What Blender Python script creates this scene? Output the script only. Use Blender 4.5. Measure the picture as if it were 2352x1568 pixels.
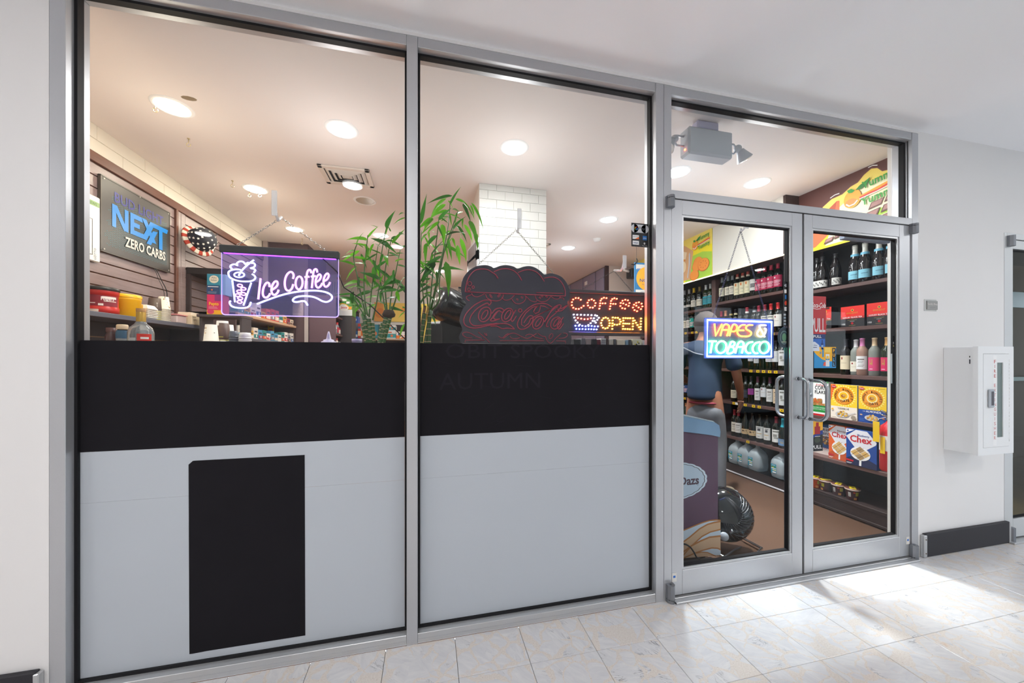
import bpy, bmesh, math, random
from mathutils import Vector, Matrix
SC = bpy.context.scene
COL = SC.collection
for o in list(bpy.data.objects):
    bpy.data.objects.remove(o)
R = random.Random(7)

# ---------------------------------------------------------------- camera
FPX, YAW, CAMD, ZC, YH = 829.0, math.atan2(192, 829), 1.70, 1.305, 820.0
SN, CS = math.sin(YAW), math.cos(YAW)
cam = bpy.data.cameras.new('camera')
cam.sensor_width = 36.0
cam.lens = FPX / 2352 * 36.0
cam.shift_y = (YH - 784) / 2352
cam.clip_start = 0.02
camo = bpy.data.objects.new('camera', cam)
camo.location = (0, -CAMD, ZC)
camo.rotation_euler = (math.pi / 2, 0, -YAW)
COL.objects.link(camo)
SC.camera = camo

# ---------------------------------------------------------------- world, exposure
W = bpy.data.worlds.new('world')
SC.world = W
W.use_nodes = True
wn = W.node_tree.nodes
wb = wn['Background']
tc = wn.new('ShaderNodeTexCoord'); sx = wn.new('ShaderNodeSeparateXYZ'); rp = wn.new('ShaderNodeValToRGB')
W.node_tree.links.new(tc.outputs['Generated'], sx.inputs[0])
W.node_tree.links.new(sx.outputs['Z'], rp.inputs[0])
W.node_tree.links.new(rp.outputs[0], wb.inputs[0])
rp.color_ramp.elements[0].position = 0.0; rp.color_ramp.elements[0].color = (0.85, 0.92, 1.0, 1)
rp.color_ramp.elements[1].position = 0.7; rp.color_ramp.elements[1].color = (0.45, 0.68, 1.0, 1)
WORLD_STRENGTH = 2.9
SHOP_LAMP = 8.0
HALL_LAMP = 13.5
wb.inputs[1].default_value = WORLD_STRENGTH
SC.view_settings.view_transform = 'Standard'
SC.view_settings.look = 'None'
SC.view_settings.exposure = 0.14
SC.view_settings.gamma = 1.0
SC.view_settings.use_curve_mapping = False
SC.cycles.max_bounces = 9
SC.cycles.diffuse_bounces = 5
SC.cycles.glossy_bounces = 4
SC.cycles.transmission_bounces = 5
SC.cycles.transparent_max_bounces = 20
SC.cycles.sample_clamp_indirect = 5.0
SC.cycles.use_denoising = True
SC.cycles.caustics_reflective = False
SC.cycles.caustics_refractive = False

# ---------------------------------------------------------------- pixel -> point on a plane of the world
def ray(px, py):
    u = (px - 1176) / FPX; v = (YH - py) / FPX
    return (SN + CS * u, CS - SN * u, v)
def PY(px, py, Y):
    d = ray(px, py); t = (Y + CAMD) / d[1]
    return Vector((d[0] * t, Y, ZC + d[2] * t))
def PX(px, py, X):
    d = ray(px, py); t = X / d[0]
    return Vector((X, d[1] * t - CAMD, ZC + d[2] * t))
def PZ(px, py, Z):
    d = ray(px, py); t = (Z - ZC) / d[2]
    return Vector((d[0] * t, d[1] * t - CAMD, Z))

# ---------------------------------------------------------------- materials
def lin(h):
    if not isinstance(h, str):
        return tuple(h)
    h = h.lstrip('#')
    o = []
    for i in (0, 2, 4):
        c = int(h[i:i + 2], 16) / 255
        o.append(c / 12.92 if c <= 0.04045 else ((c + 0.055) / 1.055) ** 2.4)
    return tuple(o)
MATS = {}
def mat(col, rough=0.5, metal=0.0, spec=0.5, grain=0.0, gscale=30.0, bump=0.0, coat=0.0, trans=0.0):
    key = (col, rough, metal, spec, grain, gscale, bump, coat, trans)
    if key in MATS:
        return MATS[key]
    m = bpy.data.materials.new('paint')
    m.use_nodes = True
    nt = m.node_tree; b = nt.nodes['Principled BSDF']
    c = lin(col)
    b.inputs['Base Color'].default_value = (*c, 1)
    b.inputs['Roughness'].default_value = rough
    b.inputs['Metallic'].default_value = metal
    b.inputs['Specular IOR Level'].default_value = spec
    b.inputs['Coat Weight'].default_value = coat
    b.inputs['Transmission Weight'].default_value = trans
    if grain or bump:
        t = nt.nodes.new('ShaderNodeTexCoord'); n = nt.nodes.new('ShaderNodeTexNoise')
        n.inputs['Scale'].default_value = gscale; n.inputs['Detail'].default_value = 4
        nt.links.new(t.outputs['Object'], n.inputs['Vector'])
        if grain:
            mx = nt.nodes.new('ShaderNodeMix'); mx.data_type = 'RGBA'
            mx.inputs[6].default_value = (*[x * (1 - grain) for x in c], 1)
            mx.inputs[7].default_value = (*[min(1, x * (1 + grain)) for x in c], 1)
            nt.links.new(n.outputs['Fac'], mx.inputs[0]); nt.links.new(mx.outputs[2], b.inputs['Base Color'])
        if bump:
            bp = nt.nodes.new('ShaderNodeBump'); bp.inputs['Strength'].default_value = bump; bp.inputs['Distance'].default_value = 0.002
            nt.links.new(n.outputs['Fac'], bp.inputs['Height']); nt.links.new(bp.outputs[0], b.inputs['Normal'])
    MATS[key] = m
    return m
def emit(col, s=1.0):
    key = ('e', tuple(lin(col)), s)
    if key in MATS:
        return MATS[key]
    m = bpy.data.materials.new('light')
    m.use_nodes = True
    b = m.node_tree.nodes['Principled BSDF']
    c = lin(col)
    b.inputs['Base Color'].default_value = (*[min(1, x) for x in c], 1)
    b.inputs['Roughness'].default_value = 0.4
    b.inputs['Emission Color'].default_value = (*c, 1)
    b.inputs['Emission Strength'].default_value = s
    MATS[key] = m
    return m
def glassmat(name, tint=(1, 1, 1), f0=0.022, milk=0.0, rough=0.0, milkcol=(0.8, 0.8, 0.8)):
    m = bpy.data.materials.new(name)
    m.use_nodes = True
    nt = m.node_tree; nt.nodes.clear()
    out = nt.nodes.new('ShaderNodeOutputMaterial')
    tr = nt.nodes.new('ShaderNodeBsdfTransparent'); tr.inputs[0].default_value = (*tint, 1)
    gl = nt.nodes.new('ShaderNodeBsdfGlossy'); gl.inputs['Roughness'].default_value = rough
    lw = nt.nodes.new('ShaderNodeLayerWeight'); lw.inputs[0].default_value = 0.5
    pw = nt.nodes.new('ShaderNodeMath'); pw.operation = 'POWER'; pw.inputs[1].default_value = 5
    ma = nt.nodes.new('ShaderNodeMath'); ma.operation = 'MULTIPLY_ADD'; ma.inputs[1].default_value = 0.3; ma.inputs[2].default_value = f0
    mix = nt.nodes.new('ShaderNodeMixShader')
    nt.links.new(lw.outputs['Facing'], pw.inputs[0]); nt.links.new(pw.outputs[0], ma.inputs[0]); nt.links.new(ma.outputs[0], mix.inputs[0])
    src = tr
    if milk:
        df = nt.nodes.new('ShaderNodeBsdfDiffuse'); df.inputs[0].default_value = (*milkcol, 1)
        m2 = nt.nodes.new('ShaderNodeMixShader'); m2.inputs[0].default_value = milk
        nt.links.new(tr.outputs[0], m2.inputs[1]); nt.links.new(df.outputs[0], m2.inputs[2])
        src = m2
    nt.links.new(src.outputs[0], mix.inputs[1]); nt.links.new(gl.outputs[0], mix.inputs[2])
    nt.links.new(mix.outputs[0], out.inputs[0])
    return m

# ---------------------------------------------------------------- mesh builder
TEXTS = {}
def text_mesh(s, shear=0.0, bold=0.0, space=1.0):
    key = (s, shear, bold, space)
    if key not in TEXTS:
        cu = bpy.data.curves.new('t', 'FONT')
        cu.body = s; cu.size = 1.0; cu.shear = shear; cu.offset = bold; cu.resolution_u = 2
        cu.space_character = space
        ob = bpy.data.objects.new('t', cu)
        me = bpy.data.meshes.new_from_object(ob)
        vs = [(v.co.x, v.co.y) for v in me.vertices]
        fs = [tuple(p.vertices) for p in me.polygons]
        bpy.data.objects.remove(ob); bpy.data.meshes.remove(me); bpy.data.curves.remove(cu)
        if vs:
            x0 = min(v[0] for v in vs); x1 = max(v[0] for v in vs); y0 = min(v[1] for v in vs); y1 = max(v[1] for v in vs)
        else:
            x0 = y0 = 0; x1 = y1 = 1
        TEXTS[key] = (vs, fs, x0, x1, y0, y1)
    return TEXTS[key]

class M:
    def __init__(s):
        s.v = []; s.f = []; s.fm = []; s.fs = []; s.mats = []
    def mi(s, m):
        if m not in s.mats:
            s.mats.append(m)
        return s.mats.index(m)
    def add(s, vs, fs, m, smooth=False):
        b = len(s.v); i = s.mi(m)
        s.v += [tuple(v) for v in vs]
        for f in fs:
            s.f.append(tuple(b + k for k in f)); s.fm.append(i); s.fs.append(smooth)
        return s
    def box(s, x0, y0, z0, x1, y1, z1, m, ch=0.0):
        lo = [min(x0, x1), min(y0, y1), min(z0, z1)]; hi = [max(x0, x1), max(y0, y1), max(z0, z1)]
        if ch <= 0:
            vs = [(a, b, c) for a in (lo[0], hi[0]) for b in (lo[1], hi[1]) for c in (lo[2], hi[2])]
            return s.add(vs, [(0, 1, 3, 2), (4, 6, 7, 5), (0, 4, 5, 1), (2, 3, 7, 6), (0, 2, 6, 4), (1, 5, 7, 3)], m)
        ch = min(ch, *[(hi[k] - lo[k]) * 0.45 for k in range(3)])
        vs = []; ix = {}
        for a in (0, 1):
            for b in (0, 1):
                for c in (0, 1):
                    sg = (a, b, c)
                    for ax in range(3):
                        p = []
                        for k in range(3):
                            e = hi[k] if sg[k] else lo[k]
                            if k != ax:
                                e += -ch if sg[k] else ch
                            p.append(e)
                        ix[(sg, ax)] = len(vs); vs.append(p)
        fs = []
        for ax in range(3):
            o = [k for k in range(3) if k != ax]
            for sd in (0, 1):
                q = []
                for (p, r) in ((0, 0), (1, 0), (1, 1), (0, 1)):
                    sg = [0, 0, 0]; sg[ax] = sd; sg[o[0]] = p; sg[o[1]] = r
                    q.append(ix[(tuple(sg), ax)])
                fs.append(q)
            for p in (0, 1):
                for r in (0, 1):
                    s0 = [0, 0, 0]; s0[o[0]] = p; s0[o[1]] = r; s0[ax] = 0
                    s1 = list(s0); s1[ax] = 1
                    fs.append((ix[(tuple(s0), o[0])], ix[(tuple(s1), o[0])], ix[(tuple(s1), o[1])], ix[(tuple(s0), o[1])]))
        for a in (0, 1):
            for b in (0, 1):
                for c in (0, 1):
                    fs.append(tuple(ix[((a, b, c), ax)] for ax in range(3)))
        return s.add(vs, fs, m)
    def lathe(s, prof, m, c=(0, 0, 0), seg=16, sx=1.0, sy=1.0, a0=0.0, a1=2 * math.pi, smooth=True, mtx=None):
        full = abs(a1 - a0 - 2 * math.pi) < 1e-6
        n = seg if full else seg + 1
        vs = []; rings = []
        for (r, z) in prof:
            if r < 1e-7:
                rings.append([len(vs)]); vs.append(Vector((0, 0, z)))
            else:
                rg = []
                for k in range(n):
                    a = a0 + (a1 - a0) * k / seg
                    rg.append(len(vs)); vs.append(Vector((r * math.cos(a) * sx, r * math.sin(a) * sy, z)))
                rings.append(rg)
        fs = []
        for A, B in zip(rings, rings[1:]):
            for k in range(seg):
                k2 = (k + 1) % n if full else k + 1
                if len(A) == 1 and len(B) == 1:
                    continue
                if len(A) == 1:
                    fs.append((A[0], B[k2], B[k]))
                elif len(B) == 1:
                    fs.append((A[k], A[k2], B[0]))
                else:
                    fs.append((A[k], A[k2], B[k2], B[k]))
        c = Vector(c)
        if mtx is not None:
            vs = [mtx @ v + c for v in vs]
        else:
            vs = [v + c for v in vs]
        return s.add(vs, fs, m, smooth)
    def tube(s, path, r, m, seg=8, closed=False, caps=True, smooth=True):
        P = [Vector(p) for p in path]
        n = len(P)
        rr = r if isinstance(r, (list, tuple)) else [r] * n
        T = []
        for i in range(n):
            a = P[(i - 1) % n] if (closed or i > 0) else P[i]
            b = P[(i + 1) % n] if (closed or i < n - 1) else P[i]
            d = b - a
            T.append(d.normalized() if d.length > 1e-9 else Vector((0, 0, 1)))
        up = Vector((0, 0, 1)) if abs(T[0].z) < 0.9 else Vector((0, 1, 0))
        N = (up - T[0] * up.dot(T[0])).normalized()
        vs = []; rings = []
        for i in range(n):
            N = (N - T[i] * N.dot(T[i]))
            N = N.normalized() if N.length > 1e-6 else Vector((1, 0, 0))
            B = T[i].cross(N)
            rg = []
            for k in range(seg):
                a = 2 * math.pi * k / seg
                rg.append(len(vs)); vs.append(P[i] + (N * math.cos(a) + B * math.sin(a)) * rr[i])
            rings.append(rg)
        fs = []
        rng = range(n) if closed else range(n - 1)
        for i in rng:
            A = rings[i]; B2 = rings[(i + 1) % n]
            for k in range(seg):
                fs.append((A[k], A[(k + 1) % seg], B2[(k + 1) % seg], B2[k]))
        if caps and not closed:
            fs.append(tuple(rings[0])); fs.append(tuple(reversed(rings[-1])))
        return s.add(vs, fs, m, smooth)
    def prism(s, pts, off, m):
        P = [Vector(p) for p in pts]; off = Vector(off); n = len(P)
        vs = P + [p + off for p in P]
        fs = [tuple(range(n)), tuple(range(2 * n - 1, n - 1, -1))]
        for k in range(n):
            fs.append((k, (k + 1) % n, n + (k + 1) % n, n + k))
        return s.add(vs, fs, m)
    def ball(s, c, r, m, seg=10, rings=6, sz=1.0):
        pr = [(r * math.sin(math.pi * k / rings), -r * sz * math.cos(math.pi * k / rings)) for k in range(rings + 1)]
        pr[0] = (0, -r * sz); pr[-1] = (0, r * sz)
        return s.lathe(pr, m, c, seg)
    def mesh(s, recalc=True, origin=None):
        me = bpy.data.meshes.new('mesh')
        vs = s.v
        if origin is not None:
            vs = [(a - origin[0], b - origin[1], c - origin[2]) for a, b, c in vs]
        me.from_pydata(vs, [], s.f)
        for m in s.mats:
            me.materials.append(m)
        for p, i, sm in zip(me.polygons, s.fm, s.fs):
            p.material_index = i; p.use_smooth = sm
        if recalc:
            bm = bmesh.new(); bm.from_mesh(me)
            bmesh.ops.recalc_face_normals(bm, faces=bm.faces)
            bm.to_mesh(me); bm.free()
        me.update()
        return me
    def build(s, name, parent=None, label=None, cat=None, group=None, kind=None, recalc=True, origin=None):
        og = origin
        if parent is not None:
            og = Vector((0, 0, 0)); p = parent
            while p is not None:
                og += p.location; p = p.parent
        me = s.mesh(recalc, og)
        me.name = name
        o = bpy.data.objects.new(name, me)
        COL.objects.link(o)
        if parent is not None:
            o.parent = parent
        elif origin is not None:
            o.location = origin
        return tag(o, label, cat, group, kind)

def tag(o, label=None, cat=None, group=None, kind=None):
    if label: o['label'] = label
    if cat: o['category'] = cat
    if group: o['group'] = group
    if kind: o['kind'] = kind
    return o
def thing(name, loc, label=None, cat=None, group=None, kind=None):
    o = bpy.data.objects.new(name, None)
    o.empty_display_size = 0.05
    COL.objects.link(o)
    o.location = loc
    return tag(o, label, cat, group, kind)
def struct(name, loc=(0, 0, 0)):
    return thing(name, loc, kind='structure')
def inst(me, name, parent, loc=(0, 0, 0), rot=(0, 0, 0), scale=(1, 1, 1), label=None):
    o = bpy.data.objects.new(name, me)
    COL.objects.link(o)
    o.parent = parent; o.location = loc; o.rotation_euler = rot; o.scale = scale
    if label: o['label'] = label
    return o

# flat print on a plane: O origin, U and V axes (metres), N outward normal
class Print:
    def __init__(s, O, U, V, N, lift=0.0006, step=0.00025):
        s.O = Vector(O); s.U = Vector(U); s.V = Vector(V); s.N = Vector(N).normalized()
        s.h = lift; s.step = step; s.m = M()
    def p(s, u, v):
        return s.O + s.U * u + s.V * v + s.N * s.h
    def poly(s, pts, m):
        s.m.add([s.p(u, v) for u, v in pts], [tuple(range(len(pts)))], m); s.h += s.step; return s
    def rect(s, u0, v0, u1, v1, m):
        return s.poly([(u0, v0), (u1, v0), (u1, v1), (u0, v1)], m)
    def disc(s, u, v, r, m, ry=None, n=24, a0=0, a1=2 * math.pi):
        ry = r if ry is None else ry
        full = abs(a1 - a0 - 2 * math.pi) < 1e-6
        k = n if full else n + 1
        return s.poly([(u + r * math.cos(a0 + (a1 - a0) * i / n), v + ry * math.sin(a0 + (a1 - a0) * i / n)) for i in range(k)], m)
    def line(s, pts, w, m, closed=False):
        n = len(pts); P = [Vector(p) for p in pts]; L = []; Rr = []
        for i in range(n):
            a = P[(i - 1) % n] if (closed or i > 0) else P[i]
            b = P[(i + 1) % n] if (closed or i < n - 1) else P[i]
            d = (b - a)
            d = d.normalized() if d.length > 1e-9 else Vector((1, 0))
            q = Vector((-d.y, d.x)) * w / 2
            L.append(P[i] + q); Rr.append(P[i] - q)
        vs = [s.p(*q) for q in L] + [s.p(*q) for q in Rr]
        fs = [(i, (i + 1) % n, n + (i + 1) % n, n + i) for i in (range(n) if closed else range(n - 1))]
        s.m.add(vs, fs, m); s.h += s.step; return s
    def star(s, u, v, r, m, rot=0.0, inner=0.42, n=5):
        pts = []
        for k in range(2 * n):
            a = math.pi / 2 + rot + math.pi * k / n
            q = r if k % 2 == 0 else r * inner
            pts.append((u + q * math.cos(a), v + q * math.sin(a)))
        return s.poly(pts, m)
    def text(s, t, u, v, h, m, w=None, align='c', shear=0.0, bold=0.0, rot=0.0, space=1.0):
        """capital height h; squeezed to width w if given"""
        vs, fs, x0, x1, y0, y1 = text_mesh(t, shear, bold, space)
        sc = h / 0.70
        sw = sc if w is None else w / max(1e-6, x1 - x0)
        wd = (x1 - x0) * sw
        ox = -x0 * sw + {'l': 0, 'c': -wd / 2, 'r': -wd}[align]
        c, sn = math.cos(rot), math.sin(rot)
        pv = []
        for a, b in vs:
            a = a * sw + ox; b = b * sc
            pv.append(s.p(u + a * c - b * sn, v + a * sn + b * c))
        s.m.add(pv, fs, m); s.h += s.step; return s
    def arc_text(s, t, u, v, r, h, m, a_mid=math.pi / 2, spread=1.0, flip=False, bold=0.0):
        n = len(t)
        for i, ch in enumerate(t):
            if ch == ' ': continue
            q = (i - (n - 1) / 2) / max(1, n - 1) * spread
            a = a_mid - q if not flip else a_mid + q
            rot = a - math.pi / 2 if not flip else a + math.pi / 2
            s.text(ch, u + r * math.cos(a), v + r * math.sin(a), h, m, rot=rot, bold=bold); s.h -= s.step
        s.h += s.step
        return s
    def lines(s, u0, u1, v0, v1, n, m, thick=0.35):
        dv = (v1 - v0) / n
        rr = random.Random(n * 13 + int(abs(u0) * 1000))
        for k in range(n):
            e = u1 - (u1 - u0) * rr.random() * 0.35
            s.rect(u0, v1 - dv * (k + 1) + dv * (1 - thick) / 2, e, v1 - dv * (k + 1) + dv * (1 + thick) / 2, m); s.h -= s.step
        s.h += s.step
        return s
    def build(s, name, parent, label=None):
        return s.m.build(name, parent, label, recalc=False)
def smooth_path(pts, n=4, closed=False):
    """Catmull-Rom through the points"""
    P = [Vector(p) for p in pts]; N = len(P); out = []
    if N < 3: return P
    for i in (range(N) if closed else range(N - 1)):
        p1 = P[i]; p2 = P[(i + 1) % N]
        p0 = P[(i - 1) % N] if (closed or i > 0) else p1
        p3 = P[(i + 2) % N] if (closed or i < N - 2) else p2
        for k in range(n):
            t = k / n
            out.append(0.5 * ((2 * p1) + (p2 - p0) * t + (2 * p0 - 5 * p1 + 4 * p2 - p3) * t * t + (3 * p1 - p0 - 3 * p2 + p3) * t ** 3))
    if not closed: out.append(P[-1])
    return out
# ---------------------------------------------------------------- shared materials
def nodes_mat(name):
    m = bpy.data.materials.new(name); m.use_nodes = True
    return m, m.node_tree, m.node_tree.nodes['Principled BSDF']
def mk(nt, t, **kw):
    n = nt.nodes.new(t)
    for k, v in kw.items():
        if hasattr(n, k): setattr(n, k, v)
        else: n.inputs[k.replace('_', ' ')].default_value = v
    return n
def mixc(nt, fac, a, b):
    x = nt.nodes.new('ShaderNodeMix'); x.data_type = 'RGBA'
    for i, v in ((0, fac), (6, a), (7, b)):
        if isinstance(v, (tuple, list)): x.inputs[i].default_value = (*v, 1) if len(v) == 3 else v
        elif isinstance(v, (int, float)): x.inputs[i].default_value = v
        else: nt.links.new(v, x.inputs[i])
    return x.outputs[2]
def ramp(nt, src, p0, p1, inv=False):
    r = nt.nodes.new('ShaderNodeMapRange'); r.clamp = True
    r.inputs[1].default_value = p0; r.inputs[2].default_value = p1
    r.inputs[3].default_value = 1 if inv else 0; r.inputs[4].default_value = 0 if inv else 1
    nt.links.new(src, r.inputs[0]); return r.outputs[0]

def marble():
    m, nt, b = nodes_mat('marble_agglomerate')
    L = nt.links.new
    geo = mk(nt, 'ShaderNodeNewGeometry'); oi = mk(nt, 'ShaderNodeObjectInfo')
    ml = mk(nt, 'ShaderNodeVectorMath', operation='MULTIPLY_ADD')
    L(oi.outputs['Random'], ml.inputs[0]); ml.inputs[1].default_value = (17, 31, 9); L(geo.outputs['Position'], ml.inputs[2])
    nz = mk(nt, 'ShaderNodeTexNoise', Scale=9.0, Detail=3.0); L(ml.outputs[0], nz.inputs['Vector'])
    d = mk(nt, 'ShaderNodeVectorMath', operation='MULTIPLY_ADD')
    L(nz.outputs['Color'], d.inputs[0]); d.inputs[1].default_value = (0.11, 0.11, 0.0); L(ml.outputs[0], d.inputs[2])
    fl = mk(nt, 'ShaderNodeVectorMath', operation='MULTIPLY'); L(d.outputs[0], fl.inputs[0]); fl.inputs[1].default_value = (1, 1, 0.0)
    vo = mk(nt, 'ShaderNodeTexVoronoi', feature='DISTANCE_TO_EDGE', Scale=10.5); L(fl.outputs[0], vo.inputs['Vector'])
    vc = mk(nt, 'ShaderNodeTexVoronoi', feature='F1', Scale=10.5); L(fl.outputs[0], vc.inputs['Vector'])
    sep = mk(nt, 'ShaderNodeSeparateColor'); L(vc.outputs['Color'], sep.inputs[0])
    lump = mk(nt, 'ShaderNodeTexNoise', Scale=7.0, Detail=2.0); L(ml.outputs[0], lump.inputs['Vector'])
    thr = mk(nt, 'ShaderNodeMath', operation='MULTIPLY_ADD'); L(lump.outputs['Fac'], thr.inputs[0]); thr.inputs[1].default_value = 0.30; thr.inputs[2].default_value = -0.10
    df = mk(nt, 'ShaderNodeMath', operation='SUBTRACT'); L(vo.outputs['Distance'], df.inputs[0]); L(thr.outputs[0], df.inputs[1])
    chunk = ramp(nt, df.outputs[0], -0.005, 0.02)
    # veins: stretched ridged noise, its direction set per chunk
    rot = mk(nt, 'ShaderNodeVectorRotate', rotation_type='Z_AXIS'); L(ml.outputs[0], rot.inputs['Vector'])
    an = mk(nt, 'ShaderNodeMath', operation='MULTIPLY_ADD'); L(sep.outputs[0], an.inputs[0]); an.inputs[1].default_value = 1.6; an.inputs[2].default_value = -0.2; L(an.outputs[0], rot.inputs['Angle'])
    st = mk(nt, 'ShaderNodeVectorMath', operation='MULTIPLY'); L(rot.outputs[0], st.inputs[0]); st.inputs[1].default_value = (9, 34, 1)
    vn = mk(nt, 'ShaderNodeTexNoise', Scale=1.0, Detail=6.0, Roughness=0.62, Distortion=1.2); L(st.outputs[0], vn.inputs['Vector'])
    ab = mk(nt, 'ShaderNodeMath', operation='SUBTRACT'); L(vn.outputs['Fac'], ab.inputs[0]); ab.inputs[1].default_value = 0.5
    ab2 = mk(nt, 'ShaderNodeMath', operation='ABSOLUTE'); L(ab.outputs[0], ab2.inputs[0])
    vein = ramp(nt, ab2.outputs[0], 0.0, 0.03, True)
    dens = ramp(nt, sep.outputs[1], 0.35, 1.0)
    patch = mk(nt, 'ShaderNodeTexNoise', Scale=14.0, Detail=2.0); L(ml.outputs[0], patch.inputs['Vector'])
    pm = ramp(nt, patch.outputs['Fac'], 0.5, 0.68)
    v1 = mk(nt, 'ShaderNodeMath', operation='MULTIPLY'); L(vein, v1.inputs[0]); L(dens, v1.inputs[1])
    v2 = mk(nt, 'ShaderNodeMath', operation='MULTIPLY'); L(v1.outputs[0], v2.inputs[0]); L(pm, v2.inputs[1])
    cloud = ramp(nt, vn.outputs['Fac'], 0.3, 0.75)
    cc = mixc(nt, cloud, lin('e6e5e5'), lin('d3d3d7'))
    cc = mixc(nt, v2.outputs[0], cc, lin('5c5c66'))
    sp = mk(nt, 'ShaderNodeTexNoise', Scale=170.0, Detail=2.0); L(geo.outputs['Position'], sp.inputs['Vector'])
    bc = mixc(nt, ramp(nt, sp.outputs['Fac'], 0.35, 0.65), lin('dcd3cb'), lin('e6dfd8'))
    bc = mixc(nt, ramp(nt, sp.outputs['Fac'], 0.30, 0.24), bc, lin('a89182'))
    stn = mk(nt, 'ShaderNodeTexNoise', Scale=4.0, Detail=5.0, Roughness=0.7); L(ml.outputs[0], stn.inputs['Vector'])
    rust = ramp(nt, stn.outputs['Fac'], 0.66, 0.72)
    col = mixc(nt, chunk, bc, cc)
    rf = mk(nt, 'ShaderNodeMath', operation='MULTIPLY'); L(rust, rf.inputs[0]); rf.inputs[1].default_value = 0.35
    col = mixc(nt, rf.outputs[0], col, lin('d9a878'))
    L(col, b.inputs['Base Color'])
    b.inputs['Roughness'].default_value = 0.16; b.inputs['Specular IOR Level'].default_value = 0.4
    return m
def wood(name, c0, c1, dark, scale=(14, 1.1, 14), rough=0.45, axis=None, spec=0.4):
    m, nt, b = nodes_mat(name)
    L = nt.links.new
    geo = mk(nt, 'ShaderNodeNewGeometry'); oi = mk(nt, 'ShaderNodeObjectInfo')
    ml = mk(nt, 'ShaderNodeVectorMath', operation='MULTIPLY_ADD')
    L(oi.outputs['Random'], ml.inputs[0]); ml.inputs[1].default_value = (13, 29, 7); L(geo.outputs['Position'], ml.inputs[2])
    st = mk(nt, 'ShaderNodeVectorMath', operation='MULTIPLY'); L(ml.outputs[0], st.inputs[0]); st.inputs[1].default_value = scale
    n1 = mk(nt, 'ShaderNodeTexNoise', Scale=1.6, Detail=7.0, Roughness=0.65, Distortion=0.8); L(st.outputs[0], n1.inputs['Vector'])
    n2 = mk(nt, 'ShaderNodeTexNoise', Scale=6.0, Detail=4.0, Roughness=0.7); L(st.outputs[0], n2.inputs['Vector'])
    c = mixc(nt, ramp(nt, n1.outputs['Fac'], 0.3, 0.7), lin(c0), lin(c1))
    k = mk(nt, 'ShaderNodeMath', operation='MULTIPLY'); L(ramp(nt, n2.outputs['Fac'], 0.52, 0.72), k.inputs[0]); k.inputs[1].default_value = 0.75
    c = mixc(nt, k.outputs[0], c, lin(dark))
    L(c, b.inputs['Base Color']); b.inputs['Roughness'].default_value = rough; b.inputs['Specular IOR Level'].default_value = spec
    return m
MARBLE = marble()
PLANK = wood('oak_plank', 'e8953f', 'c9772c', '7d4318', (16, 1.3, 16), 0.38)
DARKWOOD = wood('dark_laminate', '3a2b28', '2b2020', '1c1515', (30, 2.0, 30), 0.5)
SHELFEDGE = wood('shelf_laminate', '6a4d48', '57403d', '3c2b29', (40, 2.0, 40), 0.45)
BLACKPANEL = mat('1d1b1e', 0.6, grain=0.25, gscale=40)
ALU = mat('bfc1c5', 0.38, 0.55, 0.5, grain=0.03, gscale=200)
ALU2 = mat('c6c8ca', 0.33, 0.55)
STEEL = mat('b4b8bd', 0.25, 1.0)
BRONZE = mat('83868c', 0.4, 0.5)
GASKET = mat('17171a', 0.55, 0, 0.3)
CHALK = mat('1e1d21', 0.85, 0, 0.12, grain=0.12, gscale=6)
FROST = mat('bcc3cb', 0.6, 0, 0.25, grain=0.025, gscale=2.5)
WHITEWALL = mat('ebeaea', 0.9, 0, 0.2, grain=0.01, gscale=3)
HALLCEIL = mat('f8f9fc', 0.92, 0, 0.2)
SHOPCEIL = mat('e9e2df', 0.92, 0, 0.2, grain=0.02, gscale=5)
PLASTER = mat('e6e2dc', 0.85, 0, 0.2)
WHITE = mat('f2f2f2', 0.5)
BLACK = mat('141416', 0.4)
GLASS = glassmat('window_glass', (0.99, 1.0, 0.995), 0.015)
DOORGLASS = glassmat('door_glass', (0.96, 0.985, 0.985), 0.013)
ACRYL = glassmat('clear_acrylic', (0.97, 0.97, 1.0), 0.05)
H = 2.78          # ceilings

# ---------------------------------------------------------------- hall floor of stone tiles
fl = struct('floor', (0, 0, 0))
M().box(-4.3, -4.6, -0.06, 9.5, 0.001, -0.012, mat('8f7f70', 0.9)).build('bedding', fl)
TX0, TW, TY0, TL = 0.12, 0.305, -0.22, 0.264
tm = {}
for k in range(-14, 31):
    for j in range(0, 17):
        x0 = TX0 + TW * k; y1 = TY0 - TL * (j - 1) if j > 0 else 0.0
        y0 = TY0 - TL * j
        if j == 0: y1 = 0.0
        key = (round(y1 - y0, 4), (k * 7 + j * 3) % 3)
        if key not in tm:
            t = M(); dz = (0.0, 0.0004, -0.0003)[key[1]]
            t.box(0.0009, 0.0009, -0.03, TW - 0.0009, y1 - y0 - 0.0009, dz, MARBLE, 0.0014)
            tm[key] = t.mesh()
        inst(tm[key], 'tile', fl, (x0, y0, 0))
# ---------------------------------------------------------------- hall walls and ceiling
M().box(-4.3, -4.6, H, 9.5, 0.0, H + 0.1, HALLCEIL).build('ceiling', kind='structure')
M().box(-4.3, 0.0, 0, -1.378, 0.14, H, WHITEWALL).build('wall_left', kind='structure')
M().box(3.116, 0.0, 0, 3.962, 0.14, H, WHITEWALL).build('wall_right', kind='structure')
M().box(3.962, 0.0, 2.185, 9.5, 0.14, H, WHITEWALL).build('wall_right', kind='structure')
M().box(-1.378, -0.002, 2.765, 3.116, 0.14, H + 0.0, WHITEWALL).build('wall_front', kind='structure')
M().box(5.3, 0.0, 0, 9.5, 0.14, 2.185, WHITEWALL).build('wall_right', kind='structure')
M().box(-4.4, -4.6, 0, -4.3, 0.14, H, WHITEWALL).build('wall_left', kind='structure')
M().box(9.5, -4.6, 0, 9.6, 0.14, H, WHITEWALL).build('wall_right', kind='structure')
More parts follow.
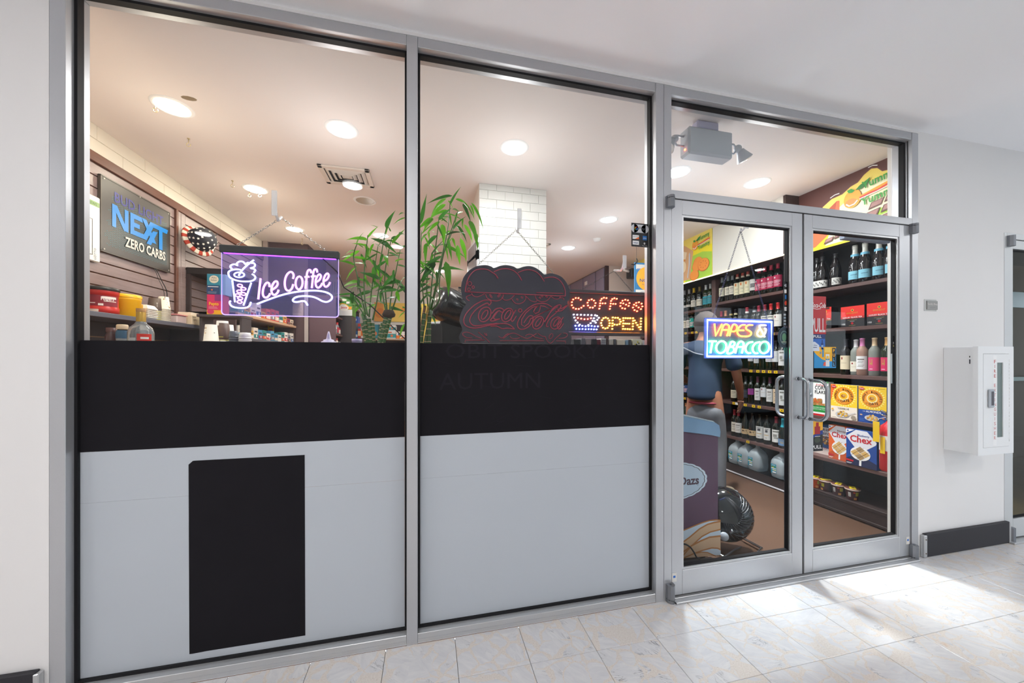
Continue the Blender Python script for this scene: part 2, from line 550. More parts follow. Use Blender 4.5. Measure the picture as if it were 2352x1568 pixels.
M().box(-4.3, -4.7, 0, 4.2, -4.6, H, WHITEWALL).build('wall_back', kind='structure')
M().box(4.2, -4.7, 2.35, 9.5, -4.6, H, WHITEWALL).build('wall_back', kind='structure')
# the glazed far side of the hall, beyond the right end of the picture (seen in the door's reflections)
wb_ = struct('window_5', (6.9, -4.65, 0))
TEAL = mat('2c3a40', 0.4, 0.3)
for i in range(6):
    x = 4.2 + 1.06 * i
    M().box(x - 0.04, -4.69, 0, x + 0.04, -4.60, 2.35, TEAL).build('mullion', wb_)
M().box(4.2, -4.69, 1.95, 9.5, -4.60, 2.03, TEAL).build('transom', wb_)
M().box(4.2, -4.69, 0, 9.5, -4.60, 0.12, TEAL).build('sill', wb_)
M().box(4.2, -4.65, 0.12, 9.5, -4.645, 2.35, GLASS).build('pane', wb_)
M().box(2.0, -14, -0.08, 14, -4.72, -0.02, mat('8d8f88', 0.9)).build('pavement', kind='structure')
hd = M(); HG = mat('3f6b2c', 0.8, grain=0.5, gscale=12)
for i in range(40):
    hd.ball((4 + 0.25 * i, -8 + 0.3 * math.sin(i * 1.7), 0.6 + 0.25 * math.sin(i * 2.3)), 0.62, HG, 7, 5)
hd.build('hedge', label='clipped green hedge outside the hall windows', cat='hedge', kind='stuff')

def baseboard(name, x0, x1, ends):
    b = struct(name, ((x0 + x1) / 2, 0, 0))
    M().box(x0 + 0.02, -0.022, 0.004, x1 - 0.012, 0, 0.152, mat('2b2a30', 0.55, 0, 0.4, grain=0.1, gscale=60), 0.003).build('skirting_board', b)
    if 'l' in ends: M().box(x0 + 0.0, -0.024, 0.003, x0 + 0.026, -0.001, 0.146, ALU2, 0.003).build('end_cap', b, 'bright metal end cap')
    if 'r' in ends: M().box(x1 - 0.018, -0.024, 0.003, x1, -0.001, 0.146, ALU2, 0.003).build('end_cap', b, 'bright metal end cap')
    for z in (0.03, 0.12):
        if 'l' in ends: M().lathe([(0, -0.002), (0.004, -0.002), (0.004, 0.002), (0, 0.003)], mat('6a5a4a', 0.4, 0.8), (x0 + 0.012, -0.0245, z), 8, mtx=Matrix.Rotation(math.pi / 2, 3, 'X')).build('screw', b)
baseboard('baseboard_right', 3.135, 3.985, 'lr')
baseboard('baseboard_left', -4.0, -1.39, 'r')

# ---------------------------------------------------------------- storefront frame
D0, D1 = 0.0, 0.102       # front and back of the frame
GZ0, GZ1 = 0.034, 0.062   # gasket
def ring(m, x0, z0, x1, z1, w, y0, y1, mt):
    m.box(x0, y0, z0, x0 + w, y1, z1, mt); m.box(x1 - w, y0, z0, x1, y1, z1, mt)
    m.box(x0 + w, y0, z0, x1 - w, y1, z0 + w, mt); m.box(x0 + w, y0, z1 - w, x1 - w, y1, z1, mt)
def pane(w, x0, z0, x1, z1, g=0.0125, gm=None):
    r = M(); ring(r, x0 - 0.002, z0 - 0.002, x1 + 0.002, z1 + 0.002, g, GZ0, GZ1, GASKET); r.build('gasket', w)
    M().box(x0 + 0.003, 0.047, z0 + 0.003, x1 - 0.003, 0.051, z1 - 0.003, gm or GLASS).build('glass_pane', w)
HB, HT, SB = 2.719, 2.765, 0.045
w1 = struct('window_1', (-0.71, 0.05, 0))
M().box(-1.378, D0, 0, -1.329, D1, HT, ALU, 0.0015).build('jamb', w1)
M().box(-1.329, D0, HB, -0.096, D1, HT, ALU, 0.0015).build('header', w1)
s_ = M(); s_.box(-1.329, D0, 0, -0.096, D1, SB, ALU2, 0.0015); s_.box(-1.329, -0.0012, 0.019, -0.096, 0, 0.021, ALU); s_.build('sill', w1)
pane(w1, -1.329, SB, -0.096, HB)
w2 = struct('window_2', (0.56, 0.05, 0))
M().box(-0.048, D0, HB, 1.179, D1, HT, ALU, 0.0015).build('header', w2)
s_ = M(); s_.box(-0.048, D0, 0, 1.179, D1, SB, ALU2, 0.0015); s_.box(-0.048, -0.0012, 0.019, 1.179, 0, 0.021, ALU); s_.build('sill', w2)
pane(w2, -0.048, SB, 1.179, HB)
# films on the outside of the glass
FY0, FY1 = 0.0455, 0.0468
for w, x0, x1 in ((w1, -1.3195, -0.1075), (w2, -0.0395, 1.1695)):
    M().box(x0, FY0, 0.935, x1, FY1, 1.371, CHALK).build('chalkboard_film', w, 'matte black chalkboard film across the glass')
    for za, zb in ((0.054, 0.735), (0.7356, 0.9345)):
        M().box(x0, FY0, za, x1, FY1, zb, FROST).build('frosted_film', w, 'pale grey frosted film over the lower glass')
bp_ = [(-0.96, 0.864), (-0.945, 0.878), (-0.9385, 0.8785), (-0.528, 0.877), (-0.5255, 0.087), (-0.9, 0.0865), (-0.945, 0.0845), (-0.957, 0.085)]
M().prism([(a, 0.0442, b) for a, b in bp_], (0, 0.0012, 0), CHALK).build('film_patch', w1, 'upright black rectangle of film with a cut corner')
g = Print((0, 0.0455, 0), (1, 0, 0), (0, 0, 1), (0, -1, 0), 0.0003)
GH = mat('28262c', 0.9, 0, 0.1)
gr_ = random.Random(3)
for (t, x, z, h) in (('OBIT SPOOKY', 0.48, 1.30, 0.07), ('AUTUMN', 0.30, 1.15, 0.08)):
    g.text(t, x, z, h, GH, w=0.8 if len(t) > 8 else 0.5)
for i in range(26):
    x = gr_.uniform(-0.02, 1.1); z = gr_.uniform(0.96, 1.34); a = gr_.uniform(-0.6, 0.6); l = gr_.uniform(0.02, 0.09)
    g.line([(x, z), (x + l * math.cos(a), z + l * math.sin(a))], 0.002, GH)
g.build('chalk_ghosting', w2, 'faint rubbed out chalk writing')
t1 = struct('trim_1', (-0.072, 0, 0)); M().box(-0.096, -0.003, 0, -0.048, D1, HT - 0.001, ALU, 0.0015).build('mullion', t1)
t2 = struct('trim_2', (1.226, 0, 0))
M().box(1.179, -0.003, 0, 1.2262, D1, HT - 0.001, ALU, 0.0012).build('mullion', t2)
M().box(1.2278, -0.003, 0, 1.2735, D1, HT - 0.001, ALU, 0.0012).build('mullion', t2)
M().box(1.226, 0.004, 0, 1.228, D1, HT - 0.003, GASKET).build('joint', t2)
t3 = struct('trim_3', (3.09, 0, 0))
M().box(3.061, -0.003, 0, 3.116, D1, HT - 0.001, ALU, 0.0015).build('jamb', t3)
M().box(3.0585, 0.018, 2.205, 3.0615, 0.022, HB, GASKET).build('joint', t3)
t4 = struct('trim_4', (2.17, 0, 2.18))
M().box(1.2735, -0.003, 2.1625, 3.061, D1, 2.205, ALU, 0.0015).build('transom_bar', t4)
w3 = struct('window_3', (2.17, 0.05, 2.2))
M().box(1.2735, D0, HB, 3.061, D1, HT, ALU, 0.0015).build('header', w3)
pane(w3, 1.2735, 2.205, 3.061, HB)
th = struct('trim_5', (2.17, 0, 0))
for k in range(5):
    M().box(1.2735, -0.045 + 0.032 * k, 0, 3.061, -0.045 + 0.032 * (k + 1) - 0.003, 0.011 + 0.0015 * min(k, 4 - k), ALU2, 0.002).build('threshold_strip', th)
M().box(1.2735, -0.044, 0, 3.061, 0.115, 0.008, STEEL).build('threshold', th)

# ---------------------------------------------------------------- the pair of glass doors
def door(name, x0, x1, hinge):
    d = struct(name, ((x0 + x1) / 2, 0.02, 0))
    y0, y1 = -0.001, 0.044
    zt, zb, rt, rb = 2.157, 0.019, 2.078, 0.150
    lw, rw = (0.067, 0.077) if hinge == 'l' else (0.063, 0.093)
    M().box(x0, y0, zb, x0 + lw, y1, zt, ALU, 0.002).build('stile', d)
    M().box(x1 - rw, y0, zb, x1, y1, zt, ALU, 0.002).build('stile', d)
    M().box(x0 + lw, y0, rt, x1 - rw, y1, zt, ALU, 0.002).build('rail', d)
    M().box(x0 + lw, y0, zb, x1 - rw, y1, rb, ALU, 0.002).build('rail', d)
    a0, a1 = x0 + lw, x1 - rw
    st = M(); ring(st, a0, rb, a1, rt, 0.011, 0.004, 0.040, ALU2); st.build('glazing_bead', d)
    gk = M(); ring(gk, a0 + 0.008, rb + 0.008, a1 - 0.008, rt - 0.008, 0.0095, 0.012, 0.034, GASKET); gk.build('gasket', d)
    M().box(a0 + 0.012, 0.020, rb + 0.012, a1 - 0.012, 0.024, rt - 0.012, DOORGLASS).build('glass_pane', d)
    hx = x0 - 0.02 if hinge == 'l' else x1 + 0.012
    for zc, hh, nm in ((2.135, 0.062, 'top'), (0.047, 0.094, 'bottom')):
        pv = M(); cx = hx + (0.004 if hinge == 'l' else 0.0)
        z0, z1 = zc - hh / 2, zc + hh / 2
        pr = [(-0.021, 0.0), (-0.021, -0.018), (-0.012, -0.031), (0.0, -0.036), (0.012, -0.031), (0.021, -0.018), (0.021, 0.0)]
        cut = z1 - 0.014 if nm == 'top' else z0 + 0.018
        for za, zz in ((z0, cut - 0.0012), (cut + 0.0012, z1)):
            pv.prism([(cx + a, b - 0.002, za) for a, b in pr], (0, 0, zz - za), BRONZE)
        pv.lathe([(0, 0), (0.007, 0), (0.006, 0.0012), (0, 0.0012)], mat('5d5f64', 0.4, 0.7), (cx, -0.016, z1), 12)
        pv.box(cx - 0.018, -0.028, cut - 0.002, cx + 0.018, -0.002, cut + 0.002, GASKET)
        pv.build('pivot_hinge', d, 'grey rounded pivot hinge')
    lx = x0 + 0.018 if hinge == 'l' else x1 - 0.018
    M().box(lx - 0.016, -0.0022, 0.095, lx + 0.012, -0.0005, 0.142, mat('d9d6d0', 0.6)).build('sticker', d, 'pale sticker with a blue mark')
    M().box(lx - 0.009, -0.0028, 0.116, lx + 0.005, -0.002, 0.128, mat('2f6cc0', 0.5)).build('sticker', d, 'small blue sticker')
    return d
d1 = door('door_1', 1.2755, 2.165, 'l')
d2 = door('door_2', 2.178, 3.044, 'r')
M().box(2.1655, 0.008, 0.02, 2.1775, 0.036, 2.157, GASKET).build('meeting_seal', d1)
def pull(d, x, yout, z0, z1, sgn, nm='pull_handle'):
    m = M(); r = 0.0098
    pts = [(x, 0.0 if sgn < 0 else 0.044, z1), (x, sgn * yout * 0.55 + (0.044 if sgn > 0 else 0), z1)]
    yo = sgn * yout + (0.044 if sgn > 0 else 0)
    for k in range(1, 7):
        a = math.pi / 2 * k / 6; rr = yout * 0.45
        pts.append((x, yo - sgn * rr + sgn * rr * math.sin(a), z1 - rr + rr * math.cos(a)))
    low = [(p[0], p[1], z0 + z1 - p[2]) for p in reversed(pts)]
    m.tube(pts + low, r, STEEL, 12)
    m.build(nm, d)
    for z in (z0, z1):
        q = 0.0 if sgn < 0 else 0.044
        M().lathe([(0, 0), (0.0135, 0), (0.0135, 0.004), (0, 0.004)], STEEL, (x, q, z), 14, mtx=Matrix.Rotation(math.pi / 2 * (1 if sgn < 0 else -1), 3, 'X')).build('handle_rose', d)
pull(d1, 2.128, 0.062, 0.950, 1.178, -1)
pull(d1, 2.128, 0.085, 0.945, 1.185, 1)
pull(d2, 2.210, 0.105, 0.938, 1.168, -1)
pull(d2, 2.210, 0.07, 0.940, 1.172, 1)
lk = M(); lk.lathe([(0, 0), (0.0155, 0), (0.0155, 0.012), (0.013, 0.015), (0, 0.015)], STEEL, (2.2085, -0.001, 1.080), 18, mtx=Matrix.Rotation(math.pi / 2, 3, 'X'))
lk.box(2.2075, -0.0172, 1.072, 2.2098, -0.0155, 1.083, BLACK)
lk.build('lock_cylinder', d2, 'round steel key cylinder')

# ---------------------------------------------------------------- the next door along the hall, cut by the picture's edge
d3 = struct('door_3', (4.6, 0.03, 0))
DF = mat('d3d6d8', 0.45, 0.3)
M().box(3.962, -0.003, 0, 3.992, D1, 2.185, DF, 0.0015).build('jamb', d3)
M().box(3.992, -0.003, 2.145, 5.3, D1, 2.185, DF, 0.0015).build('header', d3)
M().box(3.994, 0.0, 0.02, 4.058, 0.044, 2.14, DF, 0.002).build('stile', d3)
M().box(4.058, 0.0, 2.078, 5.3, 0.044, 2.14, DF, 0.002).build('rail', d3)
M().box(4.058, 0.0, 0.02, 5.3, 0.044, 0.15, DF, 0.002).build('rail', d3)
r_ = M(); ring(r_, 4.056, 0.148, 5.3, 2.08, 0.010, 0.012, 0.034, GASKET); r_.build('gasket', d3)
M().box(4.06, 0.020, 0.152, 5.3, 0.024, 2.076, DOORGLASS).build('glass_pane', d3)
for zc, hh in ((2.125, 0.075), (0.055, 0.10)):
    M().prism([(4.005 + a, b, zc - hh / 2) for a, b in [(-0.021, 0), (-0.021, -0.018), (-0.012, -0.031), (0, -0.036), (0.012, -0.031), (0.021, -0.018), (0.021, 0)]], (0, 0, hh), BRONZE).build('pivot_hinge', d3, 'grey rounded pivot hinge')
M().box(3.97, -0.045, 0, 5.3, 0.115, 0.012, ALU2, 0.002).build('threshold', d3)
rm = struct('wall_right', (4.6, 1.2, 0))
BRN = mat('8d7c66', 0.8, grain=0.12, gscale=20); BRD = mat('6f6150', 0.8)
M().box(3.9, 1.4, 0, 12, 1.5, H, BRN).build('panelling', rm)
M().box(3.9, 0.15, -0.05, 12, 1.5, -0.002, mat('77643c', 0.8, grain=0.2, gscale=8)).build('flooring', rm)
M().box(3.9, 0.15, 2.5, 12, 1.5, 2.6, BRD).build('soffit', rm)
AQ = mat('a9d8d0', 0.5)
M().box(4.4, 1.37, 0.1, 4.9, 1.4, 1.72, mat('7b6c58', 0.7)).build('panel', rm)
M().box(4.86, 1.36, 0.1, 4.90, 1.375, 1.8, AQ).build('trim_strip', rm)
M().box(4.2, 1.36, 1.0, 9.0, 1.375, 1.05, AQ).build('trim_strip', rm)
M().box(4.3, 1.38, 1.95, 9.0, 1.4, 2.15, mat('9fd0d8', 0.3)).build('clerestory_pane', rm)
# ---------------------------------------------------------------- shop: floor, ceiling, walls
LX, RX, BY = -2.06, 3.80, 6.0
sf = struct('floor', (1.0, 3.0, 0))
M().box(LX - 0.1, 0.10, -0.08, RX + 0.1, BY + 0.1, -0.012, mat('4a2f1c', 0.9)).build('subfloor', sf)
pm_ = {}
rr = random.Random(5)
xw = 0.178
for k in range(0, 14):
    x0 = 1.15 + xw * k
    y = 0.104 - rr.random() * 0.9
    while y < 4.2:
        y2 = y + rr.choice((0.9, 1.2, 1.2)); a, b = max(y, 0.104), min(y2, 4.2)
        if b - a > 0.03:
            key = round(b - a, 2)
            if key not in pm_:
                pm_[key] = M().box(0.0006, 0.0006, -0.014, xw - 0.0006, key - 0.0012, 0.0, PLANK, 0.0012).mesh()
            inst(pm_[key], 'plank', sf, (x0, a, 0))
        y = y2
M().box(LX, 0.104, -0.014, 1.15, BY, 0.0, PLANK).build('flooring', sf)
M().box(3.642, 0.104, -0.014, RX, BY, 0.0, PLANK).build('flooring', sf)
M().box(1.15, 4.2, -0.014, 3.642, BY, 0.0, PLANK).build('flooring', sf)
M().box(LX - 0.2, 0.102, H, RX + 0.2, BY + 0.2, H + 0.1, SHOPCEIL).build('ceiling', kind='structure')

wl = struct('wall_left', (LX, 3.0, 0))
M().box(LX - 0.12, 0.10, 0, LX - 0.008, BY, H, PLASTER).build('wall_core', wl)
M().box(LX - 0.3, 0.102, 0, -1.378, 0.14, H, PLASTER).build('wall_return', wl)
BLK = mat('e9e2d4', 0.7, 0, 0.3)
bk = M().box(0.0015, 0.0, 0.0015, 0.014, 0.3975, 0.0912, BLK, 0.002).mesh()
for r in range(2):
    y = 0.14 - 0.2 * r
    while y < BY - 0.05:
        inst(bk, 'block', wl, (-0.012, y - 3.0, 2.596 + 0.0925 * r)); y += 0.4
WSTRIP = wood('header_board', '7a5142', '5f3d31', '3d2620', (30, 1.5, 30), 0.4)
SLAT = wood('slatwall_board', '94807f', '857374', '6d5c5d', (26, 1.2, 26), 0.35, spec=0.5)
M().box(LX, 0.14, 2.531, LX + 0.025, BY, 2.594, WSTRIP, 0.003).build('header_board', wl)
GRV = mat('a0683a', 0.6)
M().box(LX - 0.006, 0.14, 1.28, LX - 0.001, BY, 2.531, GRV).build('groove_backing', wl, 'orange brown groove backing')
NS = 16; PITCH = 0.0765
for (ya, yb) in ((0.14, 1.835), (1.975, 3.5), ):
    sm_ = M().box(0, 0.0, 0.0, 0.014, yb - ya, PITCH - 0.0075, SLAT, 0.0015).mesh()
    for k in range(NS):
        inst(sm_, 'slat', wl, (0.0, ya - 3.0, 2.526 - PITCH * (k + 1) + 0.004))
M().box(LX - 0.001, 1.835, 1.28, LX + 0.03, 1.862, 2.53, WSTRIP, 0.002).build('post', wl)
M().box(LX - 0.001, 1.862, 1.28, LX + 0.016, 1.915, 2.53, SLAT, 0.002).build('panel', wl)
M().box(LX - 0.001, 1.918, 1.28, LX + 0.016, 1.972, 2.53, SLAT, 0.002).build('panel', wl)

M().box(LX - 0.1, BY, 0, RX + 0.1, BY + 0.12, H, PLASTER).build('wall_back', kind='structure')
M().box(RX, 0.10, 0, RX + 0.12, BY, H, PLASTER).build('wall_right', kind='structure')
M().box(3.116, 0.14, 0, RX + 0.1, 0.16, H, PLASTER).build('wall_right', kind='structure')
# purple-brown partition behind the iced coffee sign and the wall that runs on from it
PURP = mat('4d3a40', 0.6, grain=0.08, gscale=10); PURP2 = mat('574852', 0.6, grain=0.08, gscale=10)
pt = struct('wall_middle', (-1.8, 3.5, 0))
M().box(LX, 3.5, 0, -1.535, 3.54, H, PURP).build('panel', pt)
M().box(-2.045, 3.470, 1.2, -1.995, 3.5, H, mat('a99a96', 0.6)).build('post', pt)
M().box(-1.56, 3.54, 0, -1.535, 4.36, H, PURP2).build('panel', pt)
M().box(-1.575, 3.492, 0.9, -1.53, 3.5, 2.3, mat('c9c4c6', 0.3, 0.5)).build('edge_strip', pt)
# tiled pillar in the middle of the shop
pl = struct('wall_middle', (0.7175, 1.65, 0))
M().box(0.418, 1.351, 0, 1.017, 1.95, H, mat('d8cdc2', 0.7)).build('pillar_core', pl)
TILE = mat('d2d2ce', 0.12, 0, 0.6); GROUT = mat('e6e5e0', 0.8)
M().box(0.419, 1.346, 0, 1.016, 1.351, H, GROUT).build('grout', pl, 'white grout between the tiles')
tw_, thh = 0.1498, 0.0762
tms = {}
zz = H
row = 0
while zz > 0.9:
    z0 = zz - (thh if row else 0.052)
    xs = [0.418]; x = 0.418 + (tw_ / 2 if row % 2 else tw_)
    while x < 1.016: xs.append(x); x += tw_
    xs.append(1.017)
    for a, b in zip(xs, xs[1:]):
        key = (round(b - a, 3), round(zz - z0, 3))
        if b - a < 0.01: continue
        if key not in tms:
            tms[key] = M().box(0.0012, -0.006, 0.0012, b - a - 0.0012, 0.004, zz - z0 - 0.0012, TILE, 0.0016).mesh()
        inst(tms[key], 'tile', pl, (a - 0.7175, 1.346 - 1.65, z0))
    zz = z0; row += 1
# the purple wall and the beige wall far right
fr = struct('wall_middle', (2.9, 4.0, 0))
LAV = mat('8b829a', 0.5, grain=0.06, gscale=8)
M().box(2.80, 3.66, 0, 2.84, 5.9, H, PURP).build('wall_core', fr)
for a, b in ((3.70, 3.98), (4.02, 4.5), (4.53, 5.1), (5.13, 5.9)):
    M().box(2.785, a, 0.8, 2.80, b, 2.765, LAV, 0.002).build('panel', fr)
M().box(2.78, 3.625, 0, 2.84, 3.66, H, mat('3a2226', 0.6)).build('post', fr)
M().box(2.84, 3.62, 0, RX, 3.70, H, mat('d3c4bb', 0.8)).build('wall_face', fr)
# ---------------------------------------------------------------- ceiling lights
def ortho(n):
    return ('first', 'second', 'third', 'fourth', 'fifth', 'sixth', 'seventh', 'eighth', 'ninth', 'tenth', 'eleventh', 'twelfth', 'thirteenth', 'fourteenth', 'fifteenth', 'sixteenth')[n]
LM = {}
def downlight(x, y, label, col=(1, 0.96, 0.9), s=12.0, lamp=0.0, r=0.088, z=H, grp='recessed ceiling lights', drop=0.75, beam=3.0):
    t = thing('ceiling_light', (x, y, z), label, 'ceiling light', grp)
    k = ('ring', r)
    if k not in LM:
        LM[k] = M().lathe([(r * 0.93, 0.0), (r * 0.95, -0.006), (r * 1.12, -0.004), (r * 1.16, 0.0)], WHITE, seg=28).mesh()
        LM[('lens', r)] = [(0, -0.016), (r * 0.5, -0.0145), (r * 0.8, -0.010), (r * 0.95, -0.001)]
    inst(LM[k], 'trim_ring', t)
    M().lathe(LM[('lens', r)], emit(col, s), (x, y, z), 28).build('lens', t, 'glowing lens')
    if lamp:
        l = bpy.data.lights.new('lamp', 'AREA'); l.energy = lamp; l.color = col; l.shape = 'DISK'; l.size = r * 1.7
        lo = bpy.data.objects.new('lamp', l); COL.objects.link(lo); lo.location = (x, y, z - 0.019)
        if drop:
            l = bpy.data.lights.new('ceiling_fill', 'POINT'); l.energy = lamp * drop; l.color = col; l.shadow_soft_size = 0.11  # unseen point light added well below the lens to brighten the ceiling
            lo = bpy.data.objects.new('ceiling_fill', l); COL.objects.link(lo); lo.location = (x, y, z - 0.5)
            l = bpy.data.lights.new('beam', 'SPOT'); l.energy = lamp * beam; l.color = col; l.shadow_soft_size = 0.07; l.spot_size = math.radians(66); l.spot_blend = 1.0
            lo = bpy.data.objects.new('beam', l); COL.objects.link(lo); lo.location = (x, y, z - 0.03)
    return t
WARM = (1.0, 0.90, 0.72); NEUT = (1.0, 0.985, 0.97); COOL = (0.86, 0.93, 1.0)
LS = SHOP_LAMP
downlight(-1.469, 0.823, 'warm round ceiling light nearest the left window frame', WARM, 9, LS * 0.8)
downlight(-0.547, 0.827, 'bright round ceiling light above the air vent', NEUT, 14, LS)
downlight(0.589, 0.773, 'bright round ceiling light in front of the tiled pillar', NEUT, 14, LS)
downlight(-1.478, 1.894, 'warm round ceiling light above the flag cap, with hooks below it', WARM, 9, LS * 0.8)
downlight(-1.501, 2.917, 'warm round ceiling light beside the hanging chain of the iced coffee sign', WARM, 9, LS * 0.8)
downlight(-0.56, 2.918, 'white round ceiling light partly behind the bamboo leaves', NEUT, 12, LS)
downlight(1.883, 1.836, 'cool white round ceiling light left of the payment sticker', COOL, 5, LS, beam=44.0)
downlight(1.838, 2.875, 'smaller cool white ceiling light beyond the tiled pillar', COOL, 5, LS, beam=44.0)
downlight(2.712, 0.81, 'bright round ceiling light right of the emergency light box', NEUT, 14, LS, beam=44.0)
downlight(1.934, 0.805, 'bright round ceiling light below the emergency light box', COOL, 12, LS, beam=44.0)
downlight(0.2, 4.6, 'far white ceiling light low behind the tall bamboo', NEUT, 12, LS)
# the hall's own lamps, above and behind the camera
for i, (x, y) in enumerate([(-0.63, -1.50), (-3.6, -1.9), (3.0, -2.15), (5.6, -1.5), (-0.4, -3.2), (-2.6, -3.2), (5.4, -3.2), (7.6, -2.4)]):
    downlight(x, y, 'round ceiling light in the hall, ' + ortho(i) + ' of the hall lights', (1, 0.98, 0.96), 10, HALL_LAMP, 0.085, H, 'hall ceiling lights', 0)

# unlit can
t = thing('ceiling_light', (-0.584, 1.932, H), 'unlit recessed can light in the ceiling below the vent', 'ceiling light')
M().lathe([(0.078, 0.0), (0.08, -0.005), (0.098, -0.004), (0.102, 0.0)], WHITE, (-0.584, 1.932, H), 28).build('trim_ring', t)
M().lathe([(0.0785, -0.002), (0.07, -0.0035), (0, -0.0036)], mat('b6ab98', 0.4), (-0.584, 1.932, H), 28).build('reflector', t, 'dull beige reflector')
# detector discs
for (x, y, r, lb) in ((2.05, 2.45, 0.045, 'flat round smoke detector on the ceiling below the payment sticker'),):
    M().lathe([(0, -0.03), (r * 0.7, -0.03), (r, -0.018), (r * 1.1, 0)], WHITE, (x, y, H), 18).build('smoke_detector', label=lb, cat='smoke detector', origin=(x, y, H))

# square air vent
def vent(x0, y0, x1, y1, label, nr=4):
    cx, cy = (x0 + x1) / 2, (y0 + y1) / 2
    t = thing('air_vent', (cx, cy, H), label, 'air vent')
    w = (x1 - x0) / 2; d = (y1 - y0) / 2
    M().box(x0 + 0.02, y0 + 0.02, H - 0.004, x1 - 0.02, y1 - 0.02, H - 0.001, mat('2a2a2c', 0.8)).build('duct', t, 'dark opening of the duct')
    f = M()
    for a, b, c, e in ((x0, y0, x1, y0 + 0.035), (x0, y1 - 0.035, x1, y1), (x0, y0, x0 + 0.035, y1), (x1 - 0.035, y0, x1, y1)):
        f.box(a, b, H - 0.016, c, e, H - 0.001, mat('ddd2c8', 0.5), 0.003)
    f.build('vent_frame', t)
    for k in range(nr):
        q = 0.78 - 0.2 * k
        l = M(); a, b = w * q, d * q; i = 0.68
        z0, z1 = H - 0.016, H - 0.004
        A = [(-a, -b, z1), (a, -b, z1), (a, b, z1), (-a, b, z1)]; B = [(-a + 0.022, -b + 0.022, z0), (a - 0.022, -b + 0.022, z0), (a - 0.022, b - 0.022, z0), (-a + 0.022, b - 0.022, z0)]
        vs = [(cx + p[0], cy + p[1], p[2]) for p in A + B] + [(cx + p[0] + (0.004 if p[0] < 0 else -0.004), cy + p[1] + (0.004 if p[1] < 0 else -0.004), p[2] - 0.001) for p in A + B]
        fs = []
        for s in range(4):
            n = (s + 1) % 4
            fs += [(s, n, 4 + n, 4 + s), (8 + s, 12 + s, 12 + n, 8 + n), (s, 8 + s, 8 + n, n), (4 + s, 4 + n, 12 + n, 12 + s)]
        l.add(vs, fs, mat('d8d4ce', 0.45)); l.build('louver', t)
    M().box(cx - w * 0.2, cy - d * 0.2, H - 0.012, cx + w * 0.2, cy + d * 0.2, H - 0.008, mat('d8d4ce', 0.45)).build('centre_plate', t)
vent(-0.83, 1.31, -0.455, 1.61, 'square louvred ceiling air vent below the bright round light')
vent(1.02, 2.75, 1.55, 3.15, 'ceiling air vent half hidden behind the tiled pillar', 3)

# hooks screwed into the ceiling
def hook(px, py, label, r=0.016, drop=0.045):
    p = PZ(px, py, H)
    m = M(); z = H
    pts = [(p.x, p.y, z), (p.x, p.y, z - drop)]
    for k in range(11):
        a = math.pi / 2 + 2 * math.pi * 0.82 * k / 10
        pts.append((p.x + r * math.cos(a), p.y, z - drop - r + r * math.sin(a)))
    m.tube(pts, 0.0022, mat('c9b98f', 0.35, 0.5), 6)
    m.lathe([(0, -0.003), (0.008, -0.003), (0.009, 0)], mat('c9b98f', 0.35, 0.5), (p.x, p.y, z), 8)
    m.build('ceiling_hook', label=label, cat='hook', origin=(p.x, p.y, z))
for (x, y, l, dr) in ((357, 228, 'brass ceiling hook at the edge of the warm light', 0.05), (433, 318, 'small ceiling hook between the two warm lights', 0.03), (534, 415, 'small ceiling hook left of the far warm light', 0.03),
                 (573, 440, 'small ceiling hook under the far warm light, left one', 0.025), (597, 440, 'small ceiling hook under the far warm light, right one', 0.025), (694, 548, 'thin ceiling hook above the black bar of the iced coffee sign', 0.05)):
    hook(x, y, l, 0.012, dr)
p = PZ(434, 226, H)
M().lathe([(0, -0.002), (0.022, -0.002), (0.03, 0)], mat('8a7a62', 0.8), (p.x, p.y, H), 9, sx=1.3, sy=0.7).build('ceiling_scar', label='brown chipped spot on the ceiling beside the warm light', cat='mark', origin=(p.x, p.y, H))

# emergency light unit
EX, EY = 1.71, 0.22
t = thing('emergency_light', (EX, EY, 2.6), 'grey emergency light box with two lamp heads hung under the ceiling', 'emergency light')
EG = mat('c3c8d0', 0.5)
a = PY(1583, 278, 0.2); b = PY(1685, 369, 0.2)
x0, x1, z0, z1 = a.x, b.x, b.z + 0.012, a.z - 0.02
M().box(x0, 0.2, z0, x1, 0.29, z1, EG, 0.012).build('housing', t)
M().box(x0 + 0.075, 0.215, z1, x1 - 0.09, 0.275, H, mat('c4c4dc', 0.5), 0.01).build('mounting_plate', t)
M().ball((x0 - 0.001, 0.235, z0 + 0.035), 0.006, emit((8, 0.6, 0.2), 2.0), 8, 5).build('indicator', t, 'red indicator lamp')
def lamp_head(sx, cx, cz):
    br = M()
    for dz in (0.03, -0.03):
        br.tube([(cx, 0.25, cz + dz), (cx + sx * 0.05, 0.25, cz + dz), (cx + sx * 0.065, 0.25, cz + dz * 0.4)], 0.006, EG, 8)
    br.build('bracket', t)
    hx = cx + sx * 0.072
    h = M(); h.ball((hx, 0.24, cz), 0.024, EG, 12, 8)
    mt = Matrix.Rotation(-sx * math.radians(35), 3, 'Y') @ Matrix.Rotation(math.pi, 3, 'X')
    h.lathe([(0, -0.01), (0.02, -0.006), (0.03, 0.02), (0.048, 0.062)], EG, (hx + sx * 0.02, 0.24, cz - 0.012), 16, mtx=mt)
    h.build('lamp_head', t)
    M().lathe([(0.047, 0.0615), (0.035, 0.068), (0, 0.071)], mat('f4f4f4', 0.2), (hx + sx * 0.02, 0.24, cz - 0.012), 16, mtx=mt).build('lens', t, 'white lens')
lamp_head(-1, x0, z1 - 0.075)
lamp_head(1, x1, z1 - 0.075)
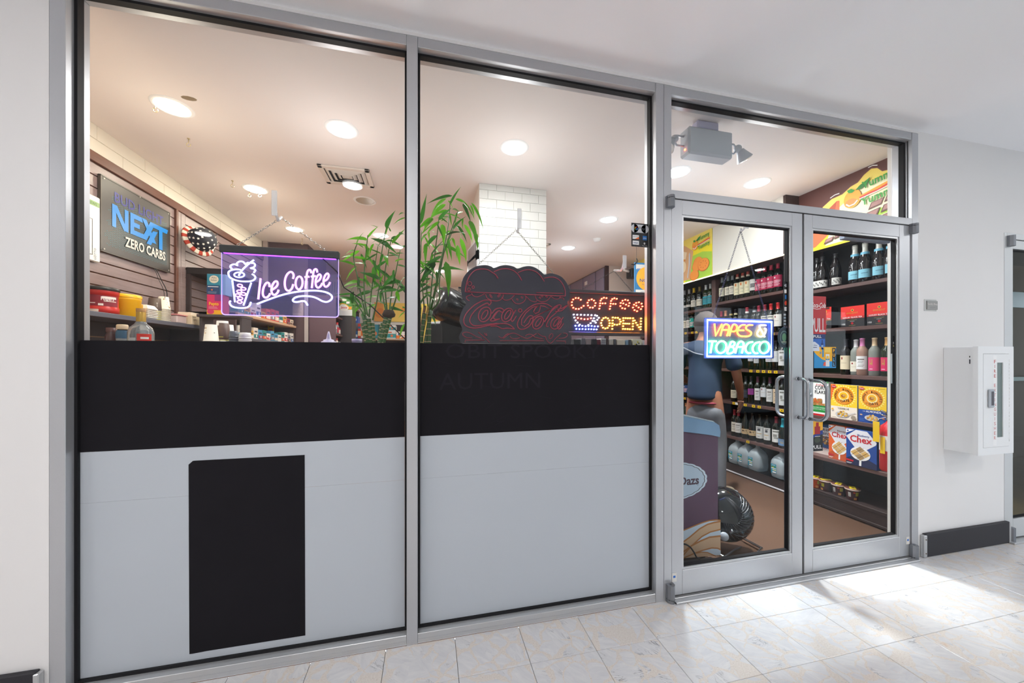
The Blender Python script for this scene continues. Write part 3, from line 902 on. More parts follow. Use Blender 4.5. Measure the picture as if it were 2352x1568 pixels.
# the door closer arm and sensor by the transom
M().box(2.62, 0.085, 2.07, 3.02, 0.12, 2.10, mat('8f95a3', 0.4, 0.5), 0.004).build('door_closer', label='grey bar of the door closer at the top of the right door', cat='door closer', origin=(2.8, 0.1, 2.085))
# camera and little speaker on the ceiling
p = PY(1447, 627, 3.3)
t = thing('security_camera', (p.x, 3.3, H), 'small black boxed camera on a white ceiling bracket', 'camera')
M().tube([(p.x - 0.1, 3.3, H), (p.x - 0.1, 3.3, p.z + 0.04), (p.x - 0.01, 3.3, p.z + 0.02)], 0.02, WHITE, 8).build('bracket', t, 'white bracket')
M().box(p.x - 0.02, 3.22, p.z - 0.075, p.x + 0.10, 3.38, p.z + 0.06, BLACK, 0.01).build('housing', t)
# ---------------------------------------------------------------- hanging things: clear hook, chain
CHROME = mat('a7a7aa', 0.25, 0.9); DARKCHAIN = mat('4b4444', 0.4, 0.6)
CLEAR = glassmat('clear_plastic', (0.93, 0.93, 0.95), 0.10, 0.45, 0.1, (0.9, 0.9, 0.92))
LINK = {}
def chain(parent, a, b, m, pitch=0.0115, w=0.0042, r=0.0011, nm='chain'):
    a, b = Vector(a), Vector(b)
    n = max(2, int((b - a).length / pitch))
    d = (b - a).normalized(); c = M()
    s1 = Vector((0, 1, 0)); s2 = d.cross(s1).normalized()
    for k in range(n):
        ce = a + (b - a) * ((k + 0.5) / n)
        s = s1 if k % 2 else s2
        L = pitch * 0.68
        c.tube([ce + d * (L * math.cos(q)) * 0.9 + s * (w * math.sin(q)) for q in [2 * math.pi * i / 8 for i in range(8)]], r, m, 4, closed=True)
    return tag(c.build(nm, parent, recalc=False), kind='stuff')
def suction(x, y, z, label, h=0.07):
    """clear adhesive hook stuck to the glass"""
    t = thing('adhesive_hook', (x, y, z), label, 'hook')
    M().box(x - 0.011, 0.052, z - h * 0.45, x + 0.011, 0.057, z + h * 0.55, CLEAR, 0.002).build('base_plate', t)
    k = M(); k.tube([(x, 0.06, z + h * 0.1), (x, 0.075, z - h * 0.35), (x, 0.095, z - h * 0.5), (x, y, z - h * 0.25)], 0.006, CLEAR, 8); k.build('hook_arm', t)
    return t

# ---------------------------------------------------------------- iced coffee sign
SY = 0.13
def K(px, py, y=SY): return PY(px, py, y)
t = thing('neon_sign', (-0.65, SY, 1.49), 'clear acrylic neon sign reading Ice Coffee with a purple lit edge', 'neon sign')
ix0, ix1, iz0, iz1 = K(508, 600).x, K(777, 640).x, 1.492, 1.766
r = 0.014
pts = []
for (cx, cz, a0) in ((ix1 - r, iz0 + r, -math.pi / 2), (ix1, iz1, None), (ix0, iz1, None), (ix0 + r, iz0 + r, math.pi)):
    if a0 is None: pts.append((cx, cz))
    else:
        for k in range(5):
            a = a0 + math.pi / 2 * k / 4; pts.append((cx + r * math.cos(a), cz + r * math.sin(a)))
ICEPANEL = glassmat('tinted_acrylic', (0.80, 0.78, 0.97), 0.04, 0.10, 0.0, (0.30, 0.26, 0.75))
M().prism([(x, SY + 0.002, z) for x, z in pts], (0, 0.004, 0), ICEPANEL).build('acrylic_panel', t)
ed = [(x, SY + 0.004, z) for x, z in pts]
M().tube(ed, 0.0022, emit((0.75, 0.55, 1.9), 0.8), 6, closed=True).build('lit_edge', t, 'purple glowing edge')
M().box(ix0 - 0.003, SY - 0.012, 1.764, ix1 + 0.004, SY + 0.018, 1.797, mat('19191c', 0.5), 0.002).build('light_bar', t, 'black bar along the top')
M().box(ix0 + 0.01, SY - 0.004, 1.7615, ix1 - 0.01, SY + 0.01, 1.7645, emit((0.7, 0.15, 2.4), 1.2)).build('led_strip', t, 'violet light strip')
S = 1568 / 210.0
def I(x, y, dy=0.0):
    q = PY(480 + x / S, 580 + y / S, SY - 0.003 + dy); return q
TUBEW = emit((0.92, 0.98, 1.9), 1.0); TUBEP = emit((1.05, 0.52, 1.02), 0.95)
def neon(parent, pts, m, r, nm, smooth=4, closed=False, f=I):
    P = [f(*p) for p in pts]
    if smooth and len(P) > 2: P = smooth_path(P, smooth, closed)
    return M().tube(P, r, m, 8, closed=closed).build(nm, parent, recalc=False)
def ell(cx, cy, rx, ry, tilt=0.0, n=16, a0=0.0, a1=360.0):
    o = []
    for k in range(n if a1 - a0 >= 360 else n + 1):
        a = math.radians(a0 + (a1 - a0) * k / n)
        x, y = rx * math.cos(a), ry * math.sin(a); c, s = math.cos(tilt), math.sin(tilt)
        o.append((cx + x * c - y * s, cy + x * s + y * c))
    return o
TR = 0.0036
cup = [[(400, 285), (365, 245), (385, 212), (440, 200), (490, 220), (475, 190), (520, 152), (585, 158), (625, 198), (650, 180), (680, 170)],
       [(725, 180), (765, 178), (790, 212), (768, 250), (710, 268), (760, 275), (795, 300), (780, 325), (768, 348)],
       [(540, 292), (450, 287), (365, 308), (332, 350), (360, 425), (450, 470), (560, 492), (690, 492), (765, 470), (795, 430), (775, 390), (738, 368)]]
for c in cup: neon(t, c, TUBEW, TR, 'whipped_cream_tube')
neon(t, [(770, 125), (690, 185), (600, 265), (545, 330), (510, 398)], TUBEW, TR, 'straw_tube')
neon(t, ell(518, 380, 88, 44), TUBEW, TR * 0.9, 'straw_ring_tube', 0, True)
for c in ([(400, 475), (445, 850)], [(725, 515), (590, 905)]): neon(t, c, TUBEW, TR, 'cup_side_tube', 0)
neon(t, [(372, 825), (352, 855), (380, 910), (450, 940), (560, 950), (650, 940), (702, 900), (718, 845)], TUBEW, TR, 'cup_base_tube')
for (x, y) in ((530, 565), (590, 620), (520, 665), (590, 708), (492, 730), (535, 782), (525, 845)):
    neon(t, ell(x, y, 42, 23, 0.12), TUBEP, TR * 0.8, 'bean_tube', 0, True)
LET = [('I', [[(885, 440), (865, 620), (845, 800)]]),
       ('c', [[(1040, 590), (1028, 525), (985, 520), (940, 590), (922, 690), (940, 755), (985, 770), (1030, 735), (1048, 695)]]),
       ('e', [[(1080, 640), (1150, 590), (1178, 540), (1165, 495), (1125, 500), (1085, 565), (1070, 650), (1090, 710), (1130, 722), (1175, 685), (1195, 635)]]),
       ('C', [[(1440, 450), (1452, 390), (1430, 342), (1390, 332), (1340, 375), (1308, 450), (1300, 550), (1322, 630), (1372, 655), (1420, 615), (1445, 540)]]),
       ('o', [ell(1545, 520, 60, 112, 0.06)]),
       ('f', [[(1752, 350), (1742, 303), (1712, 297), (1685, 340), (1672, 450), (1655, 618)], [(1640, 420), (1722, 412)]]),
       ('f', [[(1858, 340), (1848, 292), (1820, 285), (1793, 325), (1780, 450), (1763, 607)], [(1748, 412), (1832, 402)]]),
       ('e', [[(1830, 510), (1892, 470), (1920, 410), (1900, 372), (1862, 398), (1830, 480), (1835, 565), (1870, 602), (1918, 570), (1942, 520)]]),
       ('e', [[(1965, 495), (2027, 455), (2055, 395), (2035, 357), (1997, 383), (1965, 465), (1970, 550), (2005, 587), (2053, 555), (2077, 505)]])]
for ch, sts in LET:
    lm = M()
    for s_ in sts:
        P = [I(*p) for p in s_]
        cl = ch == 'o'
        P = smooth_path(P, 4) if not cl and len(P) > 2 else P
        lm.tube(P, 0.0046, TUBEP, 8, closed=cl)
    lm.build('letter_tube', t, 'pink letter ' + ch, recalc=False)
neon(t, [(825, 880), (1000, 812), (1200, 742), (1400, 690), (1600, 660), (1800, 650), (1950, 665), (2060, 702), (2110, 755), (2090, 810), (2020, 845), (1940, 830), (1850, 782), (1750, 752), (1600, 745), (1490, 765), (1440, 805), (1455, 840), (1520, 845), (1600, 830), (1655, 843), (1692, 905)], TUBEW, 0.0040, 'swoosh_tube')
hk = K(646, 500)
suction(hk.x, SY, hk.z + 0.03, 'clear hook on the glass above the iced coffee sign', 0.11)
for px in (545, 748):
    q = K(px, 570)
    chain(t, (hk.x, SY, hk.z), (q.x, SY, 1.80), CHROME)
M().tube([K(740, 592), K(775, 625), K(790, 660, 0.2), K(850, 700, 0.3), K(935, 783, 0.33)], 0.0028, BLACK, 6).build('cable', label='thin black cord running from the iced coffee sign behind the bamboo', cat='cord', origin=tuple(K(790, 660, 0.2)))

# ---------------------------------------------------------------- sandwich shaped sign, unlit
CY = 0.12
t = thing('neon_sign', (0.45, CY, 1.37), 'dark sandwich shaped acrylic sign with unlit red Coca-Cola script', 'neon sign')
q4 = 2332 / 580.0
out = [(478, 1480), (460, 1415), (490, 1352), (466, 1285), (470, 1225), (492, 1165), (525, 1112), (490, 1062), (480, 1010), (480, 950), (497, 880), (545, 815), (600, 778), (650, 762), (710, 758), (760, 772), (782, 785), (840, 765), (900, 758), (965, 772), (1000, 790), (1060, 772), (1120, 768), (1175, 788), (1222, 822), (1248, 845), (1300, 834), (1350, 842), (1410, 870), (1455, 925), (1478, 985), (1482, 1060), (1462, 1110), (1492, 1200), (1496, 1300), (1470, 1365), (1498, 1420), (1490, 1490)]
P = [PY(940 + x / q4, 420 + y / q4, CY) for x, y in out]
P = smooth_path(P, 3)
M().prism([(p.x, CY, p.z) for p in P], (0, 0.006, 0), mat('34323e', 0.12, 0, 0.5)).build('acrylic_panel', t)
s6 = 2352 / 360.0
RT = mat('a03048', 0.35)
def CC(x, y): return PY(960 + x / s6, 640 + y / s6, CY - 0.003)
def C4(x, y): return PY(940 + x / q4, 420 + y / q4, CY - 0.003)
bread = [[(517, 1005), (527, 940), (550, 870), (600, 812), (660, 795), (720, 800), (770, 828), (800, 850), (820, 882)], [(782, 820), (840, 797), (900, 792), (960, 808), (1005, 845), (1040, 900)],
         [(1005, 828), (1060, 806), (1110, 802), (1165, 818), (1210, 855), (1248, 910)], [(1245, 880), (1300, 870), (1350, 875), (1395, 905), (1425, 950), (1440, 1000), (1440, 1045)]]
for b in bread: neon(t, b, RT, 0.0026, 'bread_tube', 4, False, C4)
neon(t, [(517, 1005), (1440, 1045)], RT, 0.0026, 'bread_tube', 0, False, C4)
neon(t, [(1172, 1012), (1420, 1020)], RT, 0.0022, 'bread_tube', 0, False, C4)
for (x, y, r_) in ((558, 930, 18), (590, 962, 11), (552, 982, 13)): neon(t, ell(x, y, r_, r_ * 1.1, 0, 10), RT, 0.002, 'seed_tube', 0, True, C4)
fill = [[(800, 240), (730, 270), (740, 310), (775, 330)], [(805, 215), (830, 255), (900, 270), (1000, 225)], [(1015, 230), (1040, 290), (1130, 330), (1220, 325), (1270, 280), (1280, 235)], [(1255, 275), (1300, 320), (1380, 310), (1450, 245)],
        [(1410, 305), (1450, 360), (1510, 378), (1580, 350), (1620, 290), (1600, 240)], [(1620, 260), (1690, 330), (1760, 345), (1790, 320)], [(1755, 245), (1780, 310), (1850, 345), (1930, 330), (1990, 270)], [(1990, 260), (2050, 300), (2110, 300), (2140, 260)], [(2130, 285), (2180, 290), (2190, 320)]]
for b in fill: neon(t, b, RT, 0.0020, 'filling_tube', 4, False, CC)
for (x, y) in ((1085, 245), (1100, 272), (1205, 262), (1225, 240), (1490, 310), (1560, 280), (1830, 285), (1860, 262), (1930, 270)): neon(t, ell(x, y, 16, 10, 0.6, 8), RT, 0.0016, 'seed_tube', 0, True, CC)
script = [
    [(1062, 398), (1092, 372), (1095, 335), (1045, 318), (960, 335), (850, 395), (750, 490), (700, 570), (685, 640), (720, 705), (810, 738), (900, 735), (1010, 712), (1120, 690), (1290, 672), (1390, 702), (1450, 757)],
    [(1450, 757), (1340, 742), (1262, 748), (1180, 712), (1090, 715)], [(1062, 398), (1042, 366), (960, 400), (870, 465), (795, 560), (778, 640), (830, 700), (940, 700), (1060, 682), (1200, 670)],
    ell(1000, 535, 88, 118, 0.5), ell(1000, 540, 34, 78, 0.55),
    [(1110, 520), (1160, 460), (1220, 440), (1270, 455), (1285, 490), (1250, 500), (1210, 480), (1150, 530), (1115, 590), (1085, 620), (1110, 635), (1170, 622), (1225, 600)],
    [(1210, 475), (1160, 540), (1135, 590), (1170, 610), (1230, 600)],
    ell(1340, 545, 78, 110, 0.55), ell(1345, 540, 30, 78, 0.55), [(1470, 462), (1425, 540), (1395, 600), (1420, 640), (1478, 555)],
    ell(1532, 476, 26, 24),
    [(2010, 425), (1930, 380), (1830, 372), (1720, 400), (1610, 480), (1530, 580), (1490, 680), (1520, 750), (1590, 755), (1670, 710), (1720, 630), (1725, 570), (1680, 555), (1630, 600), (1590, 660)],
    [(1980, 455), (1900, 415), (1840, 405), (1835, 440), (1810, 500), (1760, 525), (1735, 490), (1760, 440), (1810, 405), (1720, 430), (1620, 510), (1555, 610), (1550, 690), (1600, 720), (1660, 670), (1690, 600)],
    ell(1800, 660, 72, 105, 0.6), ell(1805, 655, 28, 72, 0.6),
    [(1890, 640), (1930, 600), (2010, 460), (2090, 400), (2140, 395), (2140, 430), (2080, 500), (1990, 580), (1940, 660), (1925, 715), (1960, 715)], [(1900, 650), (1960, 540), (2040, 450), (2100, 420)],
    ell(2070, 665, 72, 100, 0.6), ell(2075, 655, 26, 70, 0.6), [(2180, 575), (2130, 650), (2090, 720), (2120, 755), (2185, 670)],
    [(2090, 460), (2170, 440), (2230, 400)], [(2060, 490), (2150, 480), (2210, 430), (2240, 400)]]
for b in script:
    cl = len(b) == 16
    neon(t, b, RT, 0.0028, 'script_tube', 0 if cl else 4, cl, CC)
low = [[(810, 888), (740, 885), (680, 850), (675, 815), (730, 800), (800, 825), (880, 870), (960, 898)], [(905, 800), (1000, 880), (1075, 955)], [(995, 810), (1010, 840), (1035, 850), (1020, 815)], [(1210, 860), (1260, 890), (1320, 840), (1360, 820)],
       [(1280, 898), (1370, 830), (1450, 818), (1540, 860), (1640, 895), (1730, 850), (1780, 820)], [(1380, 860), (1400, 890), (1470, 900), (1530, 880)], [(1610, 860), (1650, 835), (1710, 840), (1760, 880), (1880, 905)], [(1795, 820), (1860, 860), (1910, 870), (1930, 920), (1990, 968), (2060, 900), (2150, 820)],
       ell(1995, 862, 24, 42, 0.5), [(2110, 895), (2200, 885), (2240, 850), (2225, 820), (2180, 815)]]
for b in low:
    cl = len(b) == 16
    neon(t, b, RT, 0.0020, 'lettuce_tube', 0 if cl else 4, cl, CC)
for b in ([(705, 955), (710, 920), (1000, 920)], [(1225, 928), (1890, 930)], [(2070, 932), (2215, 935), (2212, 965)]): neon(t, b, RT, 0.0022, 'bread_tube', 0, False, CC)
hk = PY(1186, 528, CY)
suction(hk.x, CY, hk.z + 0.03, 'clear hook on the glass above the sandwich shaped sign', 0.10)
for (px, py) in ((1098, 608), (1272, 628)):
    q = PY(px, py, CY); chain(t, (hk.x, CY, hk.z), tuple(q), mat('7d7b70', 0.3, 0.8))

# ---------------------------------------------------------------- LED board
LY = 0.165
t = thing('led_sign', (0.98, LY, 1.42), 'dark framed LED board with glowing dots spelling Coffee and Open', 'led sign')
c00, c11 = PY(1304, 665, LY), PY(1487, 773, LY)
LX0, LX1, LZ0, LZ1 = PY(1298, 700, LY).x, PY(1487, 700, LY).x, PY(1400, 771, LY).z, PY(1400, 668, LY).z
M().box(LX0, LY + 0.004, LZ0, LX1, LY + 0.022, LZ1, mat('2c2226', 0.5), 0.002).build('board', t)
fm = M(); FRM = mat('3a3036', 0.35)
for a, b, c, d_ in ((LX0, LZ0, LX1, LZ0 + 0.02), (LX0, LZ1 - 0.02, LX1, LZ1), (LX0, LZ0 + 0.02, LX0 + 0.016, LZ1 - 0.02), (LX1 - 0.016, LZ0 + 0.02, LX1, LZ1 - 0.02)):
    fm.box(a, LY - 0.008, b, c, LY + 0.004, d_, FRM, 0.003)
fm.build('board_frame', t)
qs = 2352 / 210.0
LED = {
 ('letter C', 'r'): [(365, 270), (435, 272), (497, 315), (300, 308), (268, 375), (265, 455), (302, 520), (370, 548), (443, 550), (510, 520), (568, 472)],
 ('letter o', 'r'): [(775, 305), (835, 335), (875, 400), (858, 470), (803, 517), (735, 515), (680, 462), (670, 390), (705, 328)],
 ('first letter f', 'r'): [(1155, 272), (1090, 262), (1035, 290), (1005, 338), (993, 405), (988, 470), (972, 543), (1057, 408), (1125, 407)],
 ('second letter f', 'r'): [(1420, 290), (1358, 275), (1305, 298), (1275, 345), (1265, 413), (1255, 480), (1243, 550), (1328, 420), (1390, 423)],
 ('first letter e', 'r'): [(1570, 340), (1640, 315), (1708, 330), (1747, 400), (1727, 473), (1660, 440), (1588, 408), (1523, 398), (1515, 475), (1562, 530), (1633, 545)],
 ('second letter e', 'r'): [(1990, 380), (1920, 397), (1865, 440), (1838, 515), (1878, 580), (1943, 608), (2060, 415), (2080, 487), (2043, 555), (1983, 513), (1925, 468)],
 ('cup outline', 'w'): [(315, 695), (405, 700), (500, 702), (590, 705), (680, 705), (772, 710), (865, 712), (912, 728), (330, 772), (362, 845), (410, 903), (468, 955), (960, 778), (833, 790), (920, 832), (850, 862), (800, 858), (878, 903), (750, 918), (690, 965)],
 ('cup fill', 'r'): [(420, 783), (505, 800), (590, 815), (675, 812), (757, 790)],
 ('saucer', 'b'): [(357, 983), (447, 985), (535, 985), (620, 995), (695, 990), (775, 990), (852, 1000), (935, 1000), (382, 1065), (463, 1070), (540, 1068), (620, 1073), (697, 1070), (765, 1072), (835, 1077), (903, 1078)],
 ('letter O', 'o'): [(1080, 790), (1135, 772), (1193, 795), (1230, 848), (1240, 918), (1228, 983), (1185, 1037), (1127, 1055), (1068, 1033), (1033, 975), (1020, 912), (1043, 842)],
 ('letter P', 'o'): [(1318, 772), (1382, 778), (1447, 780), (1498, 820), (1520, 880), (1495, 938), (1428, 957), (1362, 953), (1315, 848), (1310, 920), (1308, 988), (1305, 1065)],
 ('letter E', 'o'): [(1590, 787), (1650, 787), (1707, 790), (1765, 790), (1590, 852), (1588, 925), (1585, 993), (1583, 1065), (1640, 928), (1690, 928), (1742, 932), (1637, 1067), (1700, 1068), (1757, 1073)],
 ('letter N', 'o'): [(1840, 790), (1842, 860), (1838, 930), (1835, 1000), (1830, 1075), (1880, 848), (1917, 905), (1953, 965), (1995, 1020), (2045, 797), (2043, 868), (2040, 940), (2037, 1010), (2035, 1077)]}
LC = {'r': emit((30, 1.6, 0.55), 1.0), 'w': emit((9, 9, 14), 1.0), 'b': emit((3, 5, 40), 1.0), 'o': emit((30, 9, 0.5), 1.0)}
for (nm, c), pts in LED.items():
    lm = M()
    for (x, y) in pts:
        q = PY(1290 + x / qs, 660 + y / qs, LY)
        lm.lathe([(0.0036, 0.004), (0.0036, -0.0015), (0.0026, -0.0042), (0, -0.0052)], LC[c], (q.x, LY, q.z), 8, mtx=Matrix.Rotation(-math.pi / 2, 3, 'X'))
    tag(lm.build('led_lamps', t, nm + ' in small glowing lamps'), kind='stuff')
hk = PY(1411, 622, LY)
suction(hk.x, LY, hk.z + 0.02, 'clear hook on the glass above the LED board', 0.07)
for (px, py) in ((1338, 664), (1452, 670)):
    q = PY(px, py, LY); chain(t, (hk.x, LY, hk.z), (q.x, LY, q.z + 0.002), DARKCHAIN, 0.009, 0.003, 0.0009)

# ---------------------------------------------------------------- vapes and tobacco sign behind the left door
VY = 0.10
t = thing('neon_sign', (1.82, VY, 1.30), 'blue framed neon sign reading Vapes and Tobacco behind the left door', 'neon sign')
a, b, c, d_ = PY(1617, 727, VY), PY(1778, 738, VY), PY(1776, 826, VY), PY(1617, 822, VY)
vx0, vx1, vz0, vz1 = a.x, b.x, 1.297, 1.537
VB = mat('5a6a94', 0.35, 0, 0.4)
M().box(vx0, VY, vz0, vx1, VY + 0.006, vz1, VB, 0.002).build('backing_panel', t)
qv = 2352 / 180.0
def V(x, y): return PY(1610 + x / qv, 720 + y / qv, VY - 0.009)
BW = emit((1.15, 2.2, 11.0), 1.0); RD = emit((9, 1.05, 0.16), 1.0); YL = emit((8, 4.6, 0.9), 1.0); GN = emit((1.1, 8.5, 2.2), 1.0)
neon(t, [(195, 190), (2120, 250), (2112, 1290), (185, 1285)], BW, 0.0060, 'border_tube', 0, True, V)
VL = [('V', RD, [[(405, 300), (440, 665), (630, 315)]]), ('A', RD, [[(585, 670), (640, 450), (690, 350), (765, 320), (835, 365), (840, 470), (780, 670)], [(640, 490), (825, 490)]]),
      ('P', RD, [[(855, 670), (905, 470), (955, 350), (1020, 325), (1080, 385), (1070, 480), (1000, 533), (915, 530)]]), ('E', RD, [[(1330, 342), (1220, 350), (1125, 440), (1090, 560), (1150, 655), (1260, 682)], [(1115, 500), (1290, 502)]]),
      ('S', RD, [[(1550, 345), (1430, 345), (1355, 400), (1365, 470), (1440, 512), (1505, 565), (1490, 640), (1400, 680), (1285, 682)]]),
      ('and', YL, [[(1950, 352), (1790, 352), (1762, 420), (1850, 570), (1912, 705)], [(1768, 460), (1700, 555), (1700, 640), (1780, 690), (1870, 660), (1930, 570), (1945, 470), (1912, 440)]]),
      ('T', GN, [[(240, 830), (460, 830)], [(345, 840), (285, 1185)]]), ('O', GN, [ell(610, 1005, 150, 185, 0.35)]),
      ('B', GN, [[(900, 860), (840, 1010), (790, 1185), (910, 1185), (995, 1110), (965, 1015), (860, 1000)], [(885, 870), (950, 838), (1010, 880), (985, 960), (870, 1000)]]),
      ('A', GN, [[(1030, 1190), (1095, 940), (1180, 838), (1260, 862), (1280, 950), (1225, 1190)], [(1085, 1000), (1265, 1000)]]),
      ('C', GN, [[(1550, 850), (1430, 880), (1345, 990), (1345, 1110), (1410, 1180), (1490, 1180)]]), ('C', GN, [[(1765, 855), (1645, 885), (1560, 995), (1560, 1115), (1625, 1185), (1705, 1185)]]), ('O', GN, [ell(1900, 1015, 150, 180, 0.3)])]
for ch, m_, sts in VL:
    lm = M()
    for s_ in sts:
        P = [V(*p) for p in s_]; cl = ch == 'O'
        if ch in 'PSCBE' or ch in ('and',) or (ch == 'A' and len(P) > 3): P = smooth_path(P, 4)
        lm.tube(P, 0.0048 if m_ is not GN else 0.0056, m_, 8, closed=cl)
    lm.build('letter_tube', t, 'glowing letter ' + ch, recalc=False)
hk = PY(1701, 530, VY)
suction(hk.x, VY, hk.z + 0.03, 'clear hook on the door glass above the vapes sign', 0.07)
for px in (1638, 1762):
    q = PY(px, 732, VY); chain(t, (hk.x, VY, hk.z), (q.x, VY, vz1 + 0.003), mat('4a4668', 0.4, 0.5))
M().tube(smooth_path([PY(1560, 793, 0.11), PY(1580, 803, 0.12), PY(1598, 811, 0.11), PY(1619, 815, VY + 0.01)], 5), 0.003, WHITE, 6).build('cable', label='white cord looping from the left end of the vapes sign', cat='cord', origin=tuple(PY(1580, 803, 0.12)))
# ---------------------------------------------------------------- right hand shelving along the wall, facing -X
SX, SD = 3.36, 0.42
un = thing('shelf_unit', (3.56, 1.9, 0), 'tall dark wooden shelving along the right wall, stocked with wine and groceries', 'shelving')
M().box(SX + SD, 0.17, 0, SX + SD + 0.015, 3.55, 2.7, BLACKPANEL).build('back_panel', un)
for (a, b) in ((1.062, 1.105), (1.975, 2.035), (0.165, 0.2), (3.5, 3.55)):
    M().box(SX, a, 0, SX + SD, b, 2.78 if a < 1.2 and a > 1 else 2.24, SHELFEDGE, 0.002).build('upright', un)
M().box(SX - 0.0, 1.086, 2.24, SX + 0.02, 1.105, 2.775, mat('6a4530', 0.5)).build('trim_strip', un)
ZR = [1.905, 1.553, 1.158, 0.788, 0.432]
ZM = [1.957, 1.553, 1.172, 0.800, 0.406]
ZL = [1.918, 1.640, 1.172, 0.765, 0.385]
def board(y0, y1, z, th=0.03):
    M().box(SX, y0, z - th, SX + SD, y1, z, SHELFEDGE, 0.002).build('shelf_board', un)
for z in ZR: board(0.2, 1.062, z)
for z in ZM: board(1.105, 1.975, z)
for z in ZL: board(2.035, 3.5, z)
for (y0, y1) in ((0.2, 1.062), (1.105, 1.975), (2.035, 3.5)):
    M().box(SX, y0, 0.10, SX + SD, y1, 0.128 if y0 < 1 else 0.10, DARKWOOD, 0.002).build('bottom_board', un)
    M().box(SX + 0.004, y0, 0.0, SX + 0.02, y1, 0.10, DARKWOOD).build('plinth', un)
M().box(SX - 0.004, 0.2, 0.0, SX + 0.004, 1.08, 0.02, DARKWOOD, 0.002).build('floor_bead', un)
M().box(SX - 0.004, 1.08, 0.0, SX + 0.002, 3.5, 0.012, mat('e4e0e6', 0.4)).build('floor_bead', un, 'white bead along the floor')
# yellow and white price tickets
tk = mat('f2c917', 0.5); tkw = mat('e9e9e9', 0.5); tkd = mat('6b5a10', 0.6)
def ticket(y, z, m=tk, w=0.036, h=0.026):
    b = M(); b.box(SX - 0.0025, y - w / 2, z - h, SX - 0.0005, y + w / 2, z, m)
    if m is tk: b.box(SX - 0.0027, y - w * 0.25, z - h * 0.7, SX - 0.0024, y + w * 0.2, z - h * 0.3, tkd)
    b.build('price_ticket', un, 'yellow price ticket' if m is tk else 'white price ticket')
for px in (1725, 1741, 1754, 1768, 1782): ticket(PX(px, 850, SX).y, ZM[2] - 0.002)
for px in (1686, 1698, 1712, 1731, 1744, 1796): ticket(PX(px, 928, SX).y, ZM[3] - 0.002)
ticket(PX(1692, 924, SX).y, ZM[3] - 0.002, tkw); ticket(PX(1787, 938, SX).y, ZM[3] - 0.002, tkw)
ticket(PX(1718, 1014, SX).y, ZM[4] - 0.002)
for px in (1575, 1590, 1600): ticket(PX(px, 775, SX).y, ZL[1] - 0.002)
for px in (1573, 1582, 1590): ticket(PX(px, 912, SX).y, ZL[3] - 0.002)
for px in (1572, 1583, 1590, 1633): ticket(PX(px, 978, SX).y, ZL[4] - 0.002)
for px in (1760, 1775): ticket(PX(px, 752, SX).y, ZM[1] - 0.002)

# fascia boards and their printed banners
FXW = 3.16
fa = thing('fascia_panel', (FXW, 1.4, 2.5), 'plain white fascia board above the wine shelves', 'panel')
M().box(FXW, 0.955, 2.245, FXW + 0.02, 1.80, H, mat('d9d7cf', 0.6), 0.002).build('board', fa)
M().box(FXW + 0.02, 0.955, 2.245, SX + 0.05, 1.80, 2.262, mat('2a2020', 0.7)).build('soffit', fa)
M().box(FXW - 0.0, 0.93, 2.2, SX, 0.955, H, mat('3a2622', 0.6)).build('end_board', fa, 'dark brown end board')
led = thing('led_strip', (FXW, 1.5, 2.24), 'glowing warm LED strip along the bottom of the fascia', 'led strip')
M().box(FXW - 0.004, 0.91, 2.232, FXW + 0.01, 2.6, 2.2445, mat('d8d0c0', 0.5)).build('channel', led)
ls = M(); y = 0.915
E1 = emit((1.0, 0.78, 0.42), 14.0)
while y < 2.6:
    ls.box(FXW - 0.007, y, 2.234, FXW - 0.0035, y + 0.011, 2.242, E1); y += 0.0175
tag(ls.build('led_lamps', led, 'row of tiny warm lamps'), kind='stuff')

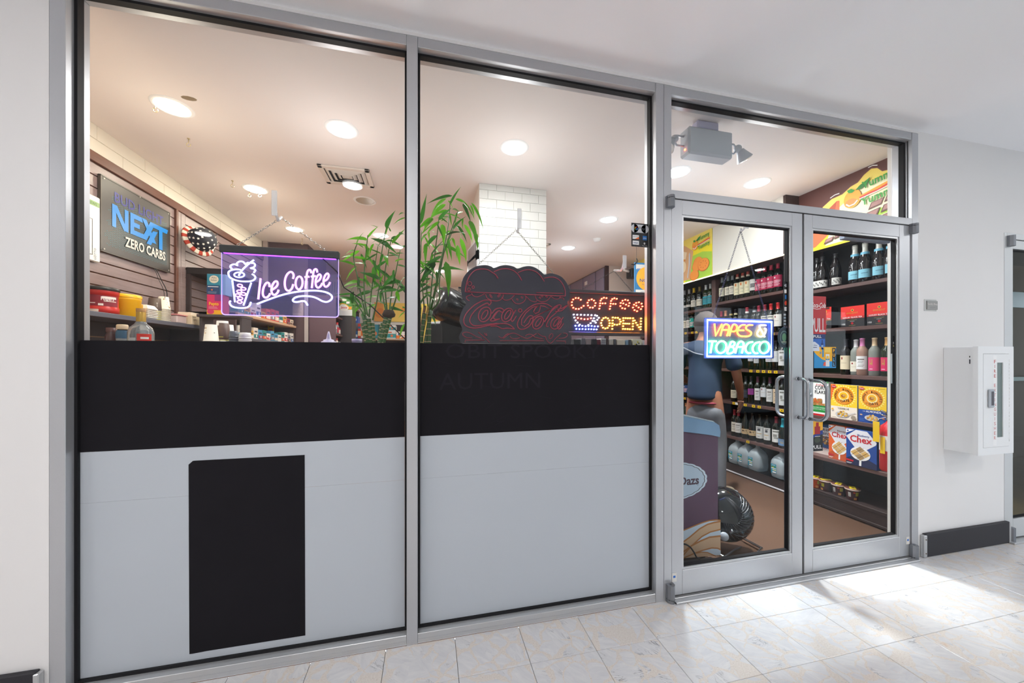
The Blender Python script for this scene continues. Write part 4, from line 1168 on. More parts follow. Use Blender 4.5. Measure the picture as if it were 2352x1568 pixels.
def Yb(u): return u
GREEN = mat('2f9a34', 0.5); GREEND = mat('1d7a2a', 0.5); ORG = mat('f4a52a', 0.5); RED = mat('d8342c', 0.5); CREAM = mat('f3ecd0', 0.5)
YEL = mat('f4e218', 0.5); YEL2 = mat('f3dd6a', 0.5); PALE = mat('f7f3c8', 0.5); CHOC = mat('5c332c', 0.5); CHOCL = mat('a87a74', 0.5); CHOC2 = mat('7c4a42', 0.5); LIME = mat('a7cf3c', 0.5)
def yummy(p, u, v, s):
    """the Yummy Yummy sandwich logo, s = width"""
    p.disc(u + 0.16 * s, v - 0.02 * s, 0.17 * s, ORG, 0.20 * s)
    p.disc(u + 0.13 * s, v - 0.10 * s, 0.12 * s, mat('f08b3a', 0.5), 0.09 * s)
    p.line([(u + 0.04 * s, v - 0.10 * s), (u + 0.10 * s, v - 0.16 * s), (u + 0.2 * s, v - 0.15 * s), (u + 0.26 * s, v - 0.09 * s)], 0.025 * s, WHITE)
    p.poly([(u + 0.26 * s, v - 0.02 * s), (u + 0.9 * s, v + 0.10 * s), (u + 1.0 * s, v + 0.07 * s), (u + 0.96 * s, v + 0.0 * s), (u + 0.3 * s, v - 0.08 * s)], ORG)
    p.line([(u + 0.3 * s, v - 0.06 * s), (u + 0.5 * s, v - 0.03 * s), (u + 0.62 * s, v - 0.03 * s), (u + 0.8 * s, v + 0.02 * s), (u + 0.96 * s, v + 0.03 * s)], 0.035 * s, RED)
    p.line([(u + 0.3 * s, v - 0.085 * s), (u + 0.6 * s, v - 0.055 * s), (u + 0.95 * s, v + 0.0 * s)], 0.018 * s, WHITE)
    p.poly([(u + 0.06 * s, v + 0.20 * s), (u + 0.14 * s, v + 0.21 * s), (u + 0.22 * s, v + 0.14 * s), (u + 0.16 * s, v + 0.11 * s), (u + 0.09 * s, v + 0.13 * s)], GREEN)
    p.poly([(u + 0.22 * s, v + 0.14 * s), (u + 0.30 * s, v + 0.21 * s), (u + 0.50 * s, v + 0.30 * s), (u + 0.44 * s, v + 0.17 * s), (u + 0.32 * s, v + 0.12 * s)], GREEND)
    p.text('Yummy', u + 0.66 * s, v + 0.13 * s, 0.16 * s, GREEN, w=0.62 * s, bold=0.02, rot=0.10)
    p.text('Yummy', u + 0.66 * s, v - 0.22 * s, 0.16 * s, GREEN, w=0.66 * s, bold=0.02, rot=0.10)
# yellow bread and cracker banner
bn = thing('banner', (FXW, 2.3, 2.5), 'yellow printed banner of sliced bread and orange crackers', 'banner')
M().box(FXW - 0.002, 1.803, 2.245, FXW + 0.016, 3.4, H, YEL, 0.001).build('board', bn)
p = Print((FXW - 0.002, 3.4, 2.245), (0, -1, 0), (0, 0, 1), (-1, 0, 0))
w_, h_ = 1.597, 0.535
p.rect(0.0, 0.0, 1.1, 0.40, mat('e9c79a', 0.5))
p.poly([(1.15, 0), (w_, 0), (w_, 0.27), (1.45, 0.31), (1.28, 0.30)], LIME)
p.poly([(1.1, 0.30), (1.3, 0.40), (w_, 0.36), (w_, h_), (0, h_), (0, 0.42)], YEL2)
p.poly([(0.8, 0.06), (1.24, 0.02), (1.30, 0.36), (1.14, 0.47), (0.8, 0.36)], mat('d9a878', 0.5))
for (u, v) in ((1.02, 0.20), (1.05, 0.195), (1.08, 0.19), (1.12, 0.20)): p.disc(u, v, 0.05, mat('c98d55', 0.5), 0.075); p.disc(u + 0.008, v, 0.045, mat('f0d9b0', 0.5), 0.07)
p.poly([(1.0, 0.30), (1.16, 0.27), (1.19, 0.37), (1.06, 0.43), (0.98, 0.38)], mat('efd8b4', 0.5)); p.poly([(1.0, 0.30), (1.16, 0.27), (1.165, 0.29), (1.02, 0.335)], mat('d98f3e', 0.5))
for i in range(40):
    p.disc(0.95 + R.random() * 0.16, 0.0 + R.random() * 0.09, 0.008, mat('a8503e', 0.5), n=6); p.h -= p.step
p.h += p.step
p.poly([(1.195, 0.05), (1.21, 0.05), (1.245, 0.22), (1.25, 0.33), (1.24, 0.36), (1.225, 0.34), (1.222, 0.2)], mat('c8ccd2', 0.3))
for (u, v, r_) in ((1.38, 0.20, 0.075), (1.37, 0.18, 0.075), (1.36, 0.155, 0.075), (1.47, 0.15, 0.09), (1.32, 0.055, 0.075)):
    p.disc(u, v, r_, mat('d96a1a', 0.5), r_ * 0.85); p.disc(u, v + 0.004, r_ * 0.93, mat('f09430', 0.5), r_ * 0.78)
for k in range(8): p.disc(1.47 + 0.05 * math.cos(k * 0.785), 0.154 + 0.04 * math.sin(k * 0.785), 0.006, mat('b9541a', 0.5), n=6)
yummy(p, 1.29, 0.42, 0.29)
p.build('print', bn)
# brown chocolate banner over the right door
BX = 3.31
bn = thing('banner', (BX, 0.55, 2.5), 'brown and yellow printed banner of chocolate bars with green logo lettering', 'banner')
M().box(BX, 0.12, 2.238, BX + 0.02, 0.955, H, CHOC, 0.001).build('board', bn)
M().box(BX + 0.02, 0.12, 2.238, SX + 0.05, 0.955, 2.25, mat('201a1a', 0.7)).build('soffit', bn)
p = Print((BX, 0.955, 2.238), (0, -1, 0), (0, 0, 1), (-1, 0, 0))
h_ = H - 2.238
wave = [(0.0, 0.24), (0.06, 0.255), (0.12, 0.305), (0.20, 0.315), (0.23, 0.36), (0.30, 0.40), (0.38, 0.405), (0.44, 0.44), (0.49, 0.45), (0.53, 0.49), (0.58, 0.515), (0.62, 0.50), (0.65, 0.46), (0.70, 0.45), (0.74, 0.475), (0.80, 0.48), (0.835, 0.46)]
p.poly([(0, 0)] + [(0.835, 0)] + list(reversed(wave)), YEL2)
p.poly([(0, 0), (0.55, 0), (0.30, 0.12), (0.0, 0.26)], YEL)
p.poly([(0.25, 0.02), (0.835, 0.02), (0.835, 0.42), (0.55, 0.42), (0.35, 0.30)], PALE)
p.poly([(0.36, 0.10), (0.835, 0.16), (0.835, 0.20), (0.36, 0.17)], LIME)
p.line(wave, 0.006, CHOC2)
for (a, b) in (((0.08, 0.285), (0.17, 0.325)), ((0.29, 0.41), (0.36, 0.42)), ((0.56, 0.53), (0.62, 0.518))):
    p.line([a, ((a[0] + b[0]) / 2, max(a[1], b[1]) + 0.002), b], 0.007, WHITE)
PKT = mat('e2683c', 0.5); PKD = mat('b24c2c', 0.5)
p.poly([(0.0, 0.02), (0.17, -0.0 + 0.03), (0.36, 0.17), (0.36, 0.36), (0.34, 0.365), (0.2, 0.27), (0.0, 0.20)], PKT)
p.poly([(0.26, 0.31), (0.34, 0.365), (0.33, 0.30)], PKD)
p.line([(0.22, 0.25), (0.27, 0.275), (0.32, 0.25)], 0.018, mat('f0a24a', 0.5))
p.text('Yummy', 0.24, 0.19, 0.035, GREEN, w=0.10, bold=0.02, rot=0.4)
for (u, v, s_) in ((0.56, 0.20, 1), (0.66, 0.22, 1), (0.76, 0.24, 1), (0.53, 0.13, 1.05), (0.64, 0.15, 1.05), (0.75, 0.17, 1.05), (0.48, 0.06, 1.1), (0.60, 0.07, 1.1), (0.72, 0.09, 1.1), (0.24, 0.03, 0.8), (0.32, 0.05, 0.8)):
    p.poly([(u, v), (u + 0.085 * s_, v + 0.012), (u + 0.105 * s_, v + 0.062 * s_), (u + 0.02, v + 0.05 * s_)], CHOC)
    p.poly([(u + 0.012, v + 0.014), (u + 0.08 * s_, v + 0.022), (u + 0.095 * s_, v + 0.056 * s_), (u + 0.026, v + 0.046 * s_)], CHOCL)
yummy(p, 0.40, 0.34, 0.36)
p.build('print', bn)

# ---------------------------------------------------------------- bottles
GLB = mat('12160f', 0.06, 0, 0.6); GLD = mat('141012', 0.06, 0, 0.6); GLG = mat('1e2b14', 0.07, 0, 0.6)
GLC = mat('c9cfc6', 0.06, 0, 0.6, trans=0.55); GLR = mat('e8b9a4', 0.06, 0, 0.6, trans=0.5)
PROF = {
 'bord': [(0, 0), (0.033, 0), (0.0365, 0.004), (0.0365, 0.19), (0.034, 0.207), (0.024, 0.224), (0.0162, 0.238), (0.0145, 0.25), (0.0142, 0.288), (0.0158, 0.289), (0.0158, 0.298), (0, 0.30)],
 'burg': [(0, 0), (0.036, 0), (0.040, 0.005), (0.040, 0.145), (0.037, 0.175), (0.028, 0.21), (0.019, 0.24), (0.0145, 0.262), (0.0142, 0.285), (0.0158, 0.286), (0.0158, 0.294), (0, 0.296)],
 'champ': [(0, 0), (0.039, 0), (0.0435, 0.006), (0.0435, 0.14), (0.040, 0.175), (0.030, 0.215), (0.020, 0.245), (0.0165, 0.262), (0.0165, 0.29), (0.0178, 0.292), (0.0178, 0.305), (0.0165, 0.318), (0, 0.32)]}
BM = {}
def bottle_meshes(shape, glass, foil, label, lz, lh, span, extra, capcol):
    key = (shape, glass.name, foil, label, lz, lh, span, extra, capcol)
    if key in BM: return BM[key]
    pr = PROF[shape]; out = []
    out.append(('bottle_body', M().lathe(pr, glass, seg=20).mesh(), None))
    top = pr[-1][1]
    if foil:
        fz = 0.236 if shape == 'bord' else (0.252 if shape == 'burg' else 0.225)
        f = []
        for i, (r, z) in enumerate(pr):
            if z >= fz and r > 0: f.append((r + 0.0007, z))
        # start ring on the profile at fz
        for (r0, z0), (r1, z1) in zip(pr, pr[1:]):
            if z0 < fz <= z1: f.insert(0, (r0 + (r1 - r0) * (fz - z0) / (z1 - z0) + 0.0007, fz)); break
        f.append((0, top + 0.001))
        fm_ = M().lathe(f, mat(foil, 0.35, 0.15), seg=16)
        if capcol:
            fm_.lathe([(f[0][0] + 0.0003, fz - 0.001), (f[0][0] + 0.0003, fz + 0.018)], mat(capcol, 0.4), seg=16)
        out.append(('foil', fm_.mesh(recalc=False), None))
    if label:
        R0 = max(r for r, z in pr) + 0.0008
        a = math.radians(span)
        m = M(); lm = mat(label, 0.7)
        m.lathe([(R0, lz), (R0, lz + lh)], lm, seg=14, a0=math.pi - a, a1=math.pi + a)
        def bar(c, z0, z1, s0, s1, q=0.0005):
            m.lathe([(R0 + q, z0), (R0 + q, z1)], mat(c, 0.6), seg=6, a0=math.pi + a * s0, a1=math.pi + a * s1)
        if extra == 'text':
            for k, zz in enumerate((0.72, 0.58, 0.48, 0.3, 0.2)):
                bar('5a5048', lz + lh * zz, lz + lh * (zz + (0.07 if k == 0 else 0.025)), -0.55 + 0.1 * (k % 2), 0.5 - 0.12 * (k % 3))
        elif extra == 'rose':
            bar('f4e9ea', lz + lh * 0.72, lz + lh * 0.86, -0.62, -0.30)
            for zz, e in ((0.52, 0.6), (0.43, 0.55), (0.34, 0.3), (0.22, 0.45), (0.12, 0.2)): bar('f2c7cf', lz + lh * zz, lz + lh * (zz + 0.05), -0.62, e)
        elif extra == 'flag':
            bar('d9772c', lz + lh * 0.72, lz + lh * 0.93, -0.45, -0.05)
            for zz in (0.5, 0.42, 0.2): bar('8a8468', lz + lh * zz, lz + lh * (zz + 0.02), -0.4, 0.4)
        elif extra == 'block':
            for zz, e in ((0.52, 0.5), (0.40, 0.55), (0.28, 0.4)): bar('3a3a3e', lz + lh * zz, lz + lh * (zz + 0.09), -0.6, e)
        elif extra == 'mt':
            bar('3f3026', lz + lh * 0.45, lz + lh * 0.80, -0.5, -0.15); bar('3f3026', lz + lh * 0.45, lz + lh * 0.80, -0.05, 0.05); bar('3f3026', lz + lh * 0.72, lz + lh * 0.80, 0.12, 0.42); bar('3f3026', lz + lh * 0.45, lz + lh * 0.80, 0.22, 0.3)
            bar('8a6a4a', lz + lh * 0.22, lz + lh * 0.28, -0.6, 0.6)
        elif extra == 'house':
            bar('45464c', lz + lh * 0.62, lz + lh * 0.82, -0.4, 0.25); bar('5f6066', lz + lh * 0.86, lz + lh * 0.92, -0.5, 0.45); bar('b98b1e', lz + lh * 0.38, lz + lh * 0.42, -0.7, 0.5); bar('77777c', lz + lh * 0.15, lz + lh * 0.19, -0.4, 0.1)
        elif extra == 'art':
            bar('76766f', lz + lh * 0.80, lz + lh * 0.90, -0.55, 0.55); bar('8d8d88', lz + lh * 0.42, lz + lh * 0.64, -0.45, 0.2); bar('9a9a94', lz + lh * 0.28, lz + lh * 0.40, -0.3, 0.6)
        elif extra == 'face':
            for k in range(9):
                s0 = -0.8 + 0.18 * k; zz = 0.15 + 0.5 * ((k * 37) % 10) / 10
                bar('1d1d20', lz + lh * zz, lz + lh * (zz + 0.22), s0, s0 + 0.10)
        elif extra == 'crest':
            bar('8c2f2f', lz + lh * 0.72, lz + lh * 0.88, -0.55, -0.3); bar('b7a791', lz + lh * 0.45, lz + lh * 0.48, -0.6, 0.3)
        elif extra == 'gold':
            bar('c79a4e', lz + lh * 0.42, lz + lh * 0.86, -0.55, -0.42); bar('c79a4e', lz + lh * 0.42, lz + lh * 0.86, -0.25, -0.12); bar('c79a4e', lz + lh * 0.5, lz + lh * 0.58, -0.5, -0.15)
            bar('f3c3d2', lz + lh * 0.1, lz + lh * 0.16, -0.6, -0.1)
        elif extra == 'script':
            bar('47708a', lz + lh * 0.50, lz + lh * 0.57, -0.45, 0.3); bar('47708a', lz + lh * 0.53, lz + lh * 0.62, 0.3, 0.5)
            for zz in (0.36, 0.27): bar('7fb2c4', lz + lh * zz, lz + lh * (zz + 0.025), -0.4, 0.4)
        out.append(('label', m.mesh(recalc=False), None))
    BM[key] = out
    return out
def bottle(x, y, z, name, label_text, grp, shape='bord', glass=GLB, foil=None, label=None, lz=0.06, lh=0.09, span=62, extra='text', turn=0.5, capcol=None, sc=1.0):
    t = thing(name, (x, y, z), label_text, 'bottle', grp)
    for nm, me, lb in bottle_meshes(shape, glass, foil, label, lz, lh, span, extra, capcol):
        inst(me, nm, t, (0, 0, 0), (0, 0, turn), (sc, sc, sc))
    return t
def row(px_list, py, z, kinds, shelf, grp, x=SX + 0.062, zoff=0.0005, first='from the left'):
    """bottles whose feet stand at the pixel columns, along shelf height z"""
    n = len(px_list)
    for i, (px, kd) in enumerate(zip(px_list, kinds)):
        y = PX(px, py, x).y
        d = dict(kd); desc = d.pop('d'); dx = d.pop('dx', 0)
        pos = 'leftmost' if i == 0 else ('rightmost' if i == n - 1 else ortho(i))
        bottle(x + dx, y, z + zoff, 'wine_bottle', f'{desc}, {pos} {shelf}', grp, **d)
TOPM = [dict(d='dark bottle with cream label and grey cap', foil='8f959b', label='e9e2c8', lz=0.07, lh=0.10, span=50)] * 1 + [dict(d='dark bottle with rounded cream label and grey cap', foil='8f959b', label='eae3cf', lz=0.07, lh=0.095, span=52)] * 2 + \
       [dict(d='dark bottle with tall ivory label and red capsule', foil='b8402f', capcol='ead9c0', label='f0e8c4', lz=0.05, lh=0.135, span=58, extra='flag')] * 3 + [dict(d='dark bottle with white block print label', foil=None, label='e2e2dc', lz=0.065, lh=0.12, span=66, extra='block')] + \
       [dict(d='wine bottle with crimson label and crimson capsule', foil='c02a4a', label='c8305a', lz=0.05, lh=0.12, span=78, extra='rose')] * 4
GM = 'wine bottles on the right shelves'
row([1659, 1672.5, 1682.5, 1694, 1706, 1718, 1731, 1743.5, 1757, 1771.5, 1787], 680, ZM[0], TOPM, 'on the lit top shelf', GM)
TOPL = [dict(d='dark bottle with grey foil and white band', foil='a7a9ac', label='e6e2da', lz=0.06, lh=0.03, span=80)] * 2 + [dict(d='dark bottle with bright yellow capsule', foil='e8c01c', label='ece7d8', lz=0.05, lh=0.085, span=70, capcol=None), dict(d='dark bottle with dull gold capsule', foil='8a7434', label='e6e0cc', lz=0.05, lh=0.085, span=75),
        dict(d='green bottle with teal label and white cap', glass=GLG, foil='d6dcdc', label='2a97a5', lz=0.05, lh=0.10, span=75), dict(d='green bottle with teal label and silver cap', glass=GLG, foil='c3cccc', label='2a97a5', lz=0.05, lh=0.10, span=75)]
row([1572, 1583, 1594, 1607, 1621.5, 1632], 710, ZL[0], TOPL, 'top shelf left of post', GM)
MIDM = [dict(d='dark bottle with crimson capsule', foil='a82a44', label='d9d4cf'), dict(d='dark bottle with copper capsule', foil='c98762', label='d9d4cf'), dict(d='dark bottle with black capsule', foil='22222a', label='cfcbd2', capcol='b9a56a'), dict(d='dark bottle with black and cream capsule', foil='22222a', label='cfcbd2', capcol='d8cfa8'), dict(d='dark bottle with plain black capsule', foil='26262e', label='d4d0d8', lh=0.11), dict(d='dark bottle with red and white capsule', foil='b23444', label='2c2c48', capcol='e8e4e0'),
        dict(d='dark bottle with grey ring on its neck', foil='1e1e26', label='d2ced4', capcol='b8bcc0'), dict(d='dark bottle with magenta label', foil='a03048', label='a8308a', extra='rose'), dict(d='dark bottle with pale drawn label', foil='a02c3a', label='ddd9d6', lh=0.12, extra='art'), dict(d='dark bottle with bright red capsule and round seal', foil='c82c30', label='e6e2d8', lh=0.12, extra='art'), dict(d='dark bottle with red capsule and white label', foil='c82c30', label='ece8e0', lh=0.12, extra='crest')]
row([1657, 1667, 1679, 1690, 1701, 1716, 1733, 1743, 1757, 1771, 1787], 768, ZM[1] + 0.0, MIDM, 'above the vapes sign', GM)
SECL = [dict(d='bottle with cream capsule and ivory label', foil='e0d8c8', label='e8e2cc', lh=0.10), dict(d='bottle with peach capsule and white label', foil='d9a07a', label='e6e2da', lh=0.10), dict(d='bottle with tan capsule and turquoise label', foil='caa27a', label='2aa79a', lh=0.12, span=70, extra='rose'), dict(d='bottle with dark teal capsule', foil='20484c', label='dcdce0', lh=0.06), dict(d='bottle with ivory capsule beside the head of the shopper', foil='e2dacc', label='e8e4da', lh=0.10)]
row([1574, 1583, 1591, 1600.5, 1609], 768, ZL[1], SECL, 'on second shelf', GM)
THR = [dict(d='bottle with plain white label under the vapes sign', foil='24242a', label='dcdce2', lz=0.09, lh=0.05), dict(d='bottle with small grey label under the vapes sign', foil='24242a', label='cfcfd2', lz=0.07, lh=0.08, span=40), dict(d='dark bottle without a label in view', foil='1c1c22'), dict(d='bottle with white striped label under the vapes sign', foil='24242a', label='d6d6dc', lz=0.085, lh=0.07), dict(d='bottle with broad white label right of the vapes sign', foil='2a2a30', label='d3d6d8', lz=0.085, lh=0.11, span=70, extra='crest'), dict(d='bottle with tall drawn label by the door edge', foil='2a2a30', label='d8d8d8', lz=0.05, lh=0.15, span=50, extra='art')]
row([1727, 1739, 1752, 1768, 1783, 1797], 848, ZM[2], THR, 'behind it', GM)
FOR = [dict(d='bottle with cream label beside the shopper', foil='2a2024', label='dad4bc', lz=0.04, lh=0.09), dict(d='bottle with broad grey white label', foil='25252b', label='c8cfd8', lz=0.10, lh=0.09, span=68, extra='crest'), dict(d='dark bottle with no bright label', foil='22222a', label='2a3344'), dict(d='bottle with square magenta label', foil='2a2a32', label='9a3a94', lz=0.10, lh=0.065, span=45), dict(d='bottle with narrow tall white label', foil='5a2a44', label='d6d6d6', lz=0.05, lh=0.125, span=42), dict(d='bottle with white label and dark logo', foil='2a2a32', label='d2d5d8', lz=0.09, lh=0.10, span=62, extra='crest'), dict(d='bottle with white label half behind the inner handle', foil='5a2a44', label='d2d2d0', lz=0.05, lh=0.13, span=48), dict(d='bottle with peach label behind the inner handle', foil='2a2a32', label='d8c2a4', lz=0.04, lh=0.145, span=46), dict(d='bottle with tall silver drawn label', foil='2a2a32', label='d4d6d6', lz=0.03, lh=0.15, span=48, extra='art')]
row([1687, 1700.5, 1714, 1726, 1741, 1756, 1769, 1784.5, 1797.5], 930, ZM[3], FOR, 'at handle height', GM)
FIF = [dict(d='bottle with red capsule beside the shopper', foil='8a2430', label='d8d2c4', lz=0.05, lh=0.11, span=45), dict(d='bottle with dark red capsule and grey white label', foil='8a2430', label='dbd9d6', lz=0.05, lh=0.11, span=60), dict(d='sloping bottle with tan block letter label', shape='burg', label='d0b48c', lz=0.055, lh=0.055, span=75, extra='mt'), dict(d='sloping bottle with tan block letter label and dark glass', shape='burg', glass=GLD, label='d0b48c', lz=0.055, lh=0.055, span=75, extra='mt'), dict(d='bottle with white engraved house label', label='dcdcda', lz=0.045, lh=0.125, span=66, extra='house'), dict(d='bottle with narrower white engraved house label', label='d8d8d6', lz=0.045, lh=0.125, span=52, extra='house'), dict(d='bottle with red capsule and broad drawn white label', foil='8a2838', label='dededc', lz=0.045, lh=0.125, span=80, extra='art'), dict(d='sparkling bottle with turquoise foil', shape='champ', foil='1f9aae', label='5f86b4', lz=0.03, lh=0.07, span=75, extra='art', sc=0.92)]
row([1687.5, 1697, 1713, 1729.5, 1746, 1763, 1783.5, 1799], 1018, ZM[4], FIF, 'above the water jugs', GM)
row([1566, 1577, 1590], 905, ZL[3] + 0.0, [dict(d='dark round shouldered bottle', label='7a6a74', lh=0.06), dict(d='bottle with blue and red label', label='2f4f86', lz=0.06, lh=0.10, extra='rose', glass=GLD), dict(d='tall bottle with clear blue label', label='52708f', lz=0.05, lh=0.11, glass=GLC)], 'on the shelf left of the shopper', GM)
row([1576, 1586, 1595], 968, ZL[4] + 0.0, [dict(d='white wine bottle with orange capsule', shape='burg', glass=GLG, foil='c98a5a', label='e8e4da', lz=0.03, lh=0.085), dict(d='white wine bottle with grey capsule', shape='burg', glass=GLG, foil='7c7c70', label='e6e2d8', lz=0.03, lh=0.075), dict(d='white wine bottle half behind the shopper', shape='burg', glass=GLG, foil='7c7c70', label='e6e2d8', lz=0.03, lh=0.07)], 'on the low shelf left of the shopper', GM)
# right door, upper shelf
row([1877, 1889, 1919], 660, ZR[0], [dict(d='black bottle with white portrait label cut by the door stile', shape='burg', glass=GLD, foil='2b2a2c', label='d8d6d2', lz=0.02, lh=0.06, span=70, extra='face'), dict(d='brown black bottle with white portrait label', shape='burg', glass=GLD, foil='2b2a2c', label='d8d6d2', lz=0.02, lh=0.06, span=85, extra='face', turn=0.2), dict(d='black bottle with small portrait label', shape='burg', glass=GLD, foil='2b2a2c', label='cfcdc8', lz=0.02, lh=0.06, span=55, extra='face', turn=0.9)], 'of three under the chocolate banner', GM)
row([1964, 1987, 2019, 2047], 645, ZR[0], [dict(d='sparkling wine with white foil and sky blue label', shape='champ', glass=GLD, foil='dcdcd4', capcol='6fb4d0', label='86c4d8', lz=0.035, lh=0.068, span=55, extra='script', turn=0.35 + 0.1 * k) for k in range(4)], 'of four under the chocolate banner', GM)
row([1943.5, 1966.5, 1983, 2009, 2038.5], 855, ZR[2], [dict(d='rose wine with cream crest label', glass=GLD, foil='2d2c34', label='dfd0b4', lz=0.045, lh=0.115, span=66, extra='crest', turn=0.3), dict(d='pale wine with white screw cap and low cream label', glass=GLC, foil='d8d8d8', label='e2dccc', lz=0.03, lh=0.085, span=72, extra='crest', turn=0.4, sc=0.97), dict(d='pink capped wine with white label', glass=GLR, foil='d884b8', label='e6e6e6', lz=0.05, lh=0.105, span=62, turn=0.3, dx=-0.01), dict(d='pale wine with cream cap and pink label', glass=GLC, foil='e2c8a2', label='e0427a', lz=0.04, lh=0.105, span=66, extra='gold', turn=0.35), dict(d='green glass wine with tan cap and hot pink label', glass=GLG, foil='d8a868', label='e01f62', lz=0.04, lh=0.105, span=78, extra='gold', turn=0.3)], 'on the shelf above the cereal boxes', GM)
# ---------------------------------------------------------------- boxes on the right hand shelves (fronts face -X)
def carton(y0, y1, z0, h, depth, col, label, cat='box', grp=None, name='carton', x=SX + 0.012, side=None, tilt=0.0):
    """carton with its printed front on the plane x; returns thing and Print whose u runs left to right in view"""
    t = thing(name, (x, (y0 + y1) / 2, z0), label, cat, grp)
    b = M(); b.box(x, y1, z0, x + depth, y0, z0 + h, mat(col, 0.45), 0.001); b.build('box_body', t)
    p = Print((x, max(y0, y1), z0), (0, -1, 0), (0, 0, 1), (-1, 0, 0))
    return t, p, abs(y1 - y0)
def yy(px, py=900): return PX(px, py, SX + 0.012).y
BK = mat('1b1b1e', 0.5); NAVY = mat('20489a', 0.45); WHT = mat('efefef', 0.5); GRY = mat('c9c9cc', 0.5); REDD = mat('c8202c', 0.45); OAT = mat('c89b55', 0.6); OAT2 = mat('a9783a', 0.6); ORANGE = mat('f0702a', 0.45); GOLD = mat('f2b81e', 0.45)
GC = 'grocery boxes on the right shelves'
# black tea
for (a, b, h, lb, big) in ((1884, 1909.5, 0.185, 'tall red and black tea box partly behind the red door sticker', 1), (1931.5, 1985.5, 0.168, 'red and black luxury black tea box in the middle of the shelf', 0), (1991, 2050, 0.172, 'red and black luxury black tea box beside the right door frame', 0)):
    t, p, w = carton(yy(b), yy(a), ZR[1] + 0.0005, h, 0.08, '1c1b20', lb, grp=GC)
    p.rect(0, h * 0.42, w, h, mat('e8281c', 0.45)); p.rect(0, h * 0.40, w, h * 0.50, mat('c01f22', 0.45))
    if big: p.rect(0.005, h * 0.90, w * 0.85, h * 0.99, mat('4a2016', 0.5)); p.rect(0.0, h * 0.375, w, h * 0.385, GOLD)
    p.text('Black Tea' if big else 'LUXURY BLACK TEA', w * 0.5, h * 0.425, h * 0.07, WHT, w=w * 0.82, bold=0.01, shear=0.2 if big else 0)
    p.disc(w * 0.5, h * 0.80, h * 0.06, GOLD); p.disc(w * 0.5, h * 0.80, h * 0.035, mat('2a3a4a', 0.5)); p.text('EMINENT', w * 0.5, h * 0.63, h * 0.075, mat('d9a23a', 0.4), w=w * 0.48)
    p.disc(w * 0.5, h * 0.17, h * 0.055, mat('b01824', 0.5)); p.rect(w * 0.36, h * 0.06, w * 0.64, h * 0.075, mat('9a8a4a', 0.5)); p.rect(w * 0.3, h * 0.32, w * 0.7, h * 0.335, mat('9a8a4a', 0.5)); p.rect(w * 0.40, h * 0.26, w * 0.6, h * 0.272, GRY)
    if not big: p.text('100', w * 0.13, h * 0.10, h * 0.08, WHT)
    p.build('print', t)
def spoonful(p, u, v, s):
    p.line([(u + 0.4 * s, v + 0.02 * s), (u + 0.62 * s, v + 0.10 * s), (u + 0.95 * s, v + 0.24 * s)], 0.06 * s, GRY)
    p.disc(u, v, 0.5 * s, GRY, 0.24 * s)
    rr = random.Random(4)
    for k in range(26):
        a = rr.random() * 6.28; q = rr.random() ** 0.5
        p.disc(u + 0.44 * s * q * math.cos(a), v + 0.05 * s + 0.22 * s * q * math.sin(a), 0.075 * s, (OAT, OAT2, mat('e3c58a', 0.6), GOLD)[k % 4], 0.06 * s, 7); p.h -= p.step * 0.8
